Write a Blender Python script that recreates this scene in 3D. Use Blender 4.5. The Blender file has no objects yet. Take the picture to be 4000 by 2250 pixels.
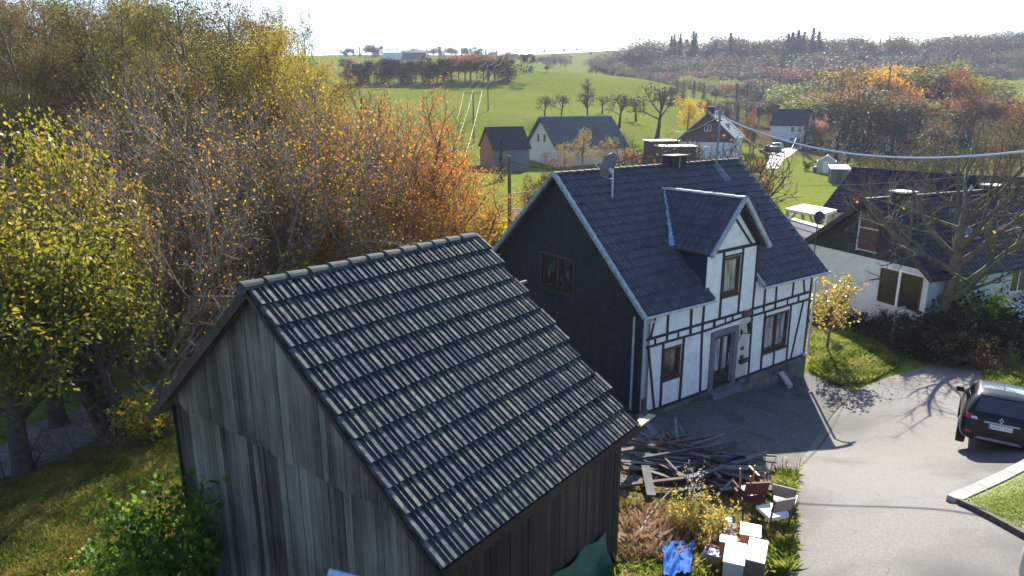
import bpy, math, random
import numpy as np
from mathutils import Vector, Matrix, Euler

R = math.radians
scene = bpy.context.scene
COL = scene.collection
# ------------------------------------------------------------------ camera, light, exposure
F, CX, CY = 1752.0, 1288.0, 724.5            # focal length and centre in units of a 2576 px wide picture
PITCH, CAMZ, ROLL = R(14.94), 9.8, -0.0029
SUN_AZ, SUN_EL = R(14.5), R(29.6)            # azimuth clockwise from +Y
cp, sp = math.cos(PITCH), math.sin(PITCH)
_rt = np.array([1., 0, 0]); _up = np.array([0, sp, cp]); FW = np.array([0, cp, -sp])
RT = math.cos(ROLL)*_rt + math.sin(ROLL)*_up
UP = -math.sin(ROLL)*_rt + math.cos(ROLL)*_up
EYE = np.array([0, 0, CAMZ])
cam_data = bpy.data.cameras.new("camera"); cam = bpy.data.objects.new("camera", cam_data)
COL.objects.link(cam)
cam_data.sensor_width = 36; cam_data.lens = 36*F/2576
cam_data.clip_start = .1; cam_data.clip_end = 6000
cam.matrix_world = Matrix(((RT[0], UP[0], -FW[0], 0), (RT[1], UP[1], -FW[1], 0), (RT[2], UP[2], -FW[2], CAMZ), (0, 0, 0, 1)))
scene.camera = cam
world = bpy.data.worlds.new("World"); scene.world = world; world.use_nodes = True
wn = world.node_tree.nodes; wl = world.node_tree.links
sky = wn.new('ShaderNodeTexSky'); sky.sky_type = 'NISHITA'; sky.sun_disc = False
sky.sun_elevation = SUN_EL; sky.sun_rotation = SUN_AZ
sky.dust_density = .7; sky.ozone_density = 5.0; sky.altitude = 300
wl.new(sky.outputs[0], wn['Background'].inputs[0]); wn['Background'].inputs[1].default_value = .082
sd = bpy.data.lights.new("sun", 'SUN'); sd.energy = 5.0; sd.angle = R(.5); sd.color = (1, .94, .83)
sun = bpy.data.objects.new("sun", sd); COL.objects.link(sun)
SUND = Vector((math.sin(SUN_AZ)*math.cos(SUN_EL), math.cos(SUN_AZ)*math.cos(SUN_EL), math.sin(SUN_EL)))
sun.rotation_euler = SUND.to_track_quat('Z', 'Y').to_euler(); sun.location = SUND*60
scene.view_settings.view_transform = 'Standard'; scene.view_settings.look = 'None'
scene.view_settings.exposure = 1.75; scene.view_settings.gamma = 1
scene.render.engine = 'CYCLES'
scene.cycles.max_bounces = 5; scene.cycles.diffuse_bounces = 3; scene.cycles.glossy_bounces = 2
scene.cycles.transmission_bounces = 4; scene.cycles.volume_bounces = 0; scene.cycles.transparent_max_bounces = 8
scene.cycles.use_denoising = True

# ------------------------------------------------------------------ helpers
def ray(x, y): return FW + RT*(x-CX)/F + UP*(CY-y)/F
def at(x, y, d): return EYE + ray(x, y)*d                       # a point d metres ahead
def atY(x, y, Y):
    r = ray(x, y); return EYE + r*(Y/r[1])
def norm(v):
    v = np.asarray(v, float); return v/(np.linalg.norm(v)+1e-12)

# terrain: measured heights, interpolated
_cp = [(0, 2, 2.6), (6, 3, 2.9), (-6, 3, 1.6), (14, 4, 3.4), (-14, 6, .3), (4.2, 20.85, -.15), (7.5, 23.4, -.42), (11.9, 26.2, -1.02),
       (1.2, 25, -.3), (6.5, 30, -1.0), (12.45, 16.5, .85), (-3.5, 9.2, 1.35), (-5.5, 12, .9), (0, 14, 1.2), (2.6, 16.5, .85),
       (17, 18, 1.1), (22, 12, 2.4)]
for x, y, d in [(1930, 1320, 14.6), (1870, 1420, 13.4), (2440, 925, 29), (2143, 1126, 21.5), (2395, 1270, 14.3), (2560, 1449, 11.2),
                (2200, 1449, 11.5), (1560, 1150, 19.2), (0, 1449, 15.2), (310, 1100, 22), (0, 1150, 22.5), (470, 930, 29), (200, 1040, 26), (2080, 880, 30.5),
                (2300, 860, 34), (2560, 830, 36), (2000, 480, 95), (2080, 435, 118), (1960, 400, 140), (1810, 385, 140), (1975, 345, 178),
                (1370, 400, 128), (1265, 425, 112), (1240, 490, 78), (1250, 560, 56), (1370, 300, 166), (1480, 300, 166), (1560, 315, 160),
                (1650, 345, 152), (1192, 360, 140), (1228, 278, 175), (1300, 177, 300), (1050, 205, 270), (1620, 200, 310), (1750, 237, 290),
                (1150, 190, 290), (900, 165, 480), (830, 146, 560), (1060, 142, 640), (1300, 150, 560), (1450, 132, 850), (1570, 128, 850), (1400, 178, 600),
                (1520, 160, 700), (1800, 245, 380), (1950, 176, 560), (2200, 176, 600), (2500, 170, 640), (1600, 215, 400), (2300, 265, 420), (2000, 245, 450), (2545, 232, 340), (2480, 215, 380),
                (2100, 405, 150), (2250, 380, 190), (2400, 330, 230), (2560, 300, 260), (1900, 300, 230), (1750, 300, 220), (2170, 560, 60), (2560, 520, 80)]:
    _cp.append(tuple(at(x, y, d)))
for x, y, z in [(-12, 32, -1.3), (-22, 30, -1.0), (-8, 40, -1.3), (-25, 45, 0), (-40, 60, 3), (-15, 60, -.8), (-60, 120, 3), (-20, 110, 2), (-30, 20, -1), (-45, 40, 1),
                (-120, 300, 18), (-300, 600, 40), (300, 200, 22), (600, 500, 55), (60, 30, 1), (60, 70, -1), (130, 110, 3), (900, 900, 50), (0, 1500, 60), (-900, 900, 60), (500, 1400, 50),
                (300, 1000, 52), (-200, 900, 66)]:
    _cp.append((x, y, z))
_cp = np.array(_cp)
def _warp(x, y):
    r = np.hypot(x, y)+1e-6
    return np.stack([np.arctan2(x, y)*1.6, np.log(r+4)*1.3], -1)
_W = _warp(_cp[:, 0], _cp[:, 1])
def _k(d2): return np.sqrt(d2+.0025)
_A = _k(((_W[:, None]-_W[None])**2).sum(-1)) + np.eye(len(_cp))*1e-3
_mean = 0.0
_n = len(_cp)
_B = np.zeros((_n+3, _n+3)); _B[:_n, :_n] = -_A; _B[:_n, _n:] = np.c_[np.ones(_n), _W]; _B[_n:, :_n] = _B[:_n, _n:].T
_c = np.linalg.solve(_B, np.r_[_cp[:, 2], 0, 0, 0])
def H(x, y):
    x = np.asarray(x, float); y = np.asarray(y, float)
    w = _warp(x, y); sh = w.shape[:-1]; w = w.reshape(-1, 2); out = np.empty(len(w))
    for i in range(0, len(w), 20000):
        q = w[i:i+20000]
        out[i:i+20000] = -_k(((q[:, None]-_W[None])**2).sum(-1))@_c[:_n] + _c[_n] + q@_c[_n+1:]
    return out.reshape(sh)
def Hs(x, y): return float(H(np.array([x]), np.array([y]))[0])
def ground(x, y, dmax=900):
    r = ray(x, y); ds = np.concatenate([np.arange(5, 60, .15), np.geomspace(60, dmax, 700)])
    P = EYE[None]+r[None]*ds[:, None]; g = P[:, 2]-H(P[:, 0], P[:, 1])
    i = np.argmax(g < 0)
    if g[i] >= 0: i = len(ds)-1
    if i > 0:
        t = g[i-1]/(g[i-1]-g[i]+1e-9); d = ds[i-1]+(ds[i]-ds[i-1])*min(max(t, 0), 1)
    else: d = ds[0]
    p = EYE+r*d; p[2] = Hs(p[0], p[1]); return p

class MB:
    """collects quads, triangles and polygons, links them as one mesh"""
    def __init__(s): s.V = []; s.Fs = []; s.n = 0; s.tint = []; s.smooth = False
    def add(s, V, Fc, tint=None):
        V = np.asarray(V, np.float32).reshape(-1, 3); Fc = np.asarray(Fc, np.int64)
        s.V.append(V); s.Fs.append(Fc+s.n); s.n += len(V)
        s.tint.append(np.full(len(Fc), .5, np.float32) if tint is None else np.broadcast_to(np.asarray(tint, np.float32), (len(Fc),)).copy())
        return s
    def poly(s, pts, tint=None): return s.add(pts, [list(range(len(pts)))], tint)
    def box(s, c, h, ax=None, tint=None):
        ax = np.eye(3) if ax is None else np.asarray(ax, float)
        c = np.asarray(c, float); V = []
        for k in range(8):
            V.append(c+ax[0]*h[0]*(1 if k & 1 else -1)+ax[1]*h[1]*(1 if k & 2 else -1)+ax[2]*h[2]*(1 if k & 4 else -1))
        return s.add(V, [[0, 2, 3, 1], [4, 5, 7, 6], [0, 1, 5, 4], [2, 6, 7, 3], [0, 4, 6, 2], [1, 3, 7, 5]], tint)
    def b2(s, x0, x1, y0, y1, z0, z1, tint=None):
        return s.box(((x0+x1)/2, (y0+y1)/2, (z0+z1)/2), (abs(x1-x0)/2, abs(y1-y0)/2, abs(z1-z0)/2), None, tint)
    def beam(s, p, q, w, t, n=(0, 0, 1), tint=None):               # a bar from p to q, width w across, thickness t along n
        p = np.asarray(p, float); q = np.asarray(q, float); d = norm(q-p); n = np.asarray(n, float)
        n = norm(n-d*(n@d)); b = np.cross(d, n)
        return s.box((p+q)/2, (np.linalg.norm(q-p)/2, w/2, t/2), (d, b, n), tint)
    def tube(s, pts, rad, n=6, cap=True, tint=None):
        pts = np.asarray(pts, float); m = len(pts); rad = np.broadcast_to(np.asarray(rad, float), (m,))
        T = np.gradient(pts, axis=0); T /= (np.linalg.norm(T, axis=1, keepdims=True)+1e-9)
        a = np.array([0, 0, 1.]) if abs(T[0][2]) < .9 else np.array([1., 0, 0])
        N = np.cross(T, a); bad = np.linalg.norm(N, axis=1) < 1e-3; N[bad] = np.cross(T[bad], [0, 1., .01])
        N /= np.linalg.norm(N, axis=1, keepdims=True)
        for i in range(1, m):
            v = N[i-1]-T[i]*(N[i-1]@T[i]); l = np.linalg.norm(v)
            if l > 1e-3: N[i] = v/l
        B = np.cross(T, N); th = np.arange(n)*2*np.pi/n
        V = pts[:, None]+(N[:, None]*np.cos(th)[None, :, None]+B[:, None]*np.sin(th)[None, :, None])*rad[:, None, None]
        i = np.arange(m-1)[:, None]*n; j = np.arange(n)[None]; k = (j+1) % n
        Q = np.stack([i+j, i+k, i+n+k, i+n+j], -1).reshape(-1, 4)
        s.add(V.reshape(-1, 3), Q, tint)
        if cap and n > 3:
            s.poly(V[0][::-1], None if tint is None else tint); s.poly(V[-1], None if tint is None else tint)
        return s
    def build(s, name, mat, parent=None, smooth=False, scale=1.0, tint=False):
        me = bpy.data.meshes.new(name)
        V = np.concatenate(s.V) if s.V else np.zeros((0, 3), np.float32)
        if scale != 1: V = V*scale
        me.vertices.add(len(V)); me.vertices.foreach_set('co', V.astype(np.float32).ravel())
        ls = np.concatenate([np.full(len(f), f.shape[1]) for f in s.Fs]); li = np.concatenate([f.ravel() for f in s.Fs])
        me.loops.add(len(li)); me.loops.foreach_set('vertex_index', li.astype(np.int32))
        me.polygons.add(len(ls)); st = np.concatenate([[0], np.cumsum(ls)[:-1]])
        me.polygons.foreach_set('loop_start', st.astype(np.int32)); me.polygons.foreach_set('loop_total', ls.astype(np.int32))
        me.polygons.foreach_set('use_smooth', np.full(len(ls), bool(smooth)))
        me.update(calc_edges=True)
        if tint:
            a = me.attributes.new('tint', 'FLOAT', 'FACE'); a.data.foreach_set('value', np.concatenate(s.tint))
        if mat: me.materials.append(mat)
        o = bpy.data.objects.new(name, me); COL.objects.link(o)
        if parent is not None: o.parent = parent
        return o

def tag(o, label=None, cat=None, group=None, kind=None):
    if label: o['label'] = label
    if cat: o['category'] = cat
    if group: o['group'] = group
    if kind: o['kind'] = kind
    return o
def empty(name, loc=(0, 0, 0), rz=0, label=None, cat=None, group=None):
    o = bpy.data.objects.new(name, None); COL.objects.link(o); o.location = loc; o.rotation_euler = (0, 0, rz)
    o.empty_display_size = .3
    return tag(o, label, cat, group)
def copy_tree(o, kids, loc, rz, sc=1.0, label=None, group=None, cat=None):
    c = o.copy(); COL.objects.link(c); c.location = loc; c.rotation_euler = (0, 0, rz)
    c.scale = (sc, sc, sc) if np.isscalar(sc) else sc
    tag(c, label, cat, group)
    for k in kids:
        d = k.copy(); COL.objects.link(d); d.parent = c
    return c

# ------------------------------------------------------------------ materials
def srgb(r, g, b):
    f = lambda c: (c/255/12.92 if c/255 <= .04045 else ((c/255+.055)/1.055)**2.4)
    return (f(r), f(g), f(b), 1)
def mat(name, c1, c2=None, scale=4, rough=.85, bump=.0, detail=6, spec=.3, metal=0, stretch=None, c3=None, s3=.7, lo=.35, hi=.65, coords='Object', bscale=None, emit=0, coat=0, bdist=.03):
    m = bpy.data.materials.new(name); m.use_nodes = True; nt = m.node_tree; N = nt.nodes; L = nt.links
    b = N['Principled BSDF']; b.inputs['Roughness'].default_value = rough; b.inputs['Metallic'].default_value = metal
    b.inputs['Specular IOR Level'].default_value = spec
    if coat: b.inputs['Coat Weight'].default_value = coat
    f = lambda c: c if len(c) == 4 else (*c, 1)
    if c2 is None and not bump:
        b.inputs['Base Color'].default_value = f(c1); return m
    tc = N.new('ShaderNodeTexCoord'); mp = N.new('ShaderNodeMapping'); L.new(tc.outputs[coords], mp.inputs[0])
    if stretch: mp.inputs['Scale'].default_value = stretch
    nz = N.new('ShaderNodeTexNoise'); nz.inputs['Scale'].default_value = scale; nz.inputs['Detail'].default_value = detail
    nz.inputs['Roughness'].default_value = .62; L.new(mp.outputs[0], nz.inputs['Vector'])
    if c2 is None: c2 = c1
    cr = N.new('ShaderNodeValToRGB'); cr.color_ramp.elements[0].position = lo; cr.color_ramp.elements[1].position = hi
    cr.color_ramp.elements[0].color = f(c1); cr.color_ramp.elements[1].color = f(c2); L.new(nz.outputs['Fac'], cr.inputs[0])
    out = cr.outputs[0]
    if c3 is not None:
        n2 = N.new('ShaderNodeTexNoise'); n2.inputs['Scale'].default_value = s3; n2.inputs['Detail'].default_value = 5
        L.new(mp.outputs[0], n2.inputs['Vector']); r2 = N.new('ShaderNodeValToRGB')
        r2.color_ramp.elements[0].position = .5; r2.color_ramp.elements[1].position = .68
        L.new(n2.outputs['Fac'], r2.inputs[0]); mx = N.new('ShaderNodeMixRGB'); L.new(r2.outputs[0], mx.inputs[0])
        L.new(out, mx.inputs[1]); mx.inputs[2].default_value = f(c3); out = mx.outputs[0]
    L.new(out, b.inputs['Base Color'])
    if bump:
        bp = N.new('ShaderNodeBump'); bp.inputs['Strength'].default_value = bump; bp.inputs['Distance'].default_value = bdist
        src = nz
        if bscale:
            src = N.new('ShaderNodeTexNoise'); src.inputs['Scale'].default_value = bscale; src.inputs['Detail'].default_value = 4
            L.new(mp.outputs[0], src.inputs['Vector'])
        L.new(src.outputs['Fac'], bp.inputs['Height']); L.new(bp.outputs[0], b.inputs['Normal'])
    return m
def ramp_mat(name, cols, rough=.7, trans=.45, spec=.25, vary=.0, noise=None):
    """leaf-like material: colour picked per face from the 'tint' attribute; light passes through"""
    m = bpy.data.materials.new(name); m.use_nodes = True; nt = m.node_tree; N = nt.nodes; L = nt.links
    b = N['Principled BSDF']; b.inputs['Roughness'].default_value = rough; b.inputs['Specular IOR Level'].default_value = spec
    a = N.new('ShaderNodeAttribute'); a.attribute_name = 'tint'
    cr = N.new('ShaderNodeValToRGB'); cr.color_ramp.interpolation = 'LINEAR'; e = cr.color_ramp.elements
    for i, c in enumerate(cols):
        p = i/(len(cols)-1)
        el = e[i] if i < 2 else e.new(p)
        el.position = p; el.color = c if len(c) == 4 else (*c, 1)
    for i, c in enumerate(cols):
        pass
    L.new(a.outputs['Fac'], cr.inputs[0]); out = cr.outputs[0]
    if vary:
        oi = N.new('ShaderNodeObjectInfo'); hs = N.new('ShaderNodeHueSaturation'); mr = N.new('ShaderNodeMapRange')
        L.new(oi.outputs['Random'], mr.inputs[0]); mr.inputs[3].default_value = .5-.06*vary; mr.inputs[4].default_value = .5+.05*vary
        L.new(mr.outputs[0], hs.inputs['Hue'])
        m2 = N.new('ShaderNodeMapRange'); ml = N.new('ShaderNodeMath'); ml.operation = 'MULTIPLY'; ml.inputs[1].default_value = 7.31
        fr = N.new('ShaderNodeMath'); fr.operation = 'FRACT'; L.new(oi.outputs['Random'], ml.inputs[0]); L.new(ml.outputs[0], fr.inputs[0])
        L.new(fr.outputs[0], m2.inputs[0]); m2.inputs[3].default_value = 1-.35*vary; m2.inputs[4].default_value = 1+.35*vary
        L.new(m2.outputs[0], hs.inputs['Value']); L.new(out, hs.inputs['Color']); out = hs.outputs[0]
    L.new(out, b.inputs['Base Color'])
    if trans:
        t = N.new('ShaderNodeBsdfTranslucent'); L.new(out, t.inputs[0]); mx = N.new('ShaderNodeMixShader'); mx.inputs[0].default_value = trans
        L.new(b.outputs[0], mx.inputs[1]); L.new(t.outputs[0], mx.inputs[2]); L.new(mx.outputs[0], N['Material Output'].inputs[0])
    return m
def ramp(*cols, k=.95): return [tuple(v*k for v in srgb(*c)[:3])+(1,) for c in cols]

# ------------------------------------------------------------------ ground
def ground_mat():
    m = bpy.data.materials.new('meadow_grass'); m.use_nodes = True; nt = m.node_tree; N = nt.nodes; L = nt.links
    b = N['Principled BSDF']; b.inputs['Roughness'].default_value = .95; b.inputs['Specular IOR Level'].default_value = 0
    g = N.new('ShaderNodeNewGeometry')
    def noise(sc, det=6, rough=.6, stretch=None):
        n = N.new('ShaderNodeTexNoise'); n.inputs['Scale'].default_value = sc; n.inputs['Detail'].default_value = det; n.inputs['Roughness'].default_value = rough
        if stretch:
            mp = N.new('ShaderNodeMapping'); mp.inputs['Scale'].default_value = stretch; L.new(g.outputs['Position'], mp.inputs[0]); L.new(mp.outputs[0], n.inputs['Vector'])
        else: L.new(g.outputs['Position'], n.inputs['Vector'])
        return n
    def rmp(src, p0, c0, p1, c1):
        r = N.new('ShaderNodeValToRGB'); r.color_ramp.elements[0].position = p0; r.color_ramp.elements[0].color = c0
        r.color_ramp.elements[1].position = p1; r.color_ramp.elements[1].color = c1; L.new(src, r.inputs[0]); return r
    fine = rmp(noise(1.1, 9, .7).outputs['Fac'], .36, (.070, .100, .012, 1), .66, (.175, .205, .034, 1))
    big = rmp(noise(.035, 4).outputs['Fac'], .4, (0, 0, 0, 1), .62, (1, 1, 1, 1))
    m1 = N.new('ShaderNodeMixRGB'); L.new(big.outputs[0], m1.inputs[0]); L.new(fine.outputs[0], m1.inputs[1])
    dry = rmp(noise(2.3, 6, .7).outputs['Fac'], .4, (.105, .125, .022, 1), .62, (.20, .212, .055, 1)); L.new(dry.outputs[0], m1.inputs[2])
    # tussocks
    tus = rmp(noise(.42, 7, .75, (1, 1.7, 1)).outputs['Fac'], .57, (0, 0, 0, 1), .66, (1, 1, 1, 1))
    m2 = N.new('ShaderNodeMixRGB'); L.new(tus.outputs[0], m2.inputs[0]); L.new(m1.outputs[0], m2.inputs[1]); m2.inputs[2].default_value = (.05, .068, .016, 1)
    # woodland floor mask from vertex attribute
    a = N.new('ShaderNodeAttribute'); a.attribute_name = 'wood'
    lit = rmp(noise(6, 6, .7).outputs['Fac'], .38, (.035, .025, .015, 1), .66, (.17, .11, .045, 1))
    m3 = N.new('ShaderNodeMixRGB'); L.new(a.outputs['Fac'], m3.inputs[0]); L.new(m2.outputs[0], m3.inputs[1]); L.new(lit.outputs[0], m3.inputs[2])
    L.new(m3.outputs[0], b.inputs['Base Color'])
    bp = N.new('ShaderNodeBump'); bp.inputs['Strength'].default_value = .9; bp.inputs['Distance'].default_value = .082
    L.new(noise(3.5, 8, .75).outputs['Fac'], bp.inputs['Height']); L.new(bp.outputs[0], b.inputs['Normal'])
    return m
M_GROUND = ground_mat()
def make_ground():
    th = np.radians(np.concatenate([np.linspace(-100, -44, 20), np.linspace(-42, 42, 300), np.linspace(44, 100, 20)]))
    r = np.concatenate([[.4, 1.5, 3], np.geomspace(4, 1800, 330)])
    T, Rr = np.meshgrid(th, r); X = np.sin(T)*Rr; Y = np.cos(T)*Rr
    Z = H(X, Y)
    # small unevenness that grows with distance
    n = len(th); m = len(r)
    V = np.stack([X, Y, Z], -1).reshape(-1, 3)
    i = np.arange(m-1)[:, None]*n; j = np.arange(n-1)[None]
    Q = np.stack([i+j, i+j+1, i+n+j+1, i+n+j], -1).reshape(-1, 4)
    mb = MB(); mb.add(V, Q); o = mb.build('ground', M_GROUND, smooth=True); tag(o, kind='structure')
    # woodland floor: left wood, scrap yard, shrub belt
    w = np.zeros(len(V)); x, y = V[:, 0], V[:, 1]
    def blob(cx, cy, rx, ry, a=1.0):
        d = ((x-cx)/rx)**2+((y-cy)/ry)**2; return a*np.clip(1.6-1.2*d, 0, 1)
    w = np.maximum.reduce([blob(-20, 42, 19, 13), blob(-30, 36, 20, 12), blob(-8, 44, 7, 9, .8), blob(3, 15.5, 3.4, 6, .55), blob(17, 33.5, 7, 3.6),
                           blob(24, 33, 7, 4), blob(92, 190, 48, 45), blob(130, 230, 60, 60)])
    at_ = o.data.attributes.new('wood', 'FLOAT', 'POINT'); at_.data.foreach_set('value', w.astype(np.float32))
    return o
make_ground()

def sheet(name, left, right, m, lift=.03, nu=40, nv=16, kind='structure', px=True):
    """a strip of paving between two outlines, lying on the ground"""
    if px: left = [ground(*p)[:2] for p in left]; right = [ground(*p)[:2] for p in right]
    left = np.array(left, float); right = np.array(right, float)
    def res(P, n):
        k = np.linspace(0, len(P)-1, n); i = np.minimum(k.astype(int), len(P)-2); t = (k-i)[:, None]
        return P[i]*(1-t)+P[i+1]*t
    A = res(left, nu); B = res(right, nu); t = np.linspace(0, 1, nv)[None, :, None]
    G = A[:, None]*(1-t)+B[:, None]*t; Z = H(G[..., 0], G[..., 1])+lift
    V = np.concatenate([G, Z[..., None]], -1).reshape(-1, 3); i = np.arange(nu-1)[:, None]*nv; j = np.arange(nv-1)[None]
    Q = np.stack([i+j, i+j+1, i+nv+j+1, i+nv+j], -1).reshape(-1, 4)
    o = MB().add(V, Q).build(name, m, smooth=True); tag(o, kind=kind); return o
M_ASPH = mat('driveway_asphalt', (.125, .115, .107), (.205, .19, .178), 26, .9, .5, 9, .2, c3=(.10, .092, .085), s3=.35, bscale=60)
def add_cracks(m, col=(.07, .064, .06), sc=.42, w=.004):
    """fine wandering cracks and a few patches in old asphalt"""
    nt = m.node_tree; N = nt.nodes; L = nt.links; b = N['Principled BSDF']; src = b.inputs['Base Color'].links[0].from_socket
    g = N.new('ShaderNodeNewGeometry'); nz = N.new('ShaderNodeTexNoise'); nz.inputs['Scale'].default_value = 1.3; nz.inputs['Detail'].default_value = 6; L.new(g.outputs['Position'], nz.inputs['Vector'])
    mx = N.new('ShaderNodeMixRGB'); mx.blend_type = 'ADD'; mx.inputs[0].default_value = .9; L.new(g.outputs['Position'], mx.inputs[1]); L.new(nz.outputs['Color'], mx.inputs[2])
    vo = N.new('ShaderNodeTexVoronoi'); vo.feature = 'DISTANCE_TO_EDGE'; vo.inputs['Scale'].default_value = sc; L.new(mx.outputs[0], vo.inputs['Vector'])
    r = N.new('ShaderNodeValToRGB'); r.color_ramp.elements[0].position = 0; r.color_ramp.elements[0].color = (1, 1, 1, 1); r.color_ramp.elements[1].position = w; r.color_ramp.elements[1].color = (0, 0, 0, 1); L.new(vo.outputs['Distance'], r.inputs[0])
    n2 = N.new('ShaderNodeTexNoise'); n2.inputs['Scale'].default_value = .5; L.new(g.outputs['Position'], n2.inputs['Vector']); r2 = N.new('ShaderNodeValToRGB'); r2.color_ramp.elements[0].position = .45; r2.color_ramp.elements[1].position = .6; L.new(n2.outputs['Fac'], r2.inputs[0])
    mu = N.new('ShaderNodeMath'); mu.operation = 'MULTIPLY'; L.new(r.outputs[0], mu.inputs[0]); L.new(r2.outputs[0], mu.inputs[1]); m3 = N.new('ShaderNodeMixRGB'); L.new(mu.outputs[0], m3.inputs[0]); L.new(src, m3.inputs[1]); m3.inputs[2].default_value = (*col, 1); L.new(m3.outputs[0], b.inputs['Base Color'])
add_cracks(M_ASPH)
M_ASPH2 = mat('old_court_asphalt', (.07, .07, .068), (.13, .125, .118), 9, .9, .5, 9, .2, c3=(.05, .05, .045), s3=.8, bscale=40)
M_ROAD = mat('lane_asphalt', (.12, .115, .11), (.19, .18, .17), 5, .9, .3, 8, .2)
drv = sheet('driveway', [(1960, 1640), (1985, 1449), (1986, 1320), (1992, 1195), (2062, 1085), (2140, 992), (2185, 970), (2290, 935), (2395, 912)],
      [(3150, 1640), (3050, 1449), (2980, 1320), (2900, 1200), (2760, 1095), (2660, 1020), (2500, 990), (2484, 962), (2540, 903)], M_ASPH, .035, 70, 24)
sheet('court', [(1560, 1215), (1588, 1120), (1640, 1048), (1800, 1000), (2033, 938)],
      [(1905, 1205), (1995, 1192), (2060, 1088), (2100, 1035), (2150, 985)], M_ASPH2, .02, 40, 16)
sheet('lane', [(-260, 1160), (0, 1128), (78, 1072), (220, 1016), (320, 985), (409, 958), (478, 928), (560, 900), (700, 872)],
      [(-300, 1290), (0, 1208), (143, 1158), (266, 1098), (353, 1060), (434, 985), (500, 962), (580, 935), (720, 900)], M_ROAD, .03, 50, 8)
sheet('village_road', [(1925, 425), (1932, 402), (1945, 380), (1985, 372), (2004, 368)], [(1960, 425), (1972, 402), (2000, 382), (2018, 373), (2022, 369)], mat('village_asphalt', (.3, .29, .28), (.38, .36, .35), 2), .08, 12, 5)
# ------------------------------------------------------------------ half-timbered house (own units, scaled by HK)
rnd = random.Random(7)
HK = .891; HA = .6315
M_WHITE = mat('white_render', (.70, .70, .70), (.80, .80, .79), 3, .9, .15, 6, .2, c3=(.66, .65, .62), s3=2.6)
M_CREAM = mat('yellowed_render', (.50, .47, .38), (.58, .56, .48), 3, .9)
M_TIMBER = mat('dark_timber', (.018, .02, .026), (.035, .035, .04), 8, .6)
M_SLATE = mat('dark_fibre_cladding', (.016, .018, .026), (.03, .032, .044), 3, .75, .35, 7, .3, bscale=14)
M_TILE_H = mat('dark_roof_tile', (.026, .023, .036), (.068, .06, .082), 3.5, .6, .3, 8, .5, c3=(.04, .042, .055), s3=.8, bscale=20, bdist=.006)
M_VERGE = mat('grey_verge_tile', (.22, .25, .28), (.38, .42, .45), 6, .7, .2)
M_VERGE2 = mat('weathered_verge_tile', (.34, .33, .33), (.5, .48, .47), 6, .7, .2)
M_FRAME = mat('brown_window_frame', (.045, .018, .018), (.075, .03, .028), 12, .45, spec=.5)
M_STONE = mat('grey_door_surround', (.12, .115, .14), (.17, .165, .19), 10, .8, .2)
M_PLINTH = mat('concrete_plinth', (.09, .085, .08), (.19, .18, .165), 4, .9, .4, 8, c3=(.06, .055, .05), s3=2)
M_PIPE = mat('zinc_pipe', (.35, .37, .40), (.5, .52, .55), 5, .45, spec=.5)
M_BLACK = mat('black_metal', (.015, .015, .018), rough=.4, spec=.5)
M_FLASH = mat('pale_blue_flashing', (.16, .27, .40), (.30, .42, .54), 5, .5, .3)
M_BRICK = mat('brown_chimney_cladding', (.028, .014, .022), (.05, .026, .036), 9, .7, .4)
def glass_mat(name, col, rough=.06, spec=1.0):
    m = bpy.data.materials.new(name); m.use_nodes = True; b = m.node_tree.nodes['Principled BSDF']
    b.inputs['Base Color'].default_value = (*col, 1); b.inputs['Roughness'].default_value = rough; b.inputs['Specular IOR Level'].default_value = spec
    b.inputs['Coat Weight'].default_value = .5; b.inputs['Coat Roughness'].default_value = .03
    return m
M_GLASS = glass_mat('window_glass', (.04, .045, .05))
M_CURT = mat('window_with_net_curtain', (.10, .11, .13), (.40, .41, .43), 3.2, .12, 0, 3, 1.0, stretch=(2.5, 2.5, .35), lo=.38, hi=.66)
M_GLASSB = mat('window_glass_dark_brown', (.03, .028, .025), (.22, .19, .12), 4.5, .05, 0, 6, 1.0, stretch=(1, 1.2, .5), lo=.5, hi=.72)

hx, hy = 4.7086*HK, 23.4074*HK
house = empty('half_timbered_house', (hx, hy, 0), HA, 'white half-timbered house with dark tiled roof, pointed front dormer and black side gable', 'house')
HL, VR, ZR, ZE = 10.5, 4.62, 8.33, 4.124; TT = (ZR-ZE)/VR; HW = 2*VR
rz = lambda b: ZE+TT*b                                                     # height of the front roof plane
def wall_holes(mb, a0, a1, z0, z1, b0, b1, holes, swap=False):
    A = sorted({a0, a1, *[h[0] for h in holes], *[h[1] for h in holes]}); Z = sorted({z0, z1, *[h[2] for h in holes], *[h[3] for h in holes]})
    for i in range(len(A)-1):
        for j in range(len(Z)-1):
            ca, cz = (A[i]+A[i+1])/2, (Z[j]+Z[j+1])/2
            if any(h[0] < ca < h[1] and h[2] < cz < h[3] for h in holes) or not (a0 < ca < a1 and z0 < cz < z1): continue
            if swap: mb.b2(b0, b1, A[i], A[i+1], Z[j], Z[j+1])
            else: mb.b2(A[i], A[i+1], b0, b1, Z[j], Z[j+1])
W1 = (1.06, 2.02, 1.06, 2.27); W2 = (7.25, 8.97, .73, 2.37); WD = (4.2, 5.24, 3.72, 5.25); DOOR = (3.99, 5.15, -.14, 2.12)
mb = MB()
wall_holes(mb, 0, HL, -.05, 4.0, 0, .3, [W1, W2, DOOR, (WD[0], WD[1], WD[2], 4.0)])
wall_holes(mb, 3.2, 6.22, 4.0, 5.56, .0, .3, [(WD[0], WD[1], 3.9, WD[3])])
mb.add([(3.2, .0, 5.56), (6.22, .0, 5.56), (4.72, .0, 7.3), (3.2, .3, 5.56), (6.22, .3, 5.56), (4.72, .3, 7.3)], [[0, 1, 2], [5, 4, 3]])
mb.add([(3.2, .0, 5.56), (4.72, .0, 7.3), (4.72, .3, 7.3), (3.2, .3, 5.56)], [[0, 1, 2, 3]])
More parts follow.
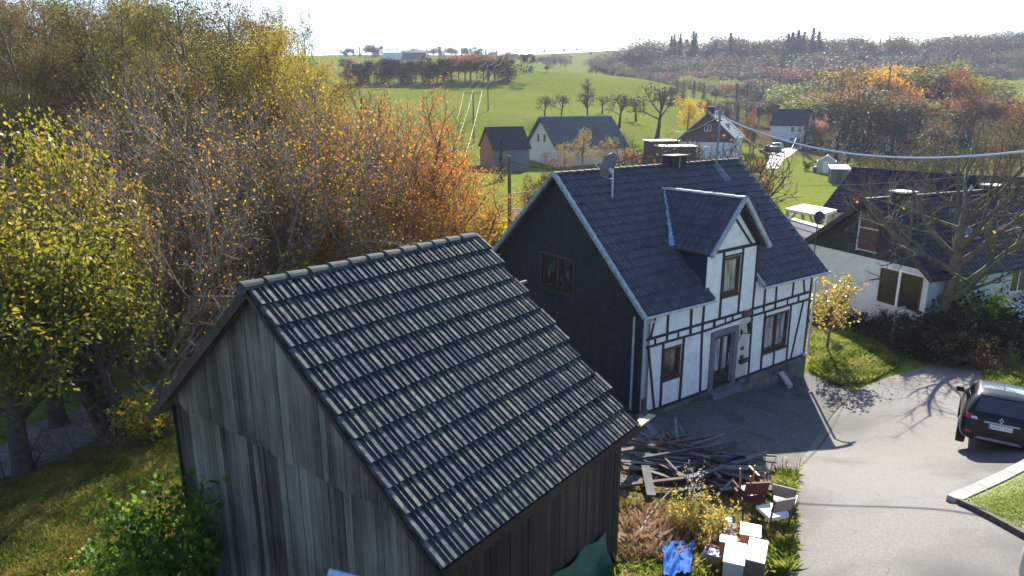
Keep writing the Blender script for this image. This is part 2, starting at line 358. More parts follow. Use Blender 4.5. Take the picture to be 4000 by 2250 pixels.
mb.add([(6.22, .0, 5.56), (4.72, .0, 7.3), (4.72, .3, 7.3), (6.22, .3, 5.56)], [[0, 3, 2, 1]])
mb.b2(HL-.3, HL, .3, HW, -.05, 4.0); mb.b2(0, HL-.3, HW-.3, HW, -.05, 4.0)
for a in (HL-.3, HL): mb.poly([(a, 0, 4.0), (a, HW, 4.0), (a, VR, ZR-.12)])
mb.build('wall', M_WHITE, house, scale=HK)
# cream panel beside the door, 4 mm proud
MB().b2(5.5, 6.2, -.006, .0, .02, 2.5).build('yellowed_panel', M_CREAM, house, scale=HK)
# black gable with its window opening
mb = MB(); g0 = (3.86, 5.86, 3.62, 5.02)
mb2 = MB(); wall_holes(mb, .0, HW, -1.2, 4.0, -.03, .27, [(g0[0], g0[1], g0[2], 4.01)], True)
def trap(b0, b1, z0, z1):     # piece of gable wall that follows the roof
    f = lambda b: min(rz(b), rz(HW-b))-.12
    pts = [(b0, z0), (b1, z0)]
    top = [(b1, min(z1, f(b1)))]
    if b0 < VR < b1 and f(VR) < z1: top.append((VR, f(VR)))
    top.append((b0, min(z1, f(b0)))); pts += top
    mb.poly([(-.03, b, z) for b, z in pts][::-1]); mb.poly([(.27, b, z) for b, z in pts])
trap(0, g0[0], 4.0, 9); trap(g0[1], HW, 4.0, 9); trap(g0[0], g0[1], g0[3], 9)
mb.b2(-.03, .27, g0[0]-.02, g0[0], 4.0, g0[3]); mb.b2(-.03, .27, g0[1], g0[1]+.02, 4.0, g0[3]); mb.b2(-.03, .27, g0[0]-.02, g0[1]+.02, g0[3], g0[3]+.02)
for z in np.arange(-1.0, 8.1, .30):     # cladding courses
    f = [b for b in (0.0, HW) ]
    b0 = max(0, (z+.16-ZE)/TT) if z > ZE-.1 else 0; b1 = HW-b0
    if b1-b0 < .3: continue
    segs = [(b0, b1)] if not (g0[2]-.1 < z < g0[3]+.05) else [(b0, g0[0]-.12), (g0[1]+.12, b1)]
    for s0, s1 in segs:
        if s1 > s0+.1: mb.box((-.036, (s0+s1)/2, z+.14), (.006, (s1-s0)/2, .005))
mb.build('gable_wall', M_SLATE, house, scale=HK)

def T(mb, a0, z0, a1, z1, w, b=-.022, t=.03):
    mb.beam((a0, b, z0), (a1, b, z1), w, t, (0, -1, 0))
mb = MB()
def jit(): return rnd.uniform(-.012, .012)
T(mb, -.02, -.03, HL, -.03, .10, -.022); T(mb, .04, 2.82, 5.7, 2.85, .10, -.026); T(mb, 6.1, 2.86, 10.42, 2.92, .10, -.026)
T(mb, .04, 2.53, 3.3, 2.51, .085, -.024); T(mb, 3.2, 2.51, 5.68, 2.62, .085, -.0245); T(mb, 6.1, 2.57, 10.42, 2.58, .09, -.024)
for q in [(.55, 3.92, .29, 2.87, .09), (1.14, 3.98, 1.16, 2.56, .11), (2.42, 3.98, 2.46, 2.55, .11), (3.15, 4.05, 3.14, 2.5, .12), (3.14, 2.48, 3.27, .02, .10),
          (.53, 2.79, .53, 2.56, .08), (1.77, 2.8, 1.77, 2.56, .08), (3.84, 2.8, 3.84, 2.57, .14), (4.53, 2.8, 4.53, 2.6, .07), (4.97, 2.8, 4.97, 2.62, .09), (5.61, 2.82, 5.61, 2.65, .09),
          (.2, 2.5, .66, .02, .10), (.98, 2.5, 1.0, .02, .11), (2.1, 2.5, 2.08, .02, .11), (6.23, 5.5, 6.26, 2.9, .10), (6.25, 2.9, 6.36, .02, .10),
          (6.99, 3.98, 7.03, 2.58, .10), (7.16, 2.55, 7.21, .02, .10), (7.78, 3.98, 7.84, 2.6, .10), (9.03, 3.98, 9.03, 2.95, .10), (9.66, 3.95, 9.95, 2.95, .09),
          (8.71, 2.9, 8.71, 2.6, .08), (9.53, 2.9, 9.53, 2.6, .08), (9.02, 2.55, 9.08, .02, .10), (8.09, .68, 8.12, .02, .09), (9.94, 2.55, 9.42, .02, .10),
          (10.41, 3.98, 10.43, .02, .12), (4.12, 5.5, 4.14, 2.87, .11), (5.3, 5.5, 5.3, 2.9, .11)]:
    T(mb, q[0], q[1], q[2], q[3], q[4]+jit(), -.020, .03)
T(mb, 3.22, 5.53, 6.22, 5.57, .12, -.028)
T(mb, 3.68, 5.6, 4.66, 6.98, .085, -.018); T(mb, 4.55, 6.82, 5.8, 5.6, .085, -.021)
T(mb, 4.2, 5.30, 5.24, 5.30, .06, -.014)
T(mb, 1.0, .98, 2.1, .98, .08, -.014); T(mb, 7.2, .66, 9.05, .66, .08, -.014)
T(mb, 3.3, 5.55, 4.80, 7.32, .22, -.032); T(mb, 6.25, 5.62, 4.64, 7.32, .26, -.036)
mb.build('timber_frame', M_TIMBER, house, scale=HK)
MB().b2(5.7, 6.15, -.03, -.004, 2.56, 2.88).build('rusty_patch', mat('rusty_beam_end', (.10, .05, .04), (.17, .1, .09), 12, .8), house, scale=HK)
MB().b2(-.02, HL+.1, -.05, .1, -1.75, -.09).b2(HL-.1, HL+.1, .1, HW, -1.75, -.09).build('plinth', M_PLINTH, house, scale=HK)

def window(par, w, bface, n, mglass, depth=.10, sill=True, name='window', axis=0):
    """window in an opening of the front wall (axis 0) or of the gable (axis 1)"""
    a0, a1, z0, z1 = w
    def B(mb, p, q, r, s, t, u):
        if axis == 0: mb.b2(p, q, r, s, t, u)
        else: mb.b2(r, s, p, q, t, u)
    fr = MB(); f = .09; d0, d1 = bface+depth-.05, bface+depth+.04
    B(fr, a0, a0+f, d0, d1, z0, z1); B(fr, a1-f, a1, d0, d1, z0, z1); B(fr, a0+f, a1-f, d0, d1, z0, z0+f); B(fr, a0+f, a1-f, d0, d1, z1-f, z1)
    for k in range(1, n): 
        c = a0+(a1-a0)*k/n; B(fr, c-.06, c+.06, d0-.01, d1, z0+f, z1-f)
    for k in range(n):
        c0 = a0+f+(a1-a0-2*f)*k/n; c1 = a0+f+(a1-a0-2*f)*(k+1)/n
        for p, q, r_, s_ in [(c0, c0+.05, z0+f, z1-f), (c1-.05, c1, z0+f, z1-f), (c0+.05, c1-.05, z0+f, z0+f+.05), (c0+.05, c1-.05, z1-f-.05, z1-f)]:
            B(fr, p, q, d0+.02, d1+.01, r_, s_)
    o = fr.build(name, M_FRAME, par, scale=HK)
    g = MB(); B(g, a0+f, a1-f, d1-.012, d1-.002, z0+f, z1-f); g.build('pane', mglass, o, scale=HK)
    if sill: s = MB(); B(s, a0-.05, a1+.05, bface-.06, bface+depth-.03, z0-.08, z0+.02); s.build('sill', M_FRAME, o, scale=HK)
    return o
window(house, W1, 0, 1, M_GLASSB, .08); window(house, W2, 0, 2, M_CURT, .08); window(house, WD, 0, 1, M_CURT, .08)
window(house, g0, -.03, 2, M_GLASSB, .14, axis=1)
# outer metal trim round gable window
tr = MB(); tr.b2(-.05, -.032, g0[0]-.03, g0[0], g0[2]-.25, g0[3]+.02); tr.b2(-.05, -.032, g0[1], g0[1]+.04, g0[2]-.1, g0[3]+.02); tr.b2(-.07, -.032, g0[0]-.03, g0[1]+.04, g0[3], g0[3]+.04)
tr.build('window_trim', mat('grey_trim', (.08, .09, .12), rough=.4), house, scale=HK)
# door
d = MB(); d.b2(DOOR[0], DOOR[1], .12, .18, DOOR[2], DOOR[3]); 
for a in (DOOR[0]+.02, DOOR[1]-.14): d.b2(a, a+.12, .09, .12, DOOR[2], DOOR[3])
d.b2(4.5, 4.62, .085, .12, -.1, 2.0); d.b2(DOOR[0]+.14, DOOR[1]-.14, .09, .12, -.12, .45); d.b2(DOOR[0]+.14, DOOR[1]-.14, .09, .12, 2.0, 2.1)
door = d.build('door', mat('dark_wooden_door', (.022, .012, .014), (.045, .024, .024), 9, .4, spec=.5), house, scale=HK)
MB().b2(4.18, 4.46, .10, .118, .62, 1.95).b2(4.66, 4.9, .10, .118, .62, 1.95).build('pane', M_CURT, door, scale=HK)
MB().tube([(4.98, .06, .75), (4.98, .03, .85), (4.98, .03, 1.15), (4.98, .06, 1.25)], .018, 6).tube([(4.98, .05, 1.4), (5.08, .05, 1.4)], .015, 6).build('handle', M_PIPE, door, scale=HK)
s = MB(); s.b2(3.72, 3.99, -.05, .1, -.2, 2.36); s.b2(5.15, 5.42, -.05, .1, -.24, 2.36); s.b2(3.99, 5.15, -.05, .1, 2.12, 2.37)
s.b2(3.7, 5.45, -.35, .1, -.42, -.14)
s.build('door_surround', M_STONE, house, scale=HK)
def painted_lit_tops(m, col1, col2, lo_=.22, hi_=.42):
    """pale sunlit tone painted on the rolls of the tiles (tint attribute), broken up by noise"""
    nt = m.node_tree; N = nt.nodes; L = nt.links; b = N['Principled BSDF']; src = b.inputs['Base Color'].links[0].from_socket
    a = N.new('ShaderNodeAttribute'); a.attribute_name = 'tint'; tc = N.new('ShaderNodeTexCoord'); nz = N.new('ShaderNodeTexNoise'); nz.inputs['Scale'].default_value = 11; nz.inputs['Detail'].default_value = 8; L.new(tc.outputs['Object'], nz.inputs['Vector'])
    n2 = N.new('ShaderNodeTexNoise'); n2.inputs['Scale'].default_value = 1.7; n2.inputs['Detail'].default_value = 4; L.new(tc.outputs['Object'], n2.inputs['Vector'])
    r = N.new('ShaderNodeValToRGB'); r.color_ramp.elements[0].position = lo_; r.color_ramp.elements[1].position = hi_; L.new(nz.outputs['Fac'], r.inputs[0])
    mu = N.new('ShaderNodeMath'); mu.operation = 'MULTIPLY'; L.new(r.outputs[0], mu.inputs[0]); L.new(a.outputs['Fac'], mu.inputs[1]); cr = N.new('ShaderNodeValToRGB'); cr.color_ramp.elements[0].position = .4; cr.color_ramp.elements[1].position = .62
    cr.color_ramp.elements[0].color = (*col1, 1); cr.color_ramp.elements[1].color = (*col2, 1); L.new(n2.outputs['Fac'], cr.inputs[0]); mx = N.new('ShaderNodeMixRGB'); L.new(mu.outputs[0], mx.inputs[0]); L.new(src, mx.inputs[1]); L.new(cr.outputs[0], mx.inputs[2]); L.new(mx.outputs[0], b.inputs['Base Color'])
painted_lit_tops(M_TILE_H, (.07, .062, .085), (.12, .112, .138), .42, .62)  # light streaks of the house roof, painted as sun on the rolls
# tiled roof with real rolls and overlapping courses
def tile_slope(mb, a0, a1, nrows, P0, dA, dS, nrm, slen, period, prof, step, rowrange=None, tintf=None, skew=0):
    """prof: list of (x in 0..1, height); rows run down along dS from P0; dA along the ridge"""
    P0, dA, dS, nrm = map(lambda v: np.asarray(v, float), (P0, dA, dS, nrm)); L = slen/nrows
    for r in range(nrows):
        s0, s1 = r*L-.04, (r+1)*L
        for (x0, x1) in (rowrange(r, (r+.5)*L) if rowrange else [(a0, a1)]):
            if x1-x0 < .05: continue
            n = int(math.ceil((x1-x0)/period)); off = (rnd.random()-.5)*.012
            xs, hs = [], []
            for k in range(-1, n+1):
                jt = rnd.uniform(-.004, .004)
                for px_, ph in prof:
                    X = a0+(math.floor((x0-a0)/period)+k+px_)*period+skew*r
                    if x0 <= X <= x1: xs.append(X); hs.append(ph+jt)
            if not xs: continue
            xs = [x0]+xs+[x1]; hs = [0]+hs+[0]
            xs = np.array(xs); hs = np.array(hs); m = len(xs)
            lift0, lift1 = .0, step
            def pts(sv, lf, k=1): return P0+dA*xs[:, None]+dS*(sv+off)+nrm*(lf+hs*k)[:, None]
            A = pts(s0, lift0); B = pts(s1, lift1); C = P0+dA*xs[:, None]+dS*(s1+off)+nrm*(-.01)
            V = np.concatenate([A, B, C]); i = np.arange(m-1)
            Q = np.concatenate([np.stack([i, i+m, i+m+1, i+1], -1), np.stack([i+m, i+2*m, i+2*m+1, i+m+1], -1)])
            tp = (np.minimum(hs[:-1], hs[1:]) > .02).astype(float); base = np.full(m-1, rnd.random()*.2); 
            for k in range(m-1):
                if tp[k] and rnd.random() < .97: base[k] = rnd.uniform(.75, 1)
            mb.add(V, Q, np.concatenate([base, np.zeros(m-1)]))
SL = math.hypot(1, TT); dSf = np.array([0, -1, -TT])/SL; nf = np.array([0, -TT, 1])/SL
rl = (VR+.32)*SL
prof_h = [(.0, 0), (.12, 0), (.2, .035), (.42, .035), (.5, .0), (.62, 0), (.68, .032), (.78, .032), (.86, 0)]
def hrows(r, s):
    b = VR-s/SL
    if b < .02: return [(-.45, 3.38), (6.42, HL+.42)]
    if b < 1.45: return [(-.45, 3.2), (6.22, HL+.42)]
    return [(-.45, HL+.42)]
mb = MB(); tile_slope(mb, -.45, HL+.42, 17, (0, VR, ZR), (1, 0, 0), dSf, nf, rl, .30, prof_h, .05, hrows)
dSb = np.array([0, 1, -TT])/SL
mb.add([(-.45, VR, ZR), (HL+.42, VR, ZR), (HL+.42, HW+.35, rz(-.35)), (-.45, HW+.35, rz(-.35))], [[0, 1, 2, 3]])
# underside and edges
for (x0, x1) in ((-.42, 3.36), (6.44, HL+.38)):
    mb.add([(x0, -.3, rz(-.3)-.09), (x1, -.3, rz(-.3)-.09), (x1, VR, ZR-.09), (x0, VR, ZR-.09), (x0, -.3, rz(-.3)-.01), (x1, -.3, rz(-.3)-.01), (x1, VR, ZR-.01), (x0, VR, ZR-.01)],
           [[0, 1, 2, 3], [0, 4, 5, 1], [1, 5, 6, 2], [0, 3, 7, 4]])
mb.add([(-.42, HW+.3, rz(-.3)-.09), (HL+.38, HW+.3, rz(-.3)-.09), (HL+.38, VR, ZR-.09), (-.42, VR, ZR-.09)], [[0, 1, 2, 3]])
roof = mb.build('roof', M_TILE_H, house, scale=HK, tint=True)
def ridge_tiles(mb, P, Q, n, r=.11, up=(0, 0, 1), side=None):
    P = np.asarray(P, float); Q = np.asarray(Q, float); d = norm(Q-P); L = np.linalg.norm(Q-P); up = np.asarray(up, float); b = norm(np.cross(d, up))
    for k in range(n):
        s0 = L*k/n-.01; s1 = L*(k+1)/n+.03; r0, r1 = r*.92, r*1.12
        c0 = P+d*s0+up*rnd.uniform(-.006, .006); c1 = P+d*s1
        th = np.linspace(-.15, math.pi+.15, 8)
        A = np.array([c0+b*r0*math.cos(t)+up*r0*.75*math.sin(t) for t in th]); B = np.array([c1+b*r1*math.cos(t)+up*(r1*.75*math.sin(t)+.01) for t in th])
        A2 = np.array([P+d*(s1+.0)+b*(r*.9)*math.cos(t)+up*r*.66*math.sin(t) for t in th])
        i = np.arange(7); mb.add(np.concatenate([A, B, A2]), np.concatenate([np.stack([i, i+8, i+9, i+1], -1), np.stack([i+8, i+16, i+17, i+9], -1)]))
mb = MB(); ridge_tiles(mb, (HL+.42, VR, ZR+.0), (-.45, VR, ZR+.0), 29, .115)
mb.build('ridge_tiles', mat('mossy_ridge_tile', (.035, .03, .032), (.10, .09, .085), 7, .8, .4), roof, scale=HK)
def verge(mb, P, Q, n, w=.13, t=.10, nrm=(0, 0, 1), side=(1, 0, 0)):
    P = np.asarray(P, float); Q = np.asarray(Q, float)
    for k in range(n):
        a = P+(Q-P)*(k/n-.004); b = P+(Q-P)*((k+1)/n+.012); o = norm(nrm)*(.016*(k % 1)) 
        d = norm(b-a); nn = norm(np.asarray(nrm, float)); s_ = np.cross(d, nn)
        mb.box((a+b)/2+nn*.012, (np.linalg.norm(b-a)/2, w/2, t/2), (d+nn*.03, s_, nn))
mb = MB(); e = .03
verge(mb, (-.47, VR-.02, ZR+.02), (-.47, -.33, rz(-.33)+.03), 18, .15, .13, nf)
nb = np.array([0, TT, 1])/SL
verge(mb, (-.47, VR+.02, ZR+.02), (-.47, HW+.33, rz(-.33)+.02), 18, .15, .13, nb)
mb.build('verge_tiles', M_VERGE, roof, scale=HK)
mb = MB(); verge(mb, (HL+.44, VR, ZR), (HL+.44, -.33, rz(-.33)+.02), 18, .12, .09, nf); mb.build('verge_tiles', M_TILE_H, roof, scale=HK)
mb = MB(); verge(mb, (6.43, .12, rz(.12)+.03), (6.43, -.33, rz(-.33)+.03), 2, .12, .12, nf); mb.build('verge_tiles', M_VERGE, roof, scale=HK)
# dormer roof
DZ = 7.5; ac = 4.68; eL, eR, ez = 2.98, 6.42, 5.52; 
bz = lambda z: (z-ZE)/TT
mb = MB()
for side, ae in ((-1, eL), (1, eR)):
    top0 = np.array([ac, -.32, DZ]); low0 = np.array([ae, -.32, ez]); dS_ = norm(low0-top0); ls = np.linalg.norm(low0-top0)
    nn = norm(np.cross((0, 1, 0), dS_)*(-side)); nn = nn if nn[2] > 0 else -nn
    def dr(r, s, top0=top0, low0=low0, ls=ls):
        z = top0[2]+(low0[2]-top0[2])*s/ls; return [(-.32, bz(z)+.12)]
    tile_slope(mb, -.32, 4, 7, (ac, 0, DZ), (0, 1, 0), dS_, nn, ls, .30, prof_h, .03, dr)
    lo = low0-nn*.08; tp = top0-nn*.08
    mb.add([tp, lo, lo+np.array([0, bz(ez)+.3, 0]), tp+np.array([0, bz(DZ)+.3, 0])], [[0, 1, 2, 3]])
    mb.add([top0, low0, lo, tp], [[0, 1, 2, 3]])
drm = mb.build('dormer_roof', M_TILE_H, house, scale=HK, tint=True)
mb = MB(); ridge_tiles(mb, (ac, 3.7, DZ+.0), (ac, -.34, DZ+.02), 8, .10); mb.build('ridge_tiles', M_VERGE2, drm, scale=HK)
mb = MB(); tl = norm(np.array([ac-eL, 0, DZ-ez])); nl = np.array([-(DZ-ez), 0, ac-eL]); nl = norm(nl)
verge(mb, (ac, -.36, DZ), (eL, -.36, ez), 8, .12, .12, nl); mb.build('verge_tiles', M_VERGE, drm, scale=HK)
mb = MB(); nr = norm(np.array([(DZ-ez), 0, eR-ac])); verge(mb, (ac+.02, -.35, DZ), (eR+.05, -.35, ez-.03), 9, .16, .16, nr); mb.build('verge_tiles', M_VERGE2, drm, scale=HK)
for a_, o_ in ((3.2, -.02), (6.23, .02)): MB().add([(a_, .02, 3.9), (a_, 1.5, 5.48), (a_, .02, 5.55), (a_+o_, .02, 3.9), (a_+o_, 1.5, 5.48), (a_+o_, .02, 5.55)], [[0, 1, 2], [5, 4, 3]]).build('dormer_cheek', M_SLATE, house, scale=HK)
# ragged pale flashing in the valley
mb = MB(); p0 = np.array([4.72, 3.6, rz(3.6)+.05]); p1 = np.array([eL+.1, 1.55, rz(1.55)+.05]); n = 16; pts = []
for k in range(n+1):
    t = k/n; c = p0*(1-t)+p1*t; w = .09+.13*t+rnd.uniform(-.04, .07)
    pts.append((c+np.array([-w*1.3, 0, 0])+nf*.07, c+np.array([w*.6, 0, 0])+nf*.09))
for k in range(n): mb.add([pts[k][0], pts[k][1], pts[k+1][1], pts[k+1][0]], [[0, 1, 2, 3]])
mb.build('valley_flashing', M_FLASH, roof, scale=HK)
mb = MB(); q = np.array([[3.1, .75, rz(.75)], [3.35, -.02, rz(-.02)]])
mb.add([q[0]+nf*.06-[.12, 0, 0], q[0]+nf*.09, q[1]+nf*.09-[.0, 0, 0], q[1]+nf*.06-[.14, 0, 0]], [[0, 1, 2, 3]]); mb.build('cheek_flashing', mat('dull_lead', (.06, .065, .08), (.1, .11, .13), 5), roof, scale=HK)
# gutters and pipes
for P_, r_, n_ in [([(-.45, -.36, rz(-.36)-.02), (3.4, -.36, rz(-.36)-.04)], .055, 'gutter'), ([(6.45, -.36, rz(-.36)-.02), (HL+.75, -.36, rz(-.36)-.05)], .055, 'gutter'),
        ([(HL+.5, -.34, 3.68), (HL+.3, -.2, 3.62), (HL+.12, -.09, 3.4), (HL+.1, -.09, .15), (HL+.1, -.12, .02), (HL-.35, -.16, .05)], .05, 'downpipe'),
        ([(-.08, -.06, 3.75), (-.08, -.05, .1)], .05, 'downpipe'), ([(-.1, .45, 3.6), (-.1, .45, 0)], .045, 'downpipe')]:
    MB().tube(P_, r_, 8).build(n_, M_PIPE, house, scale=HK)
# chimney
mb = MB(); mb.b2(5.95, 6.85, VR-.28, VR+.28, 7.8, 8.72); ch = mb.build('chimney', M_BRICK, roof, scale=HK)
MB().b2(5.91, 6.89, VR-.32, VR+.32, 8.72, 8.76).build('cap', mat('chimney_slab', (.2, .19, .19), (.32, .3, .3), 6), ch, scale=HK)
MB().b2(6.38, 6.41, VR-.30, VR-.282, 8.2, 8.71).build('joint', M_VERGE, ch, scale=HK)
# mast on the ridge
mb = MB(); mb.tube([(8.97, VR-.25, 8.0), (8.97, VR-.25, 10.75)], [.055, .045], 8); mb.tube([(8.7, VR-.25, 10.45), (9.25, VR-.25, 10.5)], .03, 6); mb.tube([(8.8, VR-.25, 10.15), (9.15, VR-.25, 10.2)], .03, 6)
for a in (8.72, 8.85, 9.1, 9.22): mb.tube([(a, VR-.25, 10.4), (a, VR-.25, 10.62)], .035, 6)
mb.build('mast', mat('galvanised_mast', (.16, .17, .19), (.25, .26, .29), 6, .5), roof, scale=HK)
mb = MB(); q0 = np.array([9.0, VR-.55, rz(VR-.55)]); 
mb.box(q0+nf*.05, (.22, .5, .01), ((1, 0, 0), dSf, nf)); mb.build('mast_flashing', mat('lead_flashing', (.10, .12, .15), (.16, .19, .23), 5, .6), roof, scale=HK)
# satellite dish on its own mast
md = MB(); mx = np.array([1.62, 3.54, rz(3.54)]); md.tube([mx, mx+[0, 0, 1.15]], .035, 8); 
dish_o = md.build('satellite_dish', M_PIPE, house, scale=HK)
def dish(mb, c, n, r, depth, wz=1.08):
    n = norm(n); a = norm(np.cross(n, (0, 0, 1))); b = np.cross(a, n); rr = np.linspace(0, 1, 6); V = [c-n*0]; 
    th = np.arange(24)*2*np.pi/24
    for q in rr[1:]: V += [c+a*r*q*math.cos(t)+b*r*q*wz*math.sin(t)+n*depth*q*q for t in th]
    Fc = [[0, 1+k, 1+(k+1) % 24] for k in range(24)]
    mb.add(V, Fc); base = mb.n-len(V)
    for i in range(4):
        o = 1+i*24
        mb.add(np.array(V), [[o+k, o+24+k, o+24+(k+1) % 24, o+(k+1) % 24] for k in range(24)])
    V2 = [c+a*r*math.cos(t)+b*r*wz*math.sin(t)+n*(depth+.01) for t in th]; V3 = [c+a*r*1.02*math.cos(t)+b*r*1.02*wz*math.sin(t)+n*(depth-.02) for t in th]
    mb.add(V2+V3, [[k, (k+1) % 24, 24+(k+1) % 24, 24+k] for k in range(24)])
mb = MB(); toward = np.array([-.15, 1, .35]); dc = mx+[-.05, .12, 1.25]
dish(mb, dc, toward, .46, .10); mb.build('reflector', mat('grey_dish', (.13, .13, .155), (.18, .18, .2), 3, .6), dish_o, smooth=True, scale=HK)
mb = MB(); mb.tube([mx+[0, 0, .75], mx+[-.02, .3, .78], dc+[-.12, .75, .05]], .018, 6); mb.beam(mx+[0, .0, 1.0], dc+[0, .05, -.1], .1, .1); mb.build('arm', M_PIPE, dish_o, scale=HK)
# lamp, number, bell, letter box, chute, meter
lm = MB(); lm.box((5.62, -.03, 2.0), (.05, .02, .11)); lm.tube([(5.62, -.05, 2.0), (5.66, -.2, 1.98), (5.72, -.3, 2.02)], .02, 6)
lm.tube([(5.72, -.3, 2.0), (5.72, -.3, 2.06), (5.72, -.3, 2.32), (5.72, -.3, 2.36), (5.72, -.3, 2.44), (5.72, -.3, 2.5)], [.05, .06, .1, .13, .05, .012], 6)
lm.build('wall_lantern', M_BLACK, house, scale=HK)
def text(body, size, mtl, name, parent, Mx, extrude=.004, font_shear=0, align='CENTER'):
    cu = bpy.data.curves.new(name, 'FONT'); cu.body = body; cu.size = size; cu.extrude = extrude; cu.align_x = align; cu.align_y = 'CENTER'; cu.resolution_u = 2
    tmp = bpy.data.objects.new(name+'_tmp', cu); COL.objects.link(tmp); dg = bpy.context.evaluated_depsgraph_get(); me = bpy.data.meshes.new_from_object(tmp.evaluated_get(dg))
    bpy.data.objects.remove(tmp); o = bpy.data.objects.new(name, me); COL.objects.link(o); me.materials.clear(); me.materials.append(mtl); me.transform(Mx)
    if parent is not None: o.parent = parent
    return o
XZ = Matrix(((1, 0, 0, 0), (0, 0, -1, 0), (0, 1, 0, 0), (0, 0, 0, 1)))      # text upright in the x-z plane, facing -y
text('3', .24, M_BLACK, 'house_number', house, Matrix.Translation((5.52*HK, -.012*HK, 1.74*HK)) @ XZ)
text('7', .24, M_BLACK, 'house_number', house, Matrix.Translation((5.66*HK, -.012*HK, 1.84*HK)) @ XZ)
th = np.linspace(0, 2*np.pi, 14, endpoint=False)
MB().add([(5.78+.12*math.cos(t), -.03, 1.27+.09*math.sin(t)) for t in th]+[(5.78+.12*math.cos(t), -.005, 1.27+.09*math.sin(t)) for t in th], [[k, (k+1) % 14, 14+(k+1) % 14, 14+k] for k in range(14)]).poly([(5.78+.12*math.cos(t), -.03, 1.27+.09*math.sin(t)) for t in th][::-1]).build('oval_plaque', mat('verdigris_plaque', (.04, .05, .05), (.09, .1, .1), 20), house, scale=HK)
MB().b2(5.68, 5.86, -.06, -.006, .84, .98).build('doorbell', M_BLACK, house, scale=HK)
MB().tube([(5.62, -.12, .72), (6.12, -.12, .76)], .085, 8).b2(5.62, 6.1, -.12, -.006, .66, .8).build('newspaper_tube', M_BLACK, house, scale=HK)
MB().add([(8.5, -.06, -.42), (8.85, -.06, -.42), (8.98, -.5, -.92), (8.6, -.5, -.92)], [[0, 1, 2, 3]]).add([(8.5, -.06, -.5), (8.85, -.06, -.5), (8.98, -.5, -.99), (8.6, -.5, -.99)], [[3, 2, 1, 0]]).b2(8.6, 8.98, -.52, -.5, -1.2, -.9).build('cellar_chute', mat('concrete_slab', (.3, .29, .28), (.4, .38, .37), 8), house, scale=HK)
MB().b2(8.52, 8.8, -.056, -.052, -.42, -.2).build('cellar_hatch', M_BLACK, house, scale=HK)
mtr = MB()
for k in range(4): mtr.tube([(-.12+k*.05, -.1-.03*k, -.2), (-.12+k*.05, -.1, .3+.08*k), (-.08, -.05, .5)], .02, 6)
mtr.b2(-.2, .12, -.22, -.06, -.15, .2); mtr.b2(-.06, .06, -.16, -.06, .48, .62)
mtr.build('meter_pipes', mat('pipe_grey', (.07, .07, .075), (.14, .13, .13), 12, .6), house, scale=HK)
MB().tube([(-.1, -.12, .35), (-.1, -.12, .62)], .04, 7).build('red_valve', mat('red_plastic', (.3, .03, .03), rough=.5), house, scale=HK)
cctv = MB(); cctv.tube([(.05, -.12, 3.55), (.3, -.22, 3.5)], .05, 8); cctv.b2(-.02, .1, -.1, 0, 3.45, 3.65)
cctv.build('security_camera', mat('camera_plastic', (.5, .5, .5), rough=.4), house, scale=HK)

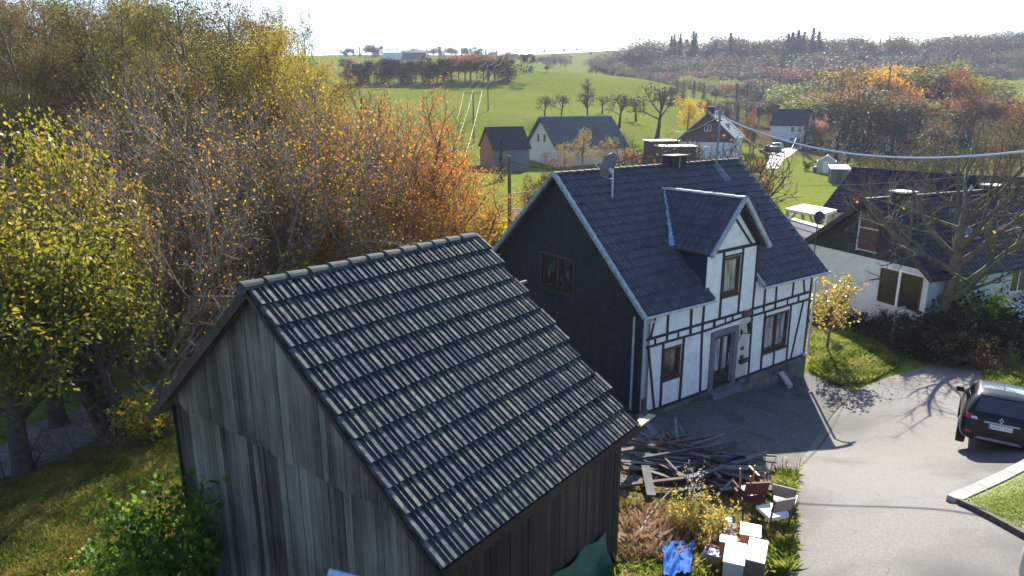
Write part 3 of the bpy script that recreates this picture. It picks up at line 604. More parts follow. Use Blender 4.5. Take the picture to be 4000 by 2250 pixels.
# ------------------------------------------------------------------ barn
BK = .94; BA = .9054
barn = empty('wooden_barn', (-3.8761*BK, 10.0357*BK, 0), BA, 'weathered plank barn with ribbed grey concrete tile roof in the foreground', 'barn')
BZ = lambda z: z-.54/BK                                          # own heights to world heights (before scaling)
BR, BE, BW_ = BZ(8.36), BZ(5.293), 3.80; BT = (BR-BE)/BW_; BSL = math.hypot(1, BT); BL_ = 5.1
def wood(name, cols, stretch=(14, 14, .5), rough=.85):
    """weathered planks: the tint attribute picks the plank's tone, fine grain runs upward"""
    m = bpy.data.materials.new(name); m.use_nodes = True; nt = m.node_tree; N = nt.nodes; L = nt.links; b = N['Principled BSDF']; b.inputs['Roughness'].default_value = rough
    b.inputs['Specular IOR Level'].default_value = .25
    tc = N.new('ShaderNodeTexCoord'); mp = N.new('ShaderNodeMapping'); mp.inputs['Scale'].default_value = stretch; L.new(tc.outputs['Object'], mp.inputs[0])
    nz = N.new('ShaderNodeTexNoise'); nz.inputs['Scale'].default_value = 1.6; nz.inputs['Detail'].default_value = 9; nz.inputs['Roughness'].default_value = .7; L.new(mp.outputs[0], nz.inputs['Vector'])
    a = N.new('ShaderNodeAttribute'); a.attribute_name = 'tint'; n2 = N.new('ShaderNodeTexNoise'); n2.inputs['Scale'].default_value = .55; n2.inputs['Detail'].default_value = 6; L.new(tc.outputs['Object'], n2.inputs['Vector'])
    s1 = N.new('ShaderNodeMath'); s1.operation = 'MULTIPLY_ADD'; s1.inputs[1].default_value = .26; L.new(a.outputs['Fac'], s1.inputs[0])
    s2 = N.new('ShaderNodeMath'); s2.operation = 'MULTIPLY_ADD'; s2.inputs[1].default_value = .8; L.new(nz.outputs['Fac'], s2.inputs[0]); s2.inputs[2].default_value = -.3
    L.new(s2.outputs[0], s1.inputs[2])
    s3 = N.new('ShaderNodeMath'); s3.operation = 'MULTIPLY_ADD'; s3.inputs[1].default_value = .7; L.new(n2.outputs['Fac'], s3.inputs[0]); L.new(s1.outputs[0], s3.inputs[2])
    s4 = N.new('ShaderNodeMath'); s4.operation = 'SUBTRACT'; L.new(s3.outputs[0], s4.inputs[0]); s4.inputs[1].default_value = .13
    cr = N.new('ShaderNodeValToRGB'); e = cr.color_ramp.elements
    for i, c in enumerate(cols):
        el = e[i] if i < 2 else e.new(.9)
        el.position = .18+.6*i/(len(cols)-1); el.color = (*c, 1)
    L.new(s4.outputs[0], cr.inputs[0])
    # knots
    vo = N.new('ShaderNodeTexVoronoi'); vo.inputs['Scale'].default_value = 3.2; mp2 = N.new('ShaderNodeMapping'); mp2.inputs['Scale'].default_value = (1.6, 1.6, .6); L.new(tc.outputs['Object'], mp2.inputs[0]); L.new(mp2.outputs[0], vo.inputs['Vector'])
    kr = N.new('ShaderNodeValToRGB'); kr.color_ramp.elements[0].position = .03; kr.color_ramp.elements[0].color = (.25, .25, .25, 1); kr.color_ramp.elements[1].position = .075; kr.color_ramp.elements[1].color = (1, 1, 1, 1)
    L.new(vo.outputs['Distance'], kr.inputs[0]); mx = N.new('ShaderNodeMixRGB'); mx.blend_type = 'MULTIPLY'; mx.inputs[0].default_value = 1; L.new(cr.outputs[0], mx.inputs[1]); L.new(kr.outputs[0], mx.inputs[2])
    L.new(mx.outputs[0], b.inputs['Base Color'])
    bp = N.new('ShaderNodeBump'); bp.inputs['Strength'].default_value = .6; bp.inputs['Distance'].default_value = .012; L.new(nz.outputs['Fac'], bp.inputs['Height']); L.new(bp.outputs[0], b.inputs['Normal'])
    return m
M_BARN = wood('weathered_grey_planks', [(.012, .010, .010), (.105, .096, .09), (.25, .235, .22)])
M_BARN2 = wood('dark_brown_planks', [(.010, .008, .009), (.038, .026, .024), (.085, .06, .05)])
M_OLDWOOD = wood('old_grey_timber', [(.04, .04, .042), (.12, .12, .125), (.24, .235, .23)], (3, 14, 14))
def groof(b): return BR-BT*abs(b)-.10
def planks(mb, b0, b1, w, zlo, zhi, xface, th, seed, ragged=0):
    rr = random.Random(seed); b = b0
    while b < b1-.02:
        ww = min(w*rr.uniform(.8, 1.25), b1-b); e0, e1 = b+.004, b+ww-.004; lo = zlo+(rr.uniform(-.03, .05) if ragged else 0); x = xface+rr.uniform(-.008, .008)
        t0, t1 = min(zhi, groof(e0)), min(zhi, groof(e1)); tn = rr.random()
        if max(t0, t1) > lo+.03:
            t0 = max(t0, lo+.01); t1 = max(t1, lo+.01)
            if ragged:      # wavy lower edge of each board
                k = np.linspace(0, 1, 6); bot = [(x, e0+(e1-e0)*t, lo-.035*math.sin(math.pi*t)+rr.uniform(-.008, .008)) for t in k]
            else: bot = [(x, e0, lo), (x, e1, lo)]
            topp = [(x, e1, t1), (x, e0, t0)]
            pts = bot+topp
            mb.poly(pts[::-1], tn); mb.poly([(p[0]+th, p[1], p[2]) for p in pts], tn)
            n_ = len(pts)
            for i in range(n_):
                p, q = pts[i], pts[(i+1) % n_]; mb.add([p, q, (q[0]+th, q[1], q[2]), (p[0]+th, p[1], p[2])], [[0, 1, 2, 3]], tn)
        b += ww
mb = MB(); planks(mb, -3.5, 3.66, .17, -2.5, 5.3, .25, .03, 3); planks(mb, -3.4, 3.5, .19, BZ(5.56), 9, .10, .03, 4, 1)
mb.build('gable_wall', M_BARN, barn, scale=BK, tint=True)
mb = MB(); r4 = random.Random(5); x = .16
while x < 5.05:
    ww = min(r4.uniform(.11, .17), 5.08-x); y = -3.5+r4.uniform(-.008, .008); mb.b2(x+.004, x+ww-.004, y-.015, y+.015, -2.5, groof(3.5)-.02, r4.random()); x += ww
mb.b2(4.98, 5.1, -3.53, -3.42, -2.5, groof(3.5), .3)
mb.b2(5.02, 5.06, -3.4, 3.5, -2.5, groof(3.5), .3); mb.poly([(5.05, -3.4, groof(3.5)), (5.05, 3.5, groof(3.5)), (5.05, 0, BR-.12)], .3)
mb.b2(.2, 5.0, 3.55, 3.6, -2.5, groof(3.6), .3)
mb.build('side_wall', M_BARN2, barn, scale=BK, tint=True)
M_TILE_B = mat('lichen_concrete_tile', (.03, .036, .045), (.085, .09, .09), 9, .9, .35, 9, .25, c3=(.035, .05, .055), s3=1.2, lo=.3, hi=.7, bscale=70)
dSb_ = np.array([0, -1, -BT])/BSL; nb_ = np.array([0, -BT, 1])/BSL
prof_b = [(.0, .0), (.04, .002), (.10, .036), (.36, .038), (.46, .004), (.70, .0), (.75, .032), (.83, .032), (.93, .0)]
mb = MB(); brl = (BW_+.02)*BSL
def brow(r, s):
    e1 = 5.13+(.06 if r % 4 == 1 else 0)-.02*(r % 3); return [(-.12, e1)]
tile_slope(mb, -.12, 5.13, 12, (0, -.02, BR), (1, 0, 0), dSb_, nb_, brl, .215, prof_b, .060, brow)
mb.add([(-.12, .0, BR), (5.13, 0, BR), (5.13, 3.95, BR-BT*3.95), (-.12, 3.95, BR-BT*3.95)], [[0, 1, 2, 3]])
for k in range(13):   # overlapping courses of the hidden slope, seen at the verge
    s = k*3.95/13; n_ = np.array([0, BT, 1])/BSL; d_ = np.array([0, 1, -BT])/BSL; mb.box(np.array([-.06, s+.16, BR-BT*(s+.16)+.01]), (.07, .2, .014), ((1, 0, 0), norm(d_+n_*.07), n_), .1)
mb.add([(-.10, 0, BR-.09), (5.1, 0, BR-.09), (5.1, 3.9, BR-BT*3.9-.09), (-.10, 3.9, BR-BT*3.9-.09)], [[0, 1, 2, 3]])
mb.add([(-.10, 0, BR-.09), (5.1, 0, BR-.09), (5.1, -3.75, BR-BT*3.75-.09), (-.10, -3.75, BR-BT*3.75-.09)], [[3, 2, 1, 0]])
mb.add([(-.10, 0, BR), (-.10, 0, BR-.09), (-.10, -3.75, BR-BT*3.75-.09), (-.10, -3.75, BR-BT*3.75)], [[0, 1, 2, 3]])
mb.add([(5.1, 0, BR), (5.1, 0, BR-.09), (5.1, -3.75, BR-BT*3.75-.09), (5.1, -3.75, BR-BT*3.75)], [[3, 2, 1, 0]])
M_TILE_R = mat('concrete_tile_with_painted_lit_rolls', (.020, .026, .040), (.052, .060, .072), 9, .9, .3, 9, .2, c3=(.028, .046, .06), s3=1.2, lo=.3, hi=.7, bscale=60, bdist=.003)  # dark navy base puts the shade between the rolls into the colour
painted_lit_tops(M_TILE_R, (.125, .13, .122), (.22, .218, .165), .3, .56)  # sunlit tone painted on the flat tops of the barn's rolls
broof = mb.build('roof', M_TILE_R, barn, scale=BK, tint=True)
mb = MB(); ridge_tiles(mb, (5.02, 0, BR+.0), (-.16, 0, BR+.0), 13, .115)
mb.tube([(-.16, 0, BR-.02), (-.2, 0, BR+.0)], [.11, .09], 9)
for k in range(13): mb.box((.3+k*.39, -.2, BR-BT*.2+.045), (.12, .06, .015), ((1, 0, 0), dSb_, nb_))
mb.build('ridge_tiles', M_TILE_B, broof, scale=BK)
mb = MB(); t_ = .03
for sgn in (-1, 1):
    n_ = np.array([0, sgn*BT, 1])/BSL
    mb.beam((-.125, 0, BR-(.10 if sgn > 0 else .06)), (-.125, sgn*3.88, BR-BT*3.88-(.10 if sgn > 0 else .055)), .13 if sgn > 0 else .07, .03, (1, 0, 0))
mb.build('barge_board', wood('dark_barge_board', [(.015, .012, .012), (.05, .035, .03), (.10, .08, .07)], (3, 3, 3)), barn, scale=BK, tint=True)
mb = MB(); mb.beam((-.1, -3.86, BE-.09), (5.15, -3.86, BE-.09), .16, .04, (0, 1, 0)); mb.beam((-.05, -3.62, BE-.02), (5.1, -3.62, BE-.02), .12, .3, (0, 1, 0))
mb.build('eaves_board', M_BARN2, barn, scale=BK, tint=True)
# batten ends sticking out on the right
for s, l in ((1.35, .32), (2.3, .08)):
    mb = MB(); P = np.array([5.1, 0, BR])+dSb_*s*1.0-nb_*.02; mb.beam(P-[.2, 0, 0], P+[l, 0, 0], .05, .05); mb.build('batten_end', M_OLDWOOD, broof, scale=BK, tint=True)
# green tarpaulin pinned to the side wall
def cloth(name, corners, n, mtl, amp, label, cat, thick=.006, seed=1):
    """a creased sheet between four corners"""
    P = [np.array(c, float) for c in corners]; u = np.linspace(0, 1, n); rr = np.random.RandomState(seed)
    U, V_ = np.meshgrid(u, u); G = P[0]*(1-U)[..., None]*(1-V_)[..., None]+P[1]*U[..., None]*(1-V_)[..., None]+P[2]*U[..., None]*V_[..., None]+P[3]*(1-U)[..., None]*V_[..., None]
    nn = norm(np.cross(P[1]-P[0], P[3]-P[0])); ph = rr.rand(6)*6
    h = amp*(np.sin(U*17+V_*9+ph[0])*.35+np.sin(U*31-V_*13+ph[1])*.2+np.sin((U+V_)*11+ph[2])*.4+np.abs(np.sin(U*9-V_*4+ph[3]))*.6+rr.randn(n, n)*.05)
    G = G+nn*h[..., None]; W = G.reshape(-1, 3); W2 = W-nn*thick; i = np.arange(n-1)[:, None]*n; j = np.arange(n-1)[None]
    Q = np.stack([i+j, i+j+1, i+n+j+1, i+n+j], -1).reshape(-1, 4); mb = MB(); mb.add(W, Q); mb.add(W2, Q[:, ::-1]); o = mb.build(name, mtl, None, smooth=True); return tag(o, label, cat)
def BP(a, b, z):       # point of the barn in world space
    c, s = math.cos(BA), math.sin(BA); a, b, z = a*BK, b*BK, z*BK
    return np.array([-3.8761*BK+c*a-s*b, 10.0357*BK+s*a+c*b, z])
cloth('tarpaulin', [BP(2.2, -3.60, BZ(3.32)), BP(4.56, -3.58, BZ(3.22)), BP(5.06, -3.62, BZ(1.2)), BP(2.2, -3.66, BZ(.8))], 26, mat('teal_tarpaulin', (.018, .075, .07), (.035, .11, .10), 3, .5, spec=.4), .05,
      'dark green tarpaulin fixed across the lower side wall of the plank barn', 'tarpaulin')
o = MB().tube([at(826, 1439, 8.2), at(915, 1462, 8.3), at(1000, 1490, 8.4)], .045, 8).build('plastic_pipe', mat('pale_blue_plastic', (.25, .42, .60), (.35, .5, .66), 5, .5), None, smooth=True)
tag(o, 'pale blue plastic pipe below the gable of the plank barn', 'pipe')
# ------------------------------------------------------------------ vegetation builders
def leaf_quads(mb, P, size, rs, tint, flat=.0, aspect=.6, droop=.0):
    """small pointed leaves at points P, random orientation"""
    n = len(P); 
    if n == 0: return
    size = np.broadcast_to(size, (n,)); d = rs.randn(n, 3); d[:, 2] = d[:, 2]*(1-flat)-droop; d /= np.linalg.norm(d, axis=1, keepdims=True)+1e-9
    e = rs.randn(n, 3); e -= d*(e*d).sum(1, keepdims=True); e /= np.linalg.norm(e, axis=1, keepdims=True)+1e-9
    L = (d*size[:, None]).astype(np.float32); Wd = (e*(size*aspect*.5)[:, None]).astype(np.float32)
    V = np.stack([P, P+L*.45+Wd, P+L, P+L*.45-Wd], 1).reshape(-1, 3)
    mb.add(V, np.arange(4*n).reshape(n, 4), tint)

def grow(seed, Ht, r0, levels, stems=1, stem_ang=0, lean=(0, 0), base_bare=.25, ivy=False):
    """levels: list of dict(n, len, ang, up, gn, seg, start).  returns (wood MB, anchors by level)"""
    rr = random.Random(seed); mb = MB(); anchors = []
    sides = [8, 6, 4, 3, 3]
    def rv(): 
        v = np.array([rr.gauss(0, 1), rr.gauss(0, 1), rr.gauss(0, 1)]); return v/(np.linalg.norm(v)+1e-9)
    def branch(p, d, L, r, lev):
        lv = levels[lev]; ns = lv['seg']; pts = [p]; q = p; dd = d
        for i in range(ns):
            dd = dd+rv()*lv['gn']+np.array([0, 0, lv['up']]); dd = dd/np.linalg.norm(dd); q = q+dd*(L/ns); pts.append(q)
        pts = np.array(pts); tip = .25 if lev < len(levels)-1 else .5
        rad = r*(1-(1-tip)*np.linspace(0, 1, ns+1)**.8)
        if lev == 0: rad[0] *= 1.35
        mb.tube(pts, rad, sides[min(lev, 4)], cap=False, tint=rr.random())
        if lev >= len(levels)-2: anchors.append((pts, dd, lev))
        if lev+1 < len(levels):
            nx = levels[lev+1]; n = max(1, int(round(nx['n']*rr.uniform(.8, 1.2)*(1 if lev == 0 else min(1.3, .45+L/levels[lev]['ref']*.55)))))
            ph = rr.random()*6.28
            for k in range(n):
                t = lv['start']+(1-lv['start'])*((k+rr.random()*.9)/n); t = min(t, .99); f = t*ns; i = min(int(f), ns-1); pos = pts[i]*(1-(f-i))+pts[i+1]*(f-i)
                ax = pts[i+1]-pts[i]; ax = ax/np.linalg.norm(ax); ph += 2.4+rr.uniform(-.5, .5)
                a = np.cross(ax, [0, 0, 1.]); 
                if np.linalg.norm(a) < .05: a = np.array([1., 0, 0])
                a /= np.linalg.norm(a); b = np.cross(ax, a); pr = a*math.cos(ph)+b*math.sin(ph); an = R(nx['ang']*rr.uniform(.7, 1.25))
                nd = ax*math.cos(an)+pr*math.sin(an)
                ll = nx['len']*rr.uniform(.65, 1.2)*(1-.45*t if lev == 0 else 1-.25*t)*(L/levels[lev]['ref'] if lev > 0 else 1)
                rb = min(r*(1-(1-tip)*t)*.62, r*.55); rb = max(rb, nx.get('rmin', .006))
                branch(pos, nd, ll, rb, lev+1)
    for k, lv in enumerate(levels): lv['ref'] = lv.get('len', Ht)
    levels[0]['ref'] = Ht
    for sidx in range(stems):
        az = sidx*6.283/stems+rr.uniform(-.5, .5); an = R(stem_ang*rr.uniform(.5, 1.2)) if stems > 1 else 0
        d = np.array([math.sin(an)*math.cos(az)+lean[0], math.sin(an)*math.sin(az)+lean[1], math.cos(an)])
        branch(np.array([0.15*math.cos(az)*(stems > 1), .15*math.sin(az)*(stems > 1), -.3]), norm(d), Ht*rr.uniform(.85, 1.05), r0*rr.uniform(.7, 1) if stems > 1 else r0, 0)
    return mb, anchors

def leaf_crown(anchors, per, size, spread, seed, tint_fn, droop=.3, levmin=0, keep=1.0, aspect=.6, flat=.2):
    rs = np.random.RandomState(seed); P = []; Tn = []
    clump = {}
    for pts, dd, lev in anchors:
        if rs.rand() > keep: continue
        n = rs.poisson(per); 
        if n == 0: continue
        m = len(pts)-1; f = rs.rand(n)*.8*m+.2*m; i = np.minimum(f.astype(int), m-1); t = (f-i)[:, None]
        q = pts[i]*(1-t)+pts[i+1]*t+rs.randn(n, 3)*spread; P.append(q); c = rs.rand()
        Tn.append(np.clip(c*.5+rs.rand(n)*.5, 0, 1))
    if not P: P = [np.zeros((1, 3))]; Tn = [np.zeros(1)]
    P = np.concatenate(P); Tn = np.concatenate(Tn); Tn = tint_fn(P, Tn, rs) if tint_fn else Tn
    mb = MB(); leaf_quads(mb, P, size*rs.uniform(.6, 1.3, len(P)), rs, Tn, flat, aspect, droop); return mb

M_BARK = mat('grey_brown_bark', (.075, .062, .048), (.19, .165, .135), 6, .9, .5, 7, .2, c3=(.11, .12, .04), s3=1.5)
M_BARK_L = mat('pale_twig_bark', (.12, .093, .068), (.25, .205, .16), 4, .8, .2)
M_BARK_M = mat('mossy_bark', (.075, .06, .05), (.16, .135, .11), 5, .9, .5, 7, .2, c3=(.16, .165, .05), s3=2.2)
M_BARK_D = mat('dark_bark', (.03, .025, .022), (.075, .062, .052), 5, .9, .4)
M_BARK_R = mat('reddish_bark', (.055, .035, .03), (.13, .09, .075), 5, .9, .3)
L_YEL = ramp_mat('yellow_green_leaves', ramp((78, 88, 20), (120, 128, 28), (176, 165, 38), (208, 178, 40), (190, 120, 24)), trans=.5)
L_BIRCH = ramp_mat('birch_leaves', ramp((80, 76, 36), (108, 102, 46), (144, 132, 60), (170, 148, 70), k=.85), trans=.45, vary=.8)
L_BRIGHT = ramp_mat('bright_yellow_leaves', ramp((112, 106, 42), (150, 136, 52), (184, 162, 64), (190, 146, 54), k=.8), trans=.5)
L_ORANGE = ramp_mat('orange_leaves', ramp((124, 66, 46), (170, 88, 46), (204, 120, 48), (210, 152, 56), (146, 78, 60), k=1.15), trans=.5, vary=.4)
L_MIX = ramp_mat('yellow_orange_leaves', ramp((104, 98, 30), (158, 138, 40), (190, 156, 44), (196, 136, 40), (140, 84, 40)), trans=.5, vary=.4)
L_BROWN = ramp_mat('brown_leaves', ramp((92, 60, 44), (130, 84, 56), (150, 104, 60), (120, 66, 46)), trans=.4, vary=.5)
L_GREEN = ramp_mat('green_leaves', ramp((38, 62, 20), (60, 92, 26), (92, 120, 36), (150, 160, 50)), trans=.45, spec=.2, rough=.6)
L_WALNUT = ramp_mat('walnut_leaves', ramp((40, 58, 24), (84, 100, 34), (142, 136, 44), (182, 152, 46), (186, 116, 38), k=.95), trans=.5, rough=.5)
L_DARK = ramp_mat('dark_evergreen_leaves', ramp((18, 22, 20), (26, 34, 26), (38, 48, 34), (54, 60, 44)), trans=.12, spec=.08, rough=.9)
L_IVY = ramp_mat('ivy_leaves', ramp((20, 32, 18), (34, 52, 26), (52, 72, 34), (80, 96, 52)), trans=.2, spec=.6, rough=.35)
L_SPRUCE = ramp_mat('spruce_needles', ramp((14, 22, 16), (24, 34, 22), (38, 48, 30), (54, 60, 38)), trans=.1, vary=.4)
L_TWIG = ramp_mat('bare_twig_haze', ramp((70, 62, 50), (94, 82, 64), (116, 102, 76), (84, 72, 60), k=.8), trans=.15, vary=.5)
L_OLIVE = ramp_mat('fading_olive_leaves', ramp((70, 66, 34), (104, 94, 44), (138, 118, 56), (120, 84, 48)), trans=.4, vary=.6)
L_OLIVE_FAR = ramp_mat('far_olive_leaves', ramp((66, 64, 34), (92, 86, 42), (120, 106, 52), (112, 84, 46), k=.75), trans=.35, vary=.6)
L_RUST = ramp_mat('rust_red_leaves', ramp((110, 54, 34), (150, 76, 42), (176, 100, 52), (140, 76, 50)), trans=.4, vary=.3)
L_PINK = ramp_mat('pinkish_leaves', ramp((120, 80, 70), (160, 112, 96), (180, 134, 108), (140, 90, 80)), trans=.4)

PROTO = {}
def proto(name, wood_mb, leaf_mb, bark, leafm, height, objname='tree'):
    """hidden-free prototype: returns builder data; the first use takes the objects themselves"""
    zz = np.concatenate([v[:, 2] for v in wood_mb.V]+([v[::4, 2] for v in leaf_mb.V] if leaf_mb is not None else [])); height = float(np.percentile(zz, 99.6))
    PROTO[name] = dict(w=wood_mb, l=leaf_mb, bark=bark, leaf=leafm, h=height, made=None, on=objname)
def plant(name, x, y, h, rz=None, label='', cat='tree', group=None, sq=1.0, z=None, on=None):
    p = PROTO[name]; z = Hs(x, y) if z is None else z; s = h/p['h']; rz = random.uniform(0, 6.28) if rz is None else rz
    e = empty(on or p['on'], (x, y, z-.05), rz, label, cat, group); e.scale = (s*sq, s*sq, s)
    if p['made'] is None:
        ks = []
        if p['w'] is not None: ks.append(p['w'].build('trunk', p['bark'], e, smooth=True, tint=True))
        if p['l'] is not None: ks.append(p['l'].build('crown', p['leaf'], e, tint=True))
        p['made'] = ks; p['w'] = p['l'] = None
    else:
        for k in p['made']:
            d = k.copy(); COL.objects.link(d); d.parent = e
    return e
def height_to(x, ytop, Y, X=None):
    """world x and the height that brings the top to that line of the picture"""
    P = atY(x, ytop, Y); return P[0], P[2]-Hs(P[0], Y)

# near prototypes
def lv(n, ln, ang, up, gn, seg, start=.2, rmin=.006): return dict(n=n, len=ln, ang=ang, up=up, gn=gn, seg=seg, start=start, rmin=rmin)
# bare fan-shaped tree with long rising twigs
w, a = grow(11, 8, .17, [lv(1, 8, 0, .05, .10, 7, .22), lv(11, 4.6, 42, .07, .12, 6, .2, .03), lv(8, 2.3, 32, .06, .12, 5, .15, .014), lv(6, 1.15, 30, .05, .14, 3, .15, .010), lv(4, .6, 28, .04, .1, 2, .1, .007)], 3, 24)
proto('fan', w, leaf_crown(a, .25, .095, .1, 1, None, .5), M_BARK_L, L_MIX, 11.5, 'bare_tree')
w, a = grow(12, 8, .15, [lv(1, 8, 0, .05, .12, 7, .2), lv(12, 4.2, 46, .08, .12, 6, .15, .03), lv(9, 2.2, 34, .07, .14, 5, .12, .013), lv(6, 1.1, 32, .05, .14, 3, .12, .010), lv(4, .55, 30, .04, .1, 2, .1, .007)], 4, 30)
proto('fan2', w, leaf_crown(a, .5, .095, .16, 2, None, .5), M_BARK_L, L_MIX, 11.0, 'bare_tree')
# crooked dark tree with orange and yellow leaves
w, a = grow(21, 9, .2, [lv(1, 9, 0, .03, .10, 8, .22), lv(12, 4.4, 50, .09, .15, 6, .15, .035), lv(8, 2.2, 40, .05, .16, 5, .12, .014), lv(6, 1.0, 36, .04, .16, 3, .1, .009)], 2, 14)
proto('orange', w, leaf_crown(a, 10, .105, .24, 3, None, .5, keep=.75), M_BARK_R, L_ORANGE, 11, 'autumn_tree')
w, a = grow(22, 9, .17, [lv(1, 9, 0, .03, .09, 8, .2), lv(13, 4.0, 46, .08, .15, 6, .12, .035), lv(8, 2.1, 38, .05, .16, 5, .12, .014), lv(6, 1.0, 36, .04, .16, 3, .1, .009)], 2, 16)
proto('mix', w, leaf_crown(a, 10, .105, .24, 4, None, .5, keep=.7), M_BARK, L_MIX, 11, 'autumn_tree')
w, a = grow(23, 10, .15, [lv(1, 10, 0, .04, .09, 8, .25), lv(14, 3.6, 38, .12, .12, 6, .15, .03), lv(8, 1.9, 34, .1, .14, 5, .12, .012), lv(6, .9, 34, .06, .14, 3, .1, .008)], 1)
proto('sparse', w, leaf_crown(a, 1.6, .12, .14, 5, None, .4, keep=.7), M_BARK, L_BROWN, 11.5, 'bare_tree')
# tall birch-like trees, small leaves
def mixed_tint(P, T, rs): return np.clip(T*.7+.3*rs.rand(len(T)), 0, 1)  # random spread of leaf tones, the same at every height
w, a = grow(31, 15, .19, [lv(1, 15, 0, .04, .06, 10, .2), lv(26, 3.8, 48, .10, .12, 6, .2, .035), lv(8, 1.9, 42, -.02, .14, 4, .15, .014), lv(6, .95, 38, -.12, .12, 3, .1, .009)], 1)
proto('birch', w, leaf_crown(a, 17, .10, .22, 6, mixed_tint, .6, keep=.85), M_BARK_L, L_BIRCH, 16, 'birch_tree')
w, a = grow(32, 15, .2, [lv(1, 15, 0, .04, .07, 10, .15), lv(28, 4.4, 52, .12, .12, 6, .15, .035), lv(9, 2.1, 42, .0, .14, 4, .12, .014), lv(6, 1.0, 38, -.08, .12, 3, .1, .009)], 1)
proto('willow', w, leaf_crown(a, 20, .11, .3, 7, mixed_tint, .6), M_BARK, L_BRIGHT, 16, 'leafy_tree')
w, a = grow(33, 15, .18, [lv(1, 15, 0, .04, .07, 10, .2), lv(24, 4.0, 46, .12, .12, 6, .15, .035), lv(9, 2.0, 40, .04, .14, 4, .12, .014), lv(6, 1.0, 36, .0, .12, 3, .1, .009)], 1)
proto('birch_brown', w, leaf_crown(a, 13, .10, .24, 8, None, .5, keep=.85), M_BARK, L_OLIVE, 16, 'birch_tree')
# leafy walnut-like tree in the left foreground
def wal(P, T, rs):
    h = P[:, 2]/9.0; return np.clip(T*.55+h*.45-.08+(rs.rand(len(T))-.5)*.2, 0, 1)
w, a = grow(41, 6.0, .24, [lv(1, 6, 0, .02, .07, 8, .3), lv(13, 3.4, 52, .10, .14, 6, .2, .04), lv(8, 1.8, 44, .03, .16, 4, .15, .016), lv(6, .85, 40, -.03, .14, 3, .1, .009)], 1)
proto('walnut', w, leaf_crown(a, 21, .125, .24, 9, wal, .8, aspect=.55), M_BARK_D, L_WALNUT, 8.5, 'walnut_tree')
# big bare garden tree on the right, mossy limbs
w, a = grow(52, 6.5, .34, [lv(1, 6.8, 0, .04, .07, 8, .28), lv(13, 5.8, 62, .06, .15, 8, .25, .07), lv(10, 2.9, 46, .04, .18, 6, .18, .022), lv(7, 1.4, 42, .03, .18, 4, .12, .010), lv(5, .7, 38, .02, .14, 2, .1, .007)], 1)
proto('bigbare', w, leaf_crown(a, .008, .1, .05, 10, None, .6), M_BARK_M, L_MIX, 9.6, 'bare_tree')
# orchard tree
w, a = grow(61, 2.6, .2, [lv(1, 2.6, 0, .02, .08, 5, .6), lv(8, 2.6, 50, .03, .2, 5, .5, .07), lv(7, 1.5, 46, .03, .22, 4, .2, .03), lv(6, .8, 42, .02, .2, 3, .1, .02)], 1)
proto('orchard', w, leaf_crown(a, 2.2, .16, .12, 11, None, .2), M_BARK_D, L_TWIG, 4.8, 'orchard_tree')
w, a = grow(62, 7, .22, [lv(1, 7, 0, .02, .05, 6, .3), lv(16, 2.2, 50, .08, .16, 5, .2, .05), lv(8, 1.2, 44, .05, .2, 3, .15, .025), lv(5, .6, 42, .02, .18, 2, .1, .018)], 1)
proto('pear', w, leaf_crown(a, 3.5, .16, .14, 12, None, .2), M_BARK_D, L_TWIG, 8.2, 'pear_tree')

def shrub(seed, n_stem, Ht, spread, per, size, leafm, bark, name, key, sp=.08, tf=None, droop=.2):
    w, a = grow(seed, Ht, .03, [lv(1, Ht, 0, .05, .14, 5, .15, .02), lv(7, Ht*.5, 42, .06, .16, 4, .15, .009), lv(5, Ht*.25, 40, .03, .16, 2, .1, .006)], n_stem, spread)
    proto(key, w, leaf_crown(a, per, size, sp, seed, tf, droop), bark, leafm, Ht*1.05, name)
shrub(71, 9, 2.2, 45, 9, .13, L_DARK, M_BARK_D, 'rhododendron_shrub', 'rhodo', .12)
shrub(72, 8, 1.8, 38, 7, .12, L_YEL, M_BARK, 'leafy_shrub', 'yshrub', .1)
shrub(73, 8, 1.9, 36, 5, .10, L_BROWN, M_BARK, 'autumn_shrub', 'bshrub', .1)
shrub(74, 10, 2.4, 30, 9, .16, L_GREEN, M_BARK_D, 'hazel_shrub', 'hazel', .12, None, .4)
shrub(75, 7, 1.4, 34, .25, .08, L_BROWN, M_BARK_R, 'bare_shrub', 'bare_shrub', .1)
shrub(76, 9, 2.2, 34, 8, .14, L_MIX, M_BARK, 'autumn_shrub', 'oshrub', .12)
w, a = grow(77, 1.9, .06, [lv(1, 1.9, 0, .02, .06, 5, .45, .02), lv(12, 1.5, 46, .14, .14, 5, .3, .016), lv(7, .8, 40, .08, .16, 3, .15, .009), lv(4, .4, 38, .05, .14, 2, .1, .006)], 1)
proto('young', w, leaf_crown(a, 4.2, .11, .07, 13, None, .3), M_BARK_R, ramp_mat('young_tree_leaves', ramp((96, 88, 34), (160, 140, 50), (196, 176, 84), (150, 84, 40)), trans=.5, rough=.4, spec=.6), 3.4, 'young_tree')

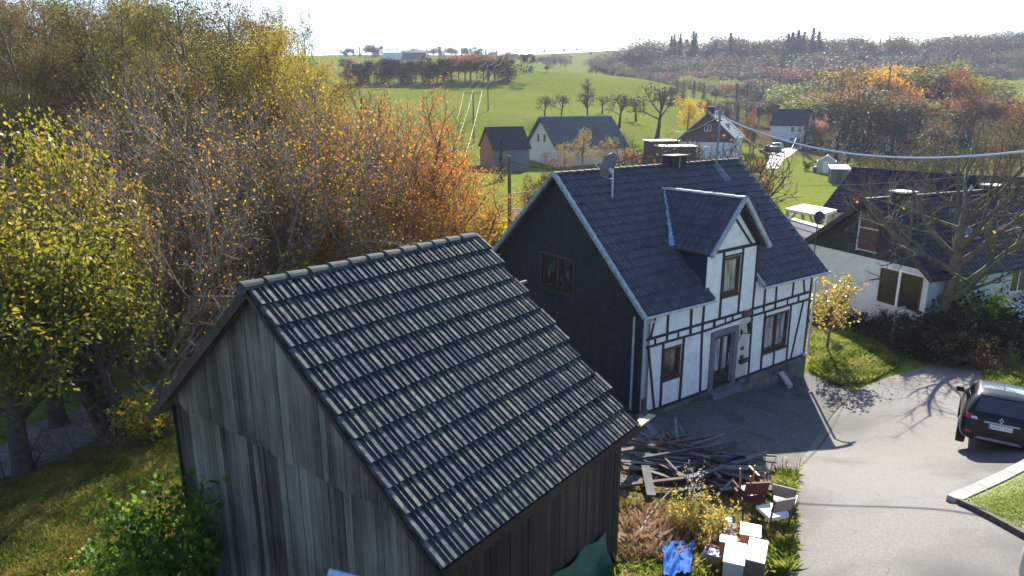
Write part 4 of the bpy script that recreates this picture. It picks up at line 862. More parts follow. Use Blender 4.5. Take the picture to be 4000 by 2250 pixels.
# far trees: crown as many small clumps
def far_tree(key, seed, Ht, shape, ncl, leafm, name, size=.5, bark=None, trunk_vis=.2, squash=1.0, per=9):
    rs = np.random.RandomState(seed); mb = MB(); w = MB(); cz = Ht*(.5+trunk_vis/2); rz_ = Ht*(1-trunk_vis)/2; rx = Ht*.30*squash
    w.tube([(0, 0, -1), (rs.randn()*.1, rs.randn()*.1, Ht*.4), (rs.randn()*.3, rs.randn()*.3, Ht*.85)], [Ht*.018, Ht*.013, Ht*.004], 5, tint=.5)
    lobes = [(rs.randn(3)*np.array([rx*.45, rx*.45, rz_*.4])+[0, 0, cz], rs.uniform(.45, .8)) for _ in range(9)]
    for c, s in lobes:
        w.tube([(0, 0, Ht*rs.uniform(.2, .45)), tuple((c+[0, 0, Ht*.35])/2), tuple(c+[0, 0, rz_*.3*s])], [Ht*.008, Ht*.006, Ht*.002], 4, cap=False, tint=.5)
    P = []; T = []
    for k in range(ncl):
        c, s = lobes[rs.randint(len(lobes))]; v = rs.randn(3); v /= np.linalg.norm(v); rr_ = rs.uniform(.55, 1.0)**.5
        q = c+v*np.array([rx*.62*s, rx*.62*s, rz_*.5*s])*rr_*rs.uniform(.85, 1.15); n = per
        P.append(q+rs.randn(n, 3)*size*.75); t = rs.rand(); T.append(np.clip(t*.6+rs.rand(n)*.4, 0, 1))
    P = np.concatenate(P); T = np.concatenate(T); leaf_quads(mb, P, size*rs.uniform(.5, 1.2, len(P)), rs, T, .1, .5 if shape != 'twig' else .16, 0 if shape != 'twig' else -.5)
    proto(key, w, mb, bark or M_BARK, leafm, Ht, name)
for i in range(3): far_tree('far_twig%d' % i, 100+i, 16, 'twig', 420, L_TWIG, 'deciduous_tree', 1.1, M_BARK_L, .18, [1, 1.25, .85][i])
for i in range(3): far_tree('far_olive%d' % i, 110+i, 15, 'leaf', 330, L_OLIVE_FAR, 'deciduous_tree', .48, M_BARK, .12, [1.15, 1.4, 1][i])
for i in range(2): far_tree('far_rust%d' % i, 120+i, 15, 'leaf', 380, L_RUST, 'red_leaved_tree', .48, M_BARK_D, .1, [1.1, 1.3][i])
for i in range(2): far_tree('far_gold%d' % i, 130+i, 14, 'leaf', 380, L_MIX, 'golden_tree', .48, M_BARK_D, .1, [1.2, 1.4][i])
far_tree('far_green', 141, 13, 'leaf', 420, ramp_mat('pale_green_leaves', ramp((96, 100, 48), (128, 132, 62), (158, 158, 84)), trans=.4, vary=.4), 'pale_green_tree', .48, M_BARK, .1, 1.3)
far_tree('far_tan', 149, 12, 'leaf', 380, ramp_mat('tan_leaves', ramp((110, 92, 56), (150, 128, 76), (176, 154, 96)), trans=.4), 'tan_tree', .34, M_BARK_L, .1, 1.3)
far_tree('far_brown', 142, 12, 'leaf', 380, L_BROWN, 'deciduous_tree', .42, M_BARK, .12, 1.3)
far_tree('far_pink', 143, 8, 'leaf', 420, L_PINK, 'pinkish_tree', .3, M_BARK, .12, 1.1)
far_tree('far_gold_small', 144, 8, 'leaf', 300, L_MIX, 'golden_tree', .32, M_BARK, .1, .8)
far_tree('dark_bush', 145, 7, 'leaf', 420, L_DARK, 'dark_evergreen_tree', .34, M_BARK_D, .02, 1.35)
def spruce(key, seed, Ht, name='spruce_tree', leafm=None, bare=.12, wide=.17):
    rs = np.random.RandomState(seed); mb = MB(); w = MB(); w.tube([(0, 0, -1), (0, 0, Ht*.5), (0, 0, Ht)], [Ht*.014, Ht*.009, .03], 6, tint=.5); nw = 26
    for k in range(nw):
        t = k/(nw-1); z = Ht*(bare+(1-bare)*t); Rr = Ht*wide*(1-t)**.8*rs.uniform(.75, 1.15)+.12; n = int(6+10*(1-t))
        for j in range(n):
            az = rs.rand()*6.283; L = Rr*rs.uniform(.7, 1.1); d = np.array([math.cos(az), math.sin(az), 0]); m = 7
            q = np.linspace(.1, 1, m)[:, None]; P = np.array([0, 0, z])+d*L*q-np.array([0, 0, 1])*L*(.45*q**1.3)+rs.randn(m, 3)*.12
            leaf_quads(mb, P, np.linspace(.75, .4, m)*Ht*.045, rs, np.clip(rs.rand()*.6+rs.rand(m)*.4, 0, 1), .4, .7, .5)
    proto(key, w, mb, M_BARK_D, leafm or L_SPRUCE, Ht, name)
for i in range(3): spruce('spruce%d' % i, 200+i, 20, bare=[.3, .12, .45][i], wide=[.21, .24, .19][i])
spruce('spruce_small', 205, 8, bare=.03, wide=.26)
# ------------------------------------------------------------------ the wood on the left
random.seed(5)
def wood_tree(key, x, ytop, Y, label, sq=1.0, group=None, cat='tree', hmin=3, dz=0):
    X, h = height_to(x, ytop, Y); return plant(key, X, Y, max(h, hmin), None, label, cat, group, sq)
WG = 'trees of the autumn wood on the left'
for key, x, yt, Y, lab, sq in [
    ('birch_brown', -60, -60, 50, 'tall olive-brown birch at the far upper left edge of the wood', 1.1),
    ('birch_brown', 40, -50, 47, 'tall olive-brown birch, second from the upper left corner of the wood', 1.1),
    ('birch_brown', 118, -20, 52, 'olive-brown birch just left of the gap of sky in the wood', 1.0),
    ('birch_brown', 168, 85, 49, 'lower olive-brown birch filling the gap of sky at the upper left', 1.1),
    ('birch', 235, -55, 46, 'tall yellow-green birch just right of the gap of sky in the wood', .95),
    ('birch', 310, -60, 50, 'tall green-yellow birch with thin upright crown, back row of the wood', .9),
    ('birch_brown', 368, 10, 47, 'olive birch with a lower crown between two tall green ones', 1.1),
    ('birch', 455, -45, 48, 'tall green birch with sparse top reaching out of the picture', 1.0),
    ('birch', 545, -30, 46, 'green-yellow birch with open pointed crown left of the yellow tree', 1.0),
    ('birch', 605, 25, 50, 'yellow-green birch at the skyline beside the bright yellow tree', 1.0),
    ('willow', 640, 110, 44, 'yellow-green dense tree at the skyline of the wood', 1.0),
    ('birch', 712, 12, 52, 'thin wispy birch sticking up above the bright yellow tree', .55),
    ('birch', 762, 20, 52, 'thinnest birch with tufted top at the right end of the wood skyline', .45),
    ('willow', 718, 72, 43, 'bright yellow round-crowned tree at the right of the wood skyline', 1.15),
    ('willow', 775, 150, 41, 'bright yellow tree overhanging the green field at the right edge of the wood', .95),
    ('birch_brown', 20, 180, 38, 'brownish birch in the middle row at the left edge of the picture', 1.2),
    ('birch_brown', 480, 150, 41, 'olive tree with dark twiggy crown in the middle of the wood', 1.2),
    ('birch_brown', 330, 130, 40, 'olive-brown tree behind the bare fan-shaped trees', 1.2),
    ('sparse', 185, 190, 38, 'nearly bare brown tree above the walnut leaves', 1.2),
    ('fan', 270, 215, 33, 'bare grey tree with long twigs fanning out left of the wood centre', 1.05),
    ('fan', 400, 190, 34, 'bare grey fan-shaped tree with dense rising twigs', 1.1),
    ('fan2', 505, 175, 33, 'bare grey tree with fan of fine twigs in the centre of the wood', 1.1),
    ('fan', 610, 215, 34, 'bare pale-twigged tree in front of the yellow-green tree', 1.0),
    ('fan2', 690, 255, 32, 'bare tree with few orange leaves above the barn ridge', 1.05),
    ('fan2', 340, 330, 28, 'bare low tree with crossing twigs beside the lane', 1.1),
    ('fan', 455, 360, 28.5, 'bare tree with forked trunk straight above the barn gable', 1.05),
    ('fan', 575, 330, 29, 'bare pale-twigged tree with few orange leaves left above the barn roof', 1.0),
    ('mix', 745, 330, 33, 'yellow-leaved tree with leaning dark trunk behind the barn ridge', 1.1),
    ('fan2', 800, 245, 36, 'thin purple-grey bare tree right of the bright yellow tree', .85),
    ('sparse', 880, 170, 50, 'tall sparse grey-brown tree at the edge of the meadow', 1.1),
    ('sparse', 945, 195, 47, 'grey-brown tree with narrow upright crown beside the meadow', 1.0),
    ('sparse', 830, 215, 46, 'grey-violet bare tree beside the bright yellow tree', 1.0),
    ('orange', 865, 340, 36, 'orange-brown tree between yellow tree and copper trees', 1.0),
    ('orange', 950, 270, 40, 'copper-brown tree with pale twigs in front of the meadow', 1.0),
    ('orange', 1035, 225, 39, 'orange tree with black forked limbs rising over the meadow', 1.05),
    ('fan', 1110, 235, 40, 'bare tree with long twigs leaning right over the meadow', .8),
    ('orange', 1110, 330, 37, 'orange-red tree with wide crown nearest to the brown field barn', 1.1),
    ('orange', 1175, 430, 36, 'low copper-red tree at the right end of the wood', 1.15),
    ('mix', 985, 400, 35, 'yellow and orange tree with several thin dark trunks', 1.0),
    ('mix', 880, 450, 31, 'low yellow-leaved tree behind the middle of the barn ridge', 1.1),
    ('mix', 1080, 470, 33, 'yellow-brown tree low at the right end of the barn ridge', 1.1)]:
    wood_tree(key, x, yt, Y, lab, sq, WG)
random.seed(55)
for i in range(30):
    x = -120+i*33+random.uniform(-10, 10); Y = random.uniform(56, 72); yt = (-20 if x < 130 else 10 if 190 < x < 380 else 15 if x < 590 else 75 if x < 640 else 125)+random.uniform(-40, 50)+(60 if 130 < x < 200 else 0)+max(0, x-760)*.8
    wood_tree(random.choice(['birch_brown', 'birch_brown', 'birch'] if x < 600 else ['birch_brown', 'sparse', 'birch']), x, yt, Y, 'olive-brown tree deep in the wood behind the front trees', 1.45, 'trees deep in the wood')
for i in range(16):
    x = -80+i*66+random.uniform(-15, 15); Y = random.uniform(38, 44); wood_tree('birch_brown' if i % 2 else 'sparse', x, 240+random.uniform(-40, 60)+max(0, x-700)*.45, Y, 'grey-brown twiggy tree in the middle of the wood', 1.5, 'twiggy trees in the middle of the wood')
# trees by the lane
p = ground(385, 1022); plant('fan2', p[0], p[1], 9.5, 1.0, 'tree with bare upright trunk at the lane edge left of the barn gable', 'tree', WG, .9)
p = ground(340, 1010); plant('sparse', p[0]-.4, p[1]+1, 8.5, 2.0, 'slim tree with pale thin trunk beside the lane', 'tree', WG, .8)
p = ground(300, 1098)
w, a = grow(42, 5.2, .25, [lv(1, 5.2, 0, .02, .07, 8, .42), lv(14, 3.4, 58, .10, .14, 6, .2, .04), lv(8, 1.8, 44, .03, .16, 4, .15, .016), lv(6, .85, 40, -.03, .14, 3, .1, .009)], 2, 10, (-.16, -.05))
proto('walnut_lean', w, leaf_crown(a, 17, .125, .24, 19, wal, .8, aspect=.55), M_BARK_D, L_WALNUT, 8.5, 'walnut_tree')
wt = plant('walnut_lean', p[0], p[1], 7.3, .3, 'leafy yellow and green tree with ivy-covered leaning trunk beside the lane', 'tree')
rs = np.random.RandomState(3); n = 2600; hh = rs.rand(n)**1.2*3.6; az = rs.rand(n)*6.283; rad = .27-.03*hh+rs.rand(n)*.10
P = np.stack([-.17*hh+np.cos(az)*rad, -.05*hh+np.sin(az)*rad, hh], -1); mb = MB(); leaf_quads(mb, P, .11, rs, rs.rand(n), .3, .9); iv = mb.build('ivy', L_IVY, wt, tint=True)
for x, y, yt, lab, sq in [(30, 1075, 410, 'yellow and green leafy tree at the left edge of the picture, behind the leaning one', 1.1), (-70, 1210, 520, 'dark green leafy tree cut off by the left picture edge', 1.2), (150, 1040, 300, 'leafy tree with golden top left of the bare trees', .8)]:
    q = ground(max(x, -60), y); X, h = height_to(x, yt, q[1]); plant('walnut', X, q[1], h, None, lab, 'tree', None, sq)
# undergrowth
random.seed(9); SG = 'undergrowth of the wood'
pos = [(620, 690, 31, 560, 'yshrub'), (680, 680, 31, 560, 'oshrub'), (740, 660, 33, 560, 'bshrub'), (800, 640, 32, 540, 'yshrub'), (860, 640, 34, 560, 'oshrub'), (920, 620, 33, 550, 'yshrub'),
       (980, 610, 35, 540, 'bshrub'), (1040, 600, 34, 540, 'oshrub'), (1100, 590, 35, 520, 'yshrub'), (1150, 585, 36, 510, 'bshrub'), (1195, 580, 37, 520, 'yshrub'), (1240, 570, 38, 545, 'hazel'),
       (560, 700, 30, 640, 'bshrub'), (500, 760, 30, 660, 'yshrub'), (430, 800, 31, 690, 'bshrub'), (360, 840, 31, 720, 'yshrub'), (290, 860, 31, 740, 'hazel'), (220, 880, 30, 760, 'oshrub'),
       (150, 900, 30, 760, 'hazel'), (80, 920, 29, 780, 'hazel'), (10, 940, 28, 800, 'hazel'), (470, 700, 34, 560, 'oshrub'), (380, 700, 35, 560, 'yshrub'), (700, 600, 36, 480, 'oshrub'), (820, 580, 37, 470, 'yshrub'),
       (560, 560, 36, 450, 'oshrub'), (1000, 540, 38, 450, 'oshrub'), (1120, 560, 41, 470, 'yshrub'), (640, 520, 38, 420, 'bshrub'), (280, 600, 36, 480, 'bshrub')]
LB = {'yshrub': 'yellow-green', 'oshrub': 'orange and yellow', 'bshrub': 'brown', 'hazel': 'green'}
WH = {0: 'at the foot of the wood', 1: 'inside the wood'}
for i, (x, yb, Y, yt, key) in enumerate(pos):
    X, h = height_to(x, yt, Y); h = min(max(h, 2.0), 4.6)
    plant(key, X, Y, h, None, '%s understorey shrub %s' % (LB[key], 'far in the wood' if Y > 35.5 else ('behind the barn ridge' if x > 600 else 'along the far side of the lane')), 'shrub', '%s shrubs %s' % (LB[key], 'far in the wood' if Y > 35.5 else ('behind the barn ridge' if x > 600 else 'along the lane')), 1.15)
# left meadow edge
p = at(425, 1380, 12.2); plant('hazel', p[0], p[1], 2.7, .5, 'tall green hazel bush against the left corner of the barn', 'bush', None, .8)
p = at(335, 1440, 12.9); plant('hazel', p[0], p[1], 1.7, 2.5, 'broad green hazel bush at the lower left, in front of the meadow', 'bush', None, .95)
p = ground(392, 1085); plant('yshrub', p[0], p[1], 1.7, None, 'small yellow-green bush under the left eave of the barn', 'bush')
for x, y, h, lab in [(215, 1160, 1.5, 'small bare bush on the meadow side of the lane'), (318, 1118, 1.7, 'bare thorny bush beside the ivy-covered trunk'), (30, 1190, 1.6, 'bare bush on the verge at the left picture edge')]:
    p = ground(x, y); plant('bare_shrub', p[0], p[1], h, None, lab, 'bush')

# ------------------------------------------------------------------ garden right of the house
p = ground(2080, 884); X, h = height_to(2080, 690, p[1]); plant('young', p[0], p[1], h, .4, 'young slender tree with sparse yellow leaves beside the right corner of the house', 'tree')
p = ground(2368, 862); X, h = height_to(2368, 225, p[1]); plant('bigbare', p[0], p[1], h, 1.0, 'large bare tree with mossy limbs in front of the white neighbouring house', 'tree', None, .98)
p = ground(2330, 800); plant('bigbare', p[0]-1.2, p[1]+1.0, 8.2, 3.2, 'smaller bare tree just left of the large mossy one', 'tree')
SH = 'dark shrubs below the neighbouring house'
for i, (x, yb, yt, key, sq) in enumerate([(2170, 835, 780, 'rhodo', 1.3), (2215, 860, 795, 'rhodo', 1.3), (2268, 866, 790, 'rhodo', 1.2), (2290, 860, 785, 'rhodo', 1.3),
        (2330, 905, 790, 'rhodo', 1.3), (2375, 905, 800, 'rhodo', 1.3), (2420, 900, 785, 'rhodo', 1.3), (2465, 895, 755, 'rhodo', 1.3), (2505, 890, 765, 'rhodo', 1.3), (2550, 890, 800, 'rhodo', 1.3), (2390, 870, 760, 'rhodo', 1.1), (2590, 880, 790, 'rhodo', 1.3), (2440, 925, 840, 'bshrub', 1.5)]):
    p = ground(x, yb); X, h = height_to(x, yt, p[1])
    plant(key, p[0], p[1], max(h, 1.4), None, 'dark evergreen shrub in the belt below the white neighbouring house' if key == 'rhodo' else 'brown leafless shrub at the front of the dark shrub belt', 'shrub', SH if key == 'rhodo' else 'brown shrubs before the dark belt', sq)
p = ground(2490, 880); X, h = height_to(2480, 712, p[1]); plant('hazel', X, p[1], h, None, 'light green glossy shrub standing out above the dark shrubs', 'shrub', None, .7)
p = ground(2130, 760); plant('bshrub', p[0]+.5, p[1], 2.6, None, 'twiggy shrub between the young tree and the dark belt', 'shrub', None, .9)

# ------------------------------------------------------------------ middle distance plants
def px_tree(key, x, yb, yt, label, sq=1.0, cat='tree', group=None):
    p = ground(x, yb); X, h = height_to(x, yt, p[1]); return plant(key, p[0], p[1], max(h, .8), None, label, cat, group, sq)
px_tree('orchard', 1369, 302, 240, 'left of the two small round orchard trees on the meadow', 1.1)
px_tree('orchard', 1411, 300, 236, 'right of the two small round orchard trees on the meadow', 1.0)
px_tree('pear', 1478, 299, 198, 'tall pear tree with dense upright crown on the meadow', 1.0)
px_tree('orchard', 1557, 320, 234, 'spreading bare orchard tree with forked trunk behind the roof of the pink house', 1.15)
px_tree('orchard', 1652, 350, 212, 'large bare orchard tree behind the flat-roofed sheds', 1.0)
px_tree('orchard', 1600, 305, 245, 'small bare tree in the orchard between the two larger ones', 1.2)
px_tree('orchard', 1515, 285, 240, 'low bare tree between pear tree and forked tree', 1.3)
px_tree('far_gold0', 1728, 345, 243, 'golden brown tree left of the slate-roofed house', .9)
px_tree('far_tan', 1465, 430, 322, 'pale tan birch-like tree in front of the pink house', .85)
px_tree('far_tan', 1520, 430, 345, 'pale tan bushy tree at the right end of the pink house', 1.0)
px_tree('far_tan', 1420, 440, 362, 'small tan tree below the gable of the pink house', .8)
px_tree('far_olive1', 1368, 545, 382, 'grey-green bushy tree behind the left verge of the house roof', .62)
px_tree('far_olive2', 1335, 560, 440, 'green bush beside the wooden pole left of the house', .7, 'bush')
px_tree('far_brown', 1590, 440, 375, 'brown shrubbery behind the house ridge', 1.6)
px_tree('far_brown', 1650, 440, 385, 'brown shrubbery in front of the flat-roofed sheds', 1.6)
px_tree('spruce_small', 1262, 455, 355, 'dark pointed conifer in front of the brown field barn', 1.1)
px_tree('far_olive0', 1895, 385, 290, 'olive and rust tree between slate-roofed house and white house', 1.05)
px_tree('far_rust0', 1880, 350, 275, 'reddish tree behind the slate-roofed house', .9)
px_tree('far_gold_small', 2003, 330, 268, 'small bright golden tree at the gable of the white house', .55)
px_tree('far_pink', 2064, 372, 288, 'pinkish round tree above the greenhouse', 1.0)
px_tree('far_olive1', 2088, 405, 335, 'olive bushy tree behind the greenhouse', 1.0)
px_tree('spruce_small', 1826, 300, 255, 'small dark cypress behind the slate-roofed house', .6)
px_tree('dark_bush', 1925, 395, 362, 'dark bush at the left side of the village road', 1.0, 'bush')
px_tree('dark_bush', 2035, 430, 404, 'dark clipped hedge left of the greenhouse', 1.3, 'bush')
px_tree('far_brown', 1900, 475, 398, 'orange-brown shrub behind the right verge of the house roof', .6, 'bush')
px_tree('far_brown', 1925, 520, 450, 'pale leafy shrub beside the right verge of the house roof', .55, 'bush')
px_tree('far_gold_small', 2085, 555, 505, 'orange red shrub between carport and tiled roof', .5, 'bush')
for i, (x, yb, yt) in enumerate([(1665, 420, 350), (1700, 425, 345), (1735, 425, 350), (1770, 425, 345), (1805, 425, 350), (1840, 420, 355), (1870, 420, 365)]):
    P = atY(x, yt, 62); plant('bare_shrub', P[0], 62, P[2]-Hs(P[0], 62), None, 'grey bare shrub in the thicket behind the house chimney', 'shrub', 'bare thicket behind the chimney', .9)
G2 = 'trees behind the neighbouring roofs'
for key, x, Y, yt, lab, sq in [('sparse', 2210, 62, 385, 'tan twiggy tree behind the ridge of the neighbouring house', 1.3), ('sparse', 2300, 66, 330, 'twiggy brown tree behind the skylight of the neighbouring house', 1.3),
        ('sparse', 2400, 64, 300, 'brown twiggy tree rising behind the right part of the neighbouring ridge', 1.3), ('sparse', 2500, 60, 290, 'brown tree behind the neighbouring ridge near the picture edge', 1.3),
        ('birch_brown', 2560, 64, 250, 'olive-brown tree at the right picture edge behind the roofs', 1.3), ('far_olive0', 2250, 85, 380, 'olive tree in the hollow behind the roofs', 1.2), ('far_olive2', 2360, 90, 350, 'dull green tree in the hollow behind the roofs', 1.3), ('far_olive1', 2470, 88, 330, 'dull green tree near the right edge behind the roofs', 1.2)]:
    wood_tree(key, x, yt, Y, lab, sq, G2)

# ------------------------------------------------------------------ far woods
random.seed(21); rn = random.Random(21)
def interp(tab, x):
    for (x0, y0), (x1, y1) in zip(tab, tab[1:]):
        if x0 <= x <= x1: return y0+(y1-y0)*(x-x0)/(x1-x0)
    return tab[-1][1]
TW = ['far_twig0', 'far_twig1', 'far_twig2', 'far_olive0', 'far_olive1', 'far_olive2']
KL = {'far_twig': 'bare grey-brown', 'far_oliv': 'fading olive', 'far_rust': 'rust-red', 'far_gold': 'golden', 'far_gree': 'pale green', 'spruce0': 'dark spruce', 'spruce1': 'dark spruce', 'spruce2': 'dark spruce', 'far_brow': 'brown', 'dark_bus': 'dark evergreen'}
def klab(k): 
    return KL.get(k[:8], KL.get(k, 'dark spruce' if 'spruce' in k else 'brown'))
def belt(x0, x1, step, tab, Y0, Y1, kinds, where, sq=1.0, jit=6, dy=0):
    x = x0
    while x < x1:
        k = rn.choice(kinds) if not callable(kinds) else kinds(x); Y = rn.uniform(Y0, Y1); yt = interp(tab, x)+dy+rn.uniform(-jit, jit); X, h = height_to(x, yt, Y); h = min(max(h, 6), 34)
        plant(k, X, Y, h, rn.uniform(0, 6.28), '%s tree %s' % (klab(k), where) if 'spruce' not in k else 'tall dark spruce %s' % where, 'tree', '%s trees %s' % (klab(k), where), sq*rn.uniform(1.25, 1.7))
        x += step*rn.uniform(.75, 1.25)
topA = [(1480, 160), (1560, 136), (1620, 120), (1680, 112), (1800, 108), (1900, 106), (2100, 106), (2250, 106), (2330, 108), (2400, 102), (2500, 96), (2640, 86)]
def kA(x):
    if 1670 < x < 1790 or 1985 < x < 2085: return rn.choice(['spruce0', 'spruce2', 'spruce0', 'far_twig1'])
    return rn.choice(TW[:4]+['far_twig0', 'far_olive0'])
belt(1490, 2650, 17, topA, 540, 580, kA, 'on the skyline of the far right ridge', 1.25, 6, -10)
for x, yt in [(1698, 100), (1712, 98), (1745, 92), (1752, 96), (1995, 96), (2010, 90), (2024, 94), (2048, 84), (2062, 92), (1840, 96), (1690, 104), (1985, 98)]:
    X, h = height_to(x, yt-14, 535); plant('spruce%d' % rn.choice([0, 2]), X, 535, h, None, 'tall dark spruce rising above the skyline of the far right ridge', 'tree', 'spruces above the skyline', 1.1)
belt(1540, 2650, 20, [(1540, 165), (1700, 150), (2000, 145), (2300, 140), (2640, 128)], 470, 505, lambda x: rn.choice(['far_olive0', 'far_olive1', 'far_olive2', 'far_twig1', 'spruce0', 'spruce1']), 'in the middle of the far hillside wood', 1.35, 6, -6)
belt(1560, 2650, 21, [(1560, 195), (1700, 178), (1900, 172), (2100, 170), (2400, 165), (2640, 160)], 410, 440, lambda x: rn.choice(TW+['far_brown'] if x < 2200 else TW), 'low on the far hillside wood', 1.35)
belt(1500, 1980, 22, [(1500, 185), (1560, 182), (1720, 190), (1980, 205)], 350, 380, lambda x: 'far_green' if 1720 < x < 1860 else rn.choice(TW), 'at the foot of the far hillside wood', 1.15)
belt(1690, 2010, 26, [(1690, 232), (1800, 212), (1900, 215), (2010, 225)], 255, 300, lambda x: rn.choice(TW[:3]+['far_brown', 'far_olive0', 'spruce1', 'spruce1']), 'in the valley wood behind the white house', 1.1)
belt(1780, 2020, 26, [(1780, 262), (1900, 240), (2020, 255)], 220, 250, lambda x: rn.choice(TW[:3]+['spruce1', 'far_olive1']), 'in the valley behind the village road', 1.0)
def kN(x):
    return rn.choice(['far_olive0', 'far_olive1', 'far_olive2', 'far_gold0', 'far_gold1', 'far_green', 'far_olive1'])
belt(2090, 2470, 27, [(2090, 185), (2130, 172), (2230, 166), (2320, 162), (2400, 185), (2470, 205)], 225, 245, kN, 'on top of the colourful wood at the right', 1.1)
for x, yt, key, lab in [(2180, 205, 'far_rust0', 'deep red tree, left one in the colourful wood'), (2262, 190, 'far_rust1', 'broad red-orange tree in the middle of the colourful wood'), (2240, 172, 'far_gold1', 'golden-orange crown above the red trees'), (2430, 190, 'far_gold0', 'orange tree at the right shoulder of the colourful wood'), (2400, 182, 'far_rust0', 'rust-brown tree at the right shoulder of the colourful wood')]:
    wood_tree(key, x, yt, 212, lab, 1.05)
belt(2020, 2620, 30, [(2020, 258), (2080, 220), (2150, 215), (2300, 228), (2450, 225), (2620, 260)], 190, 208, lambda x: rn.choice(['far_olive0', 'far_olive1', 'far_green', 'far_brown', 'spruce0', 'spruce1']), 'in the middle of the colourful wood', 1.05)
belt(2030, 2620, 30, [(2030, 300), (2100, 275), (2300, 290), (2620, 300)], 160, 178, lambda x: rn.choice(['spruce1', 'spruce1', 'far_olive1', 'spruce0', 'dark_bush', 'far_olive0']), 'at the dark lower edge of the colourful wood', 1.1)
belt(2110, 2620, 34, [(2110, 330), (2300, 340), (2620, 330)], 130, 148, lambda x: rn.choice(['spruce1', 'spruce1', 'far_olive2', 'dark_bush']), 'in front of the colourful wood', 1.1)
# hedge on the left field and skyline trees
belt(975, 1290, 17, [(975, 155), (1050, 150), (1180, 138), (1290, 142)], 262, 285, lambda x: rn.choice(['dark_bush', 'far_olive0', 'dark_bush']) if x < 1120 else rn.choice(['far_rust1', 'far_brown', 'far_olive1', 'dark_bush']), 'in the field hedge above the meadow', 1.15, 4)
belt(872, 950, 18, [(872, 152), (950, 150)], 262, 280, ['dark_bush', 'far_rust0', 'dark_bush'], 'in the dark clump left of the hedge', 1.1, 5)
belt(862, 1290, 13, [(862, 122), (938, 112), (1000, 128), (1080, 118), (1200, 120), (1290, 132)], 600, 640, ['far_twig0', 'far_twig1', 'dark_bush', 'far_olive0', 'spruce1'], 'on the skyline above the left field', 1.2, 4)
for x, yt in [(938, 104), (998, 106)]:
    wood_tree('spruce1', x, yt, 590, 'pointed conifer above the skyline beside the far white hall', .9, 'skyline conifers')
belt(1300, 1425, 16, [(1300, 143), (1425, 136)], 560, 640, ['far_twig0', 'far_olive2', 'dark_bush'], 'in the far hedge at the foot of the pale meadow', 1.1, 3)
for x, yb, yt in [(1371, 132, 122), (1419, 130, 120), (1452, 128, 119), (1390, 146, 134), (1436, 146, 138), (1530, 132, 125), (1555, 138, 131), (1375, 178, 160), (1345, 150, 140), (1485, 136, 129)]:
    px_tree('far_twig1', x, yb+4, yt, 'tiny solitary tree on the pale far meadow', 1.2, 'tree', 'solitary trees on the far meadow')
# ------------------------------------------------------------------ houses of the village
M_WWALL = mat('whitewashed_wall', (.52, .53, .55), (.62, .63, .64), 2, .9)
M_PINKW = mat('pinkish_render', (.55, .50, .47), (.64, .58, .55), 1.5, .9)
M_OCHRE = mat('orange_brown_boards', (.30, .12, .065), (.40, .18, .10), 6, .85, stretch=(6, 6, 1))
M_SLATED = mat('dark_slate_roof', (.022, .024, .032), (.045, .047, .058), 5, .6, .3)
M_GREENR = mat('greenish_grey_roof', (.05, .06, .062), (.085, .095, .09), 2, .55, .3)
M_BLUETILE = mat('blue_black_tiles', (.02, .025, .045), (.04, .048, .075), 6, .4, .2, spec=.5)
M_GREYW = mat('grey_plaster', (.12, .125, .14), (.18, .18, .19), 3, .9, .2)
M_BROWNB = mat('brown_gable_boards', (.07, .045, .045), (.12, .08, .075), 6, .8, stretch=(8, 8, .6))
M_DKWIN = glass_mat('dark_pane', (.015, .017, .02), .15, .4)
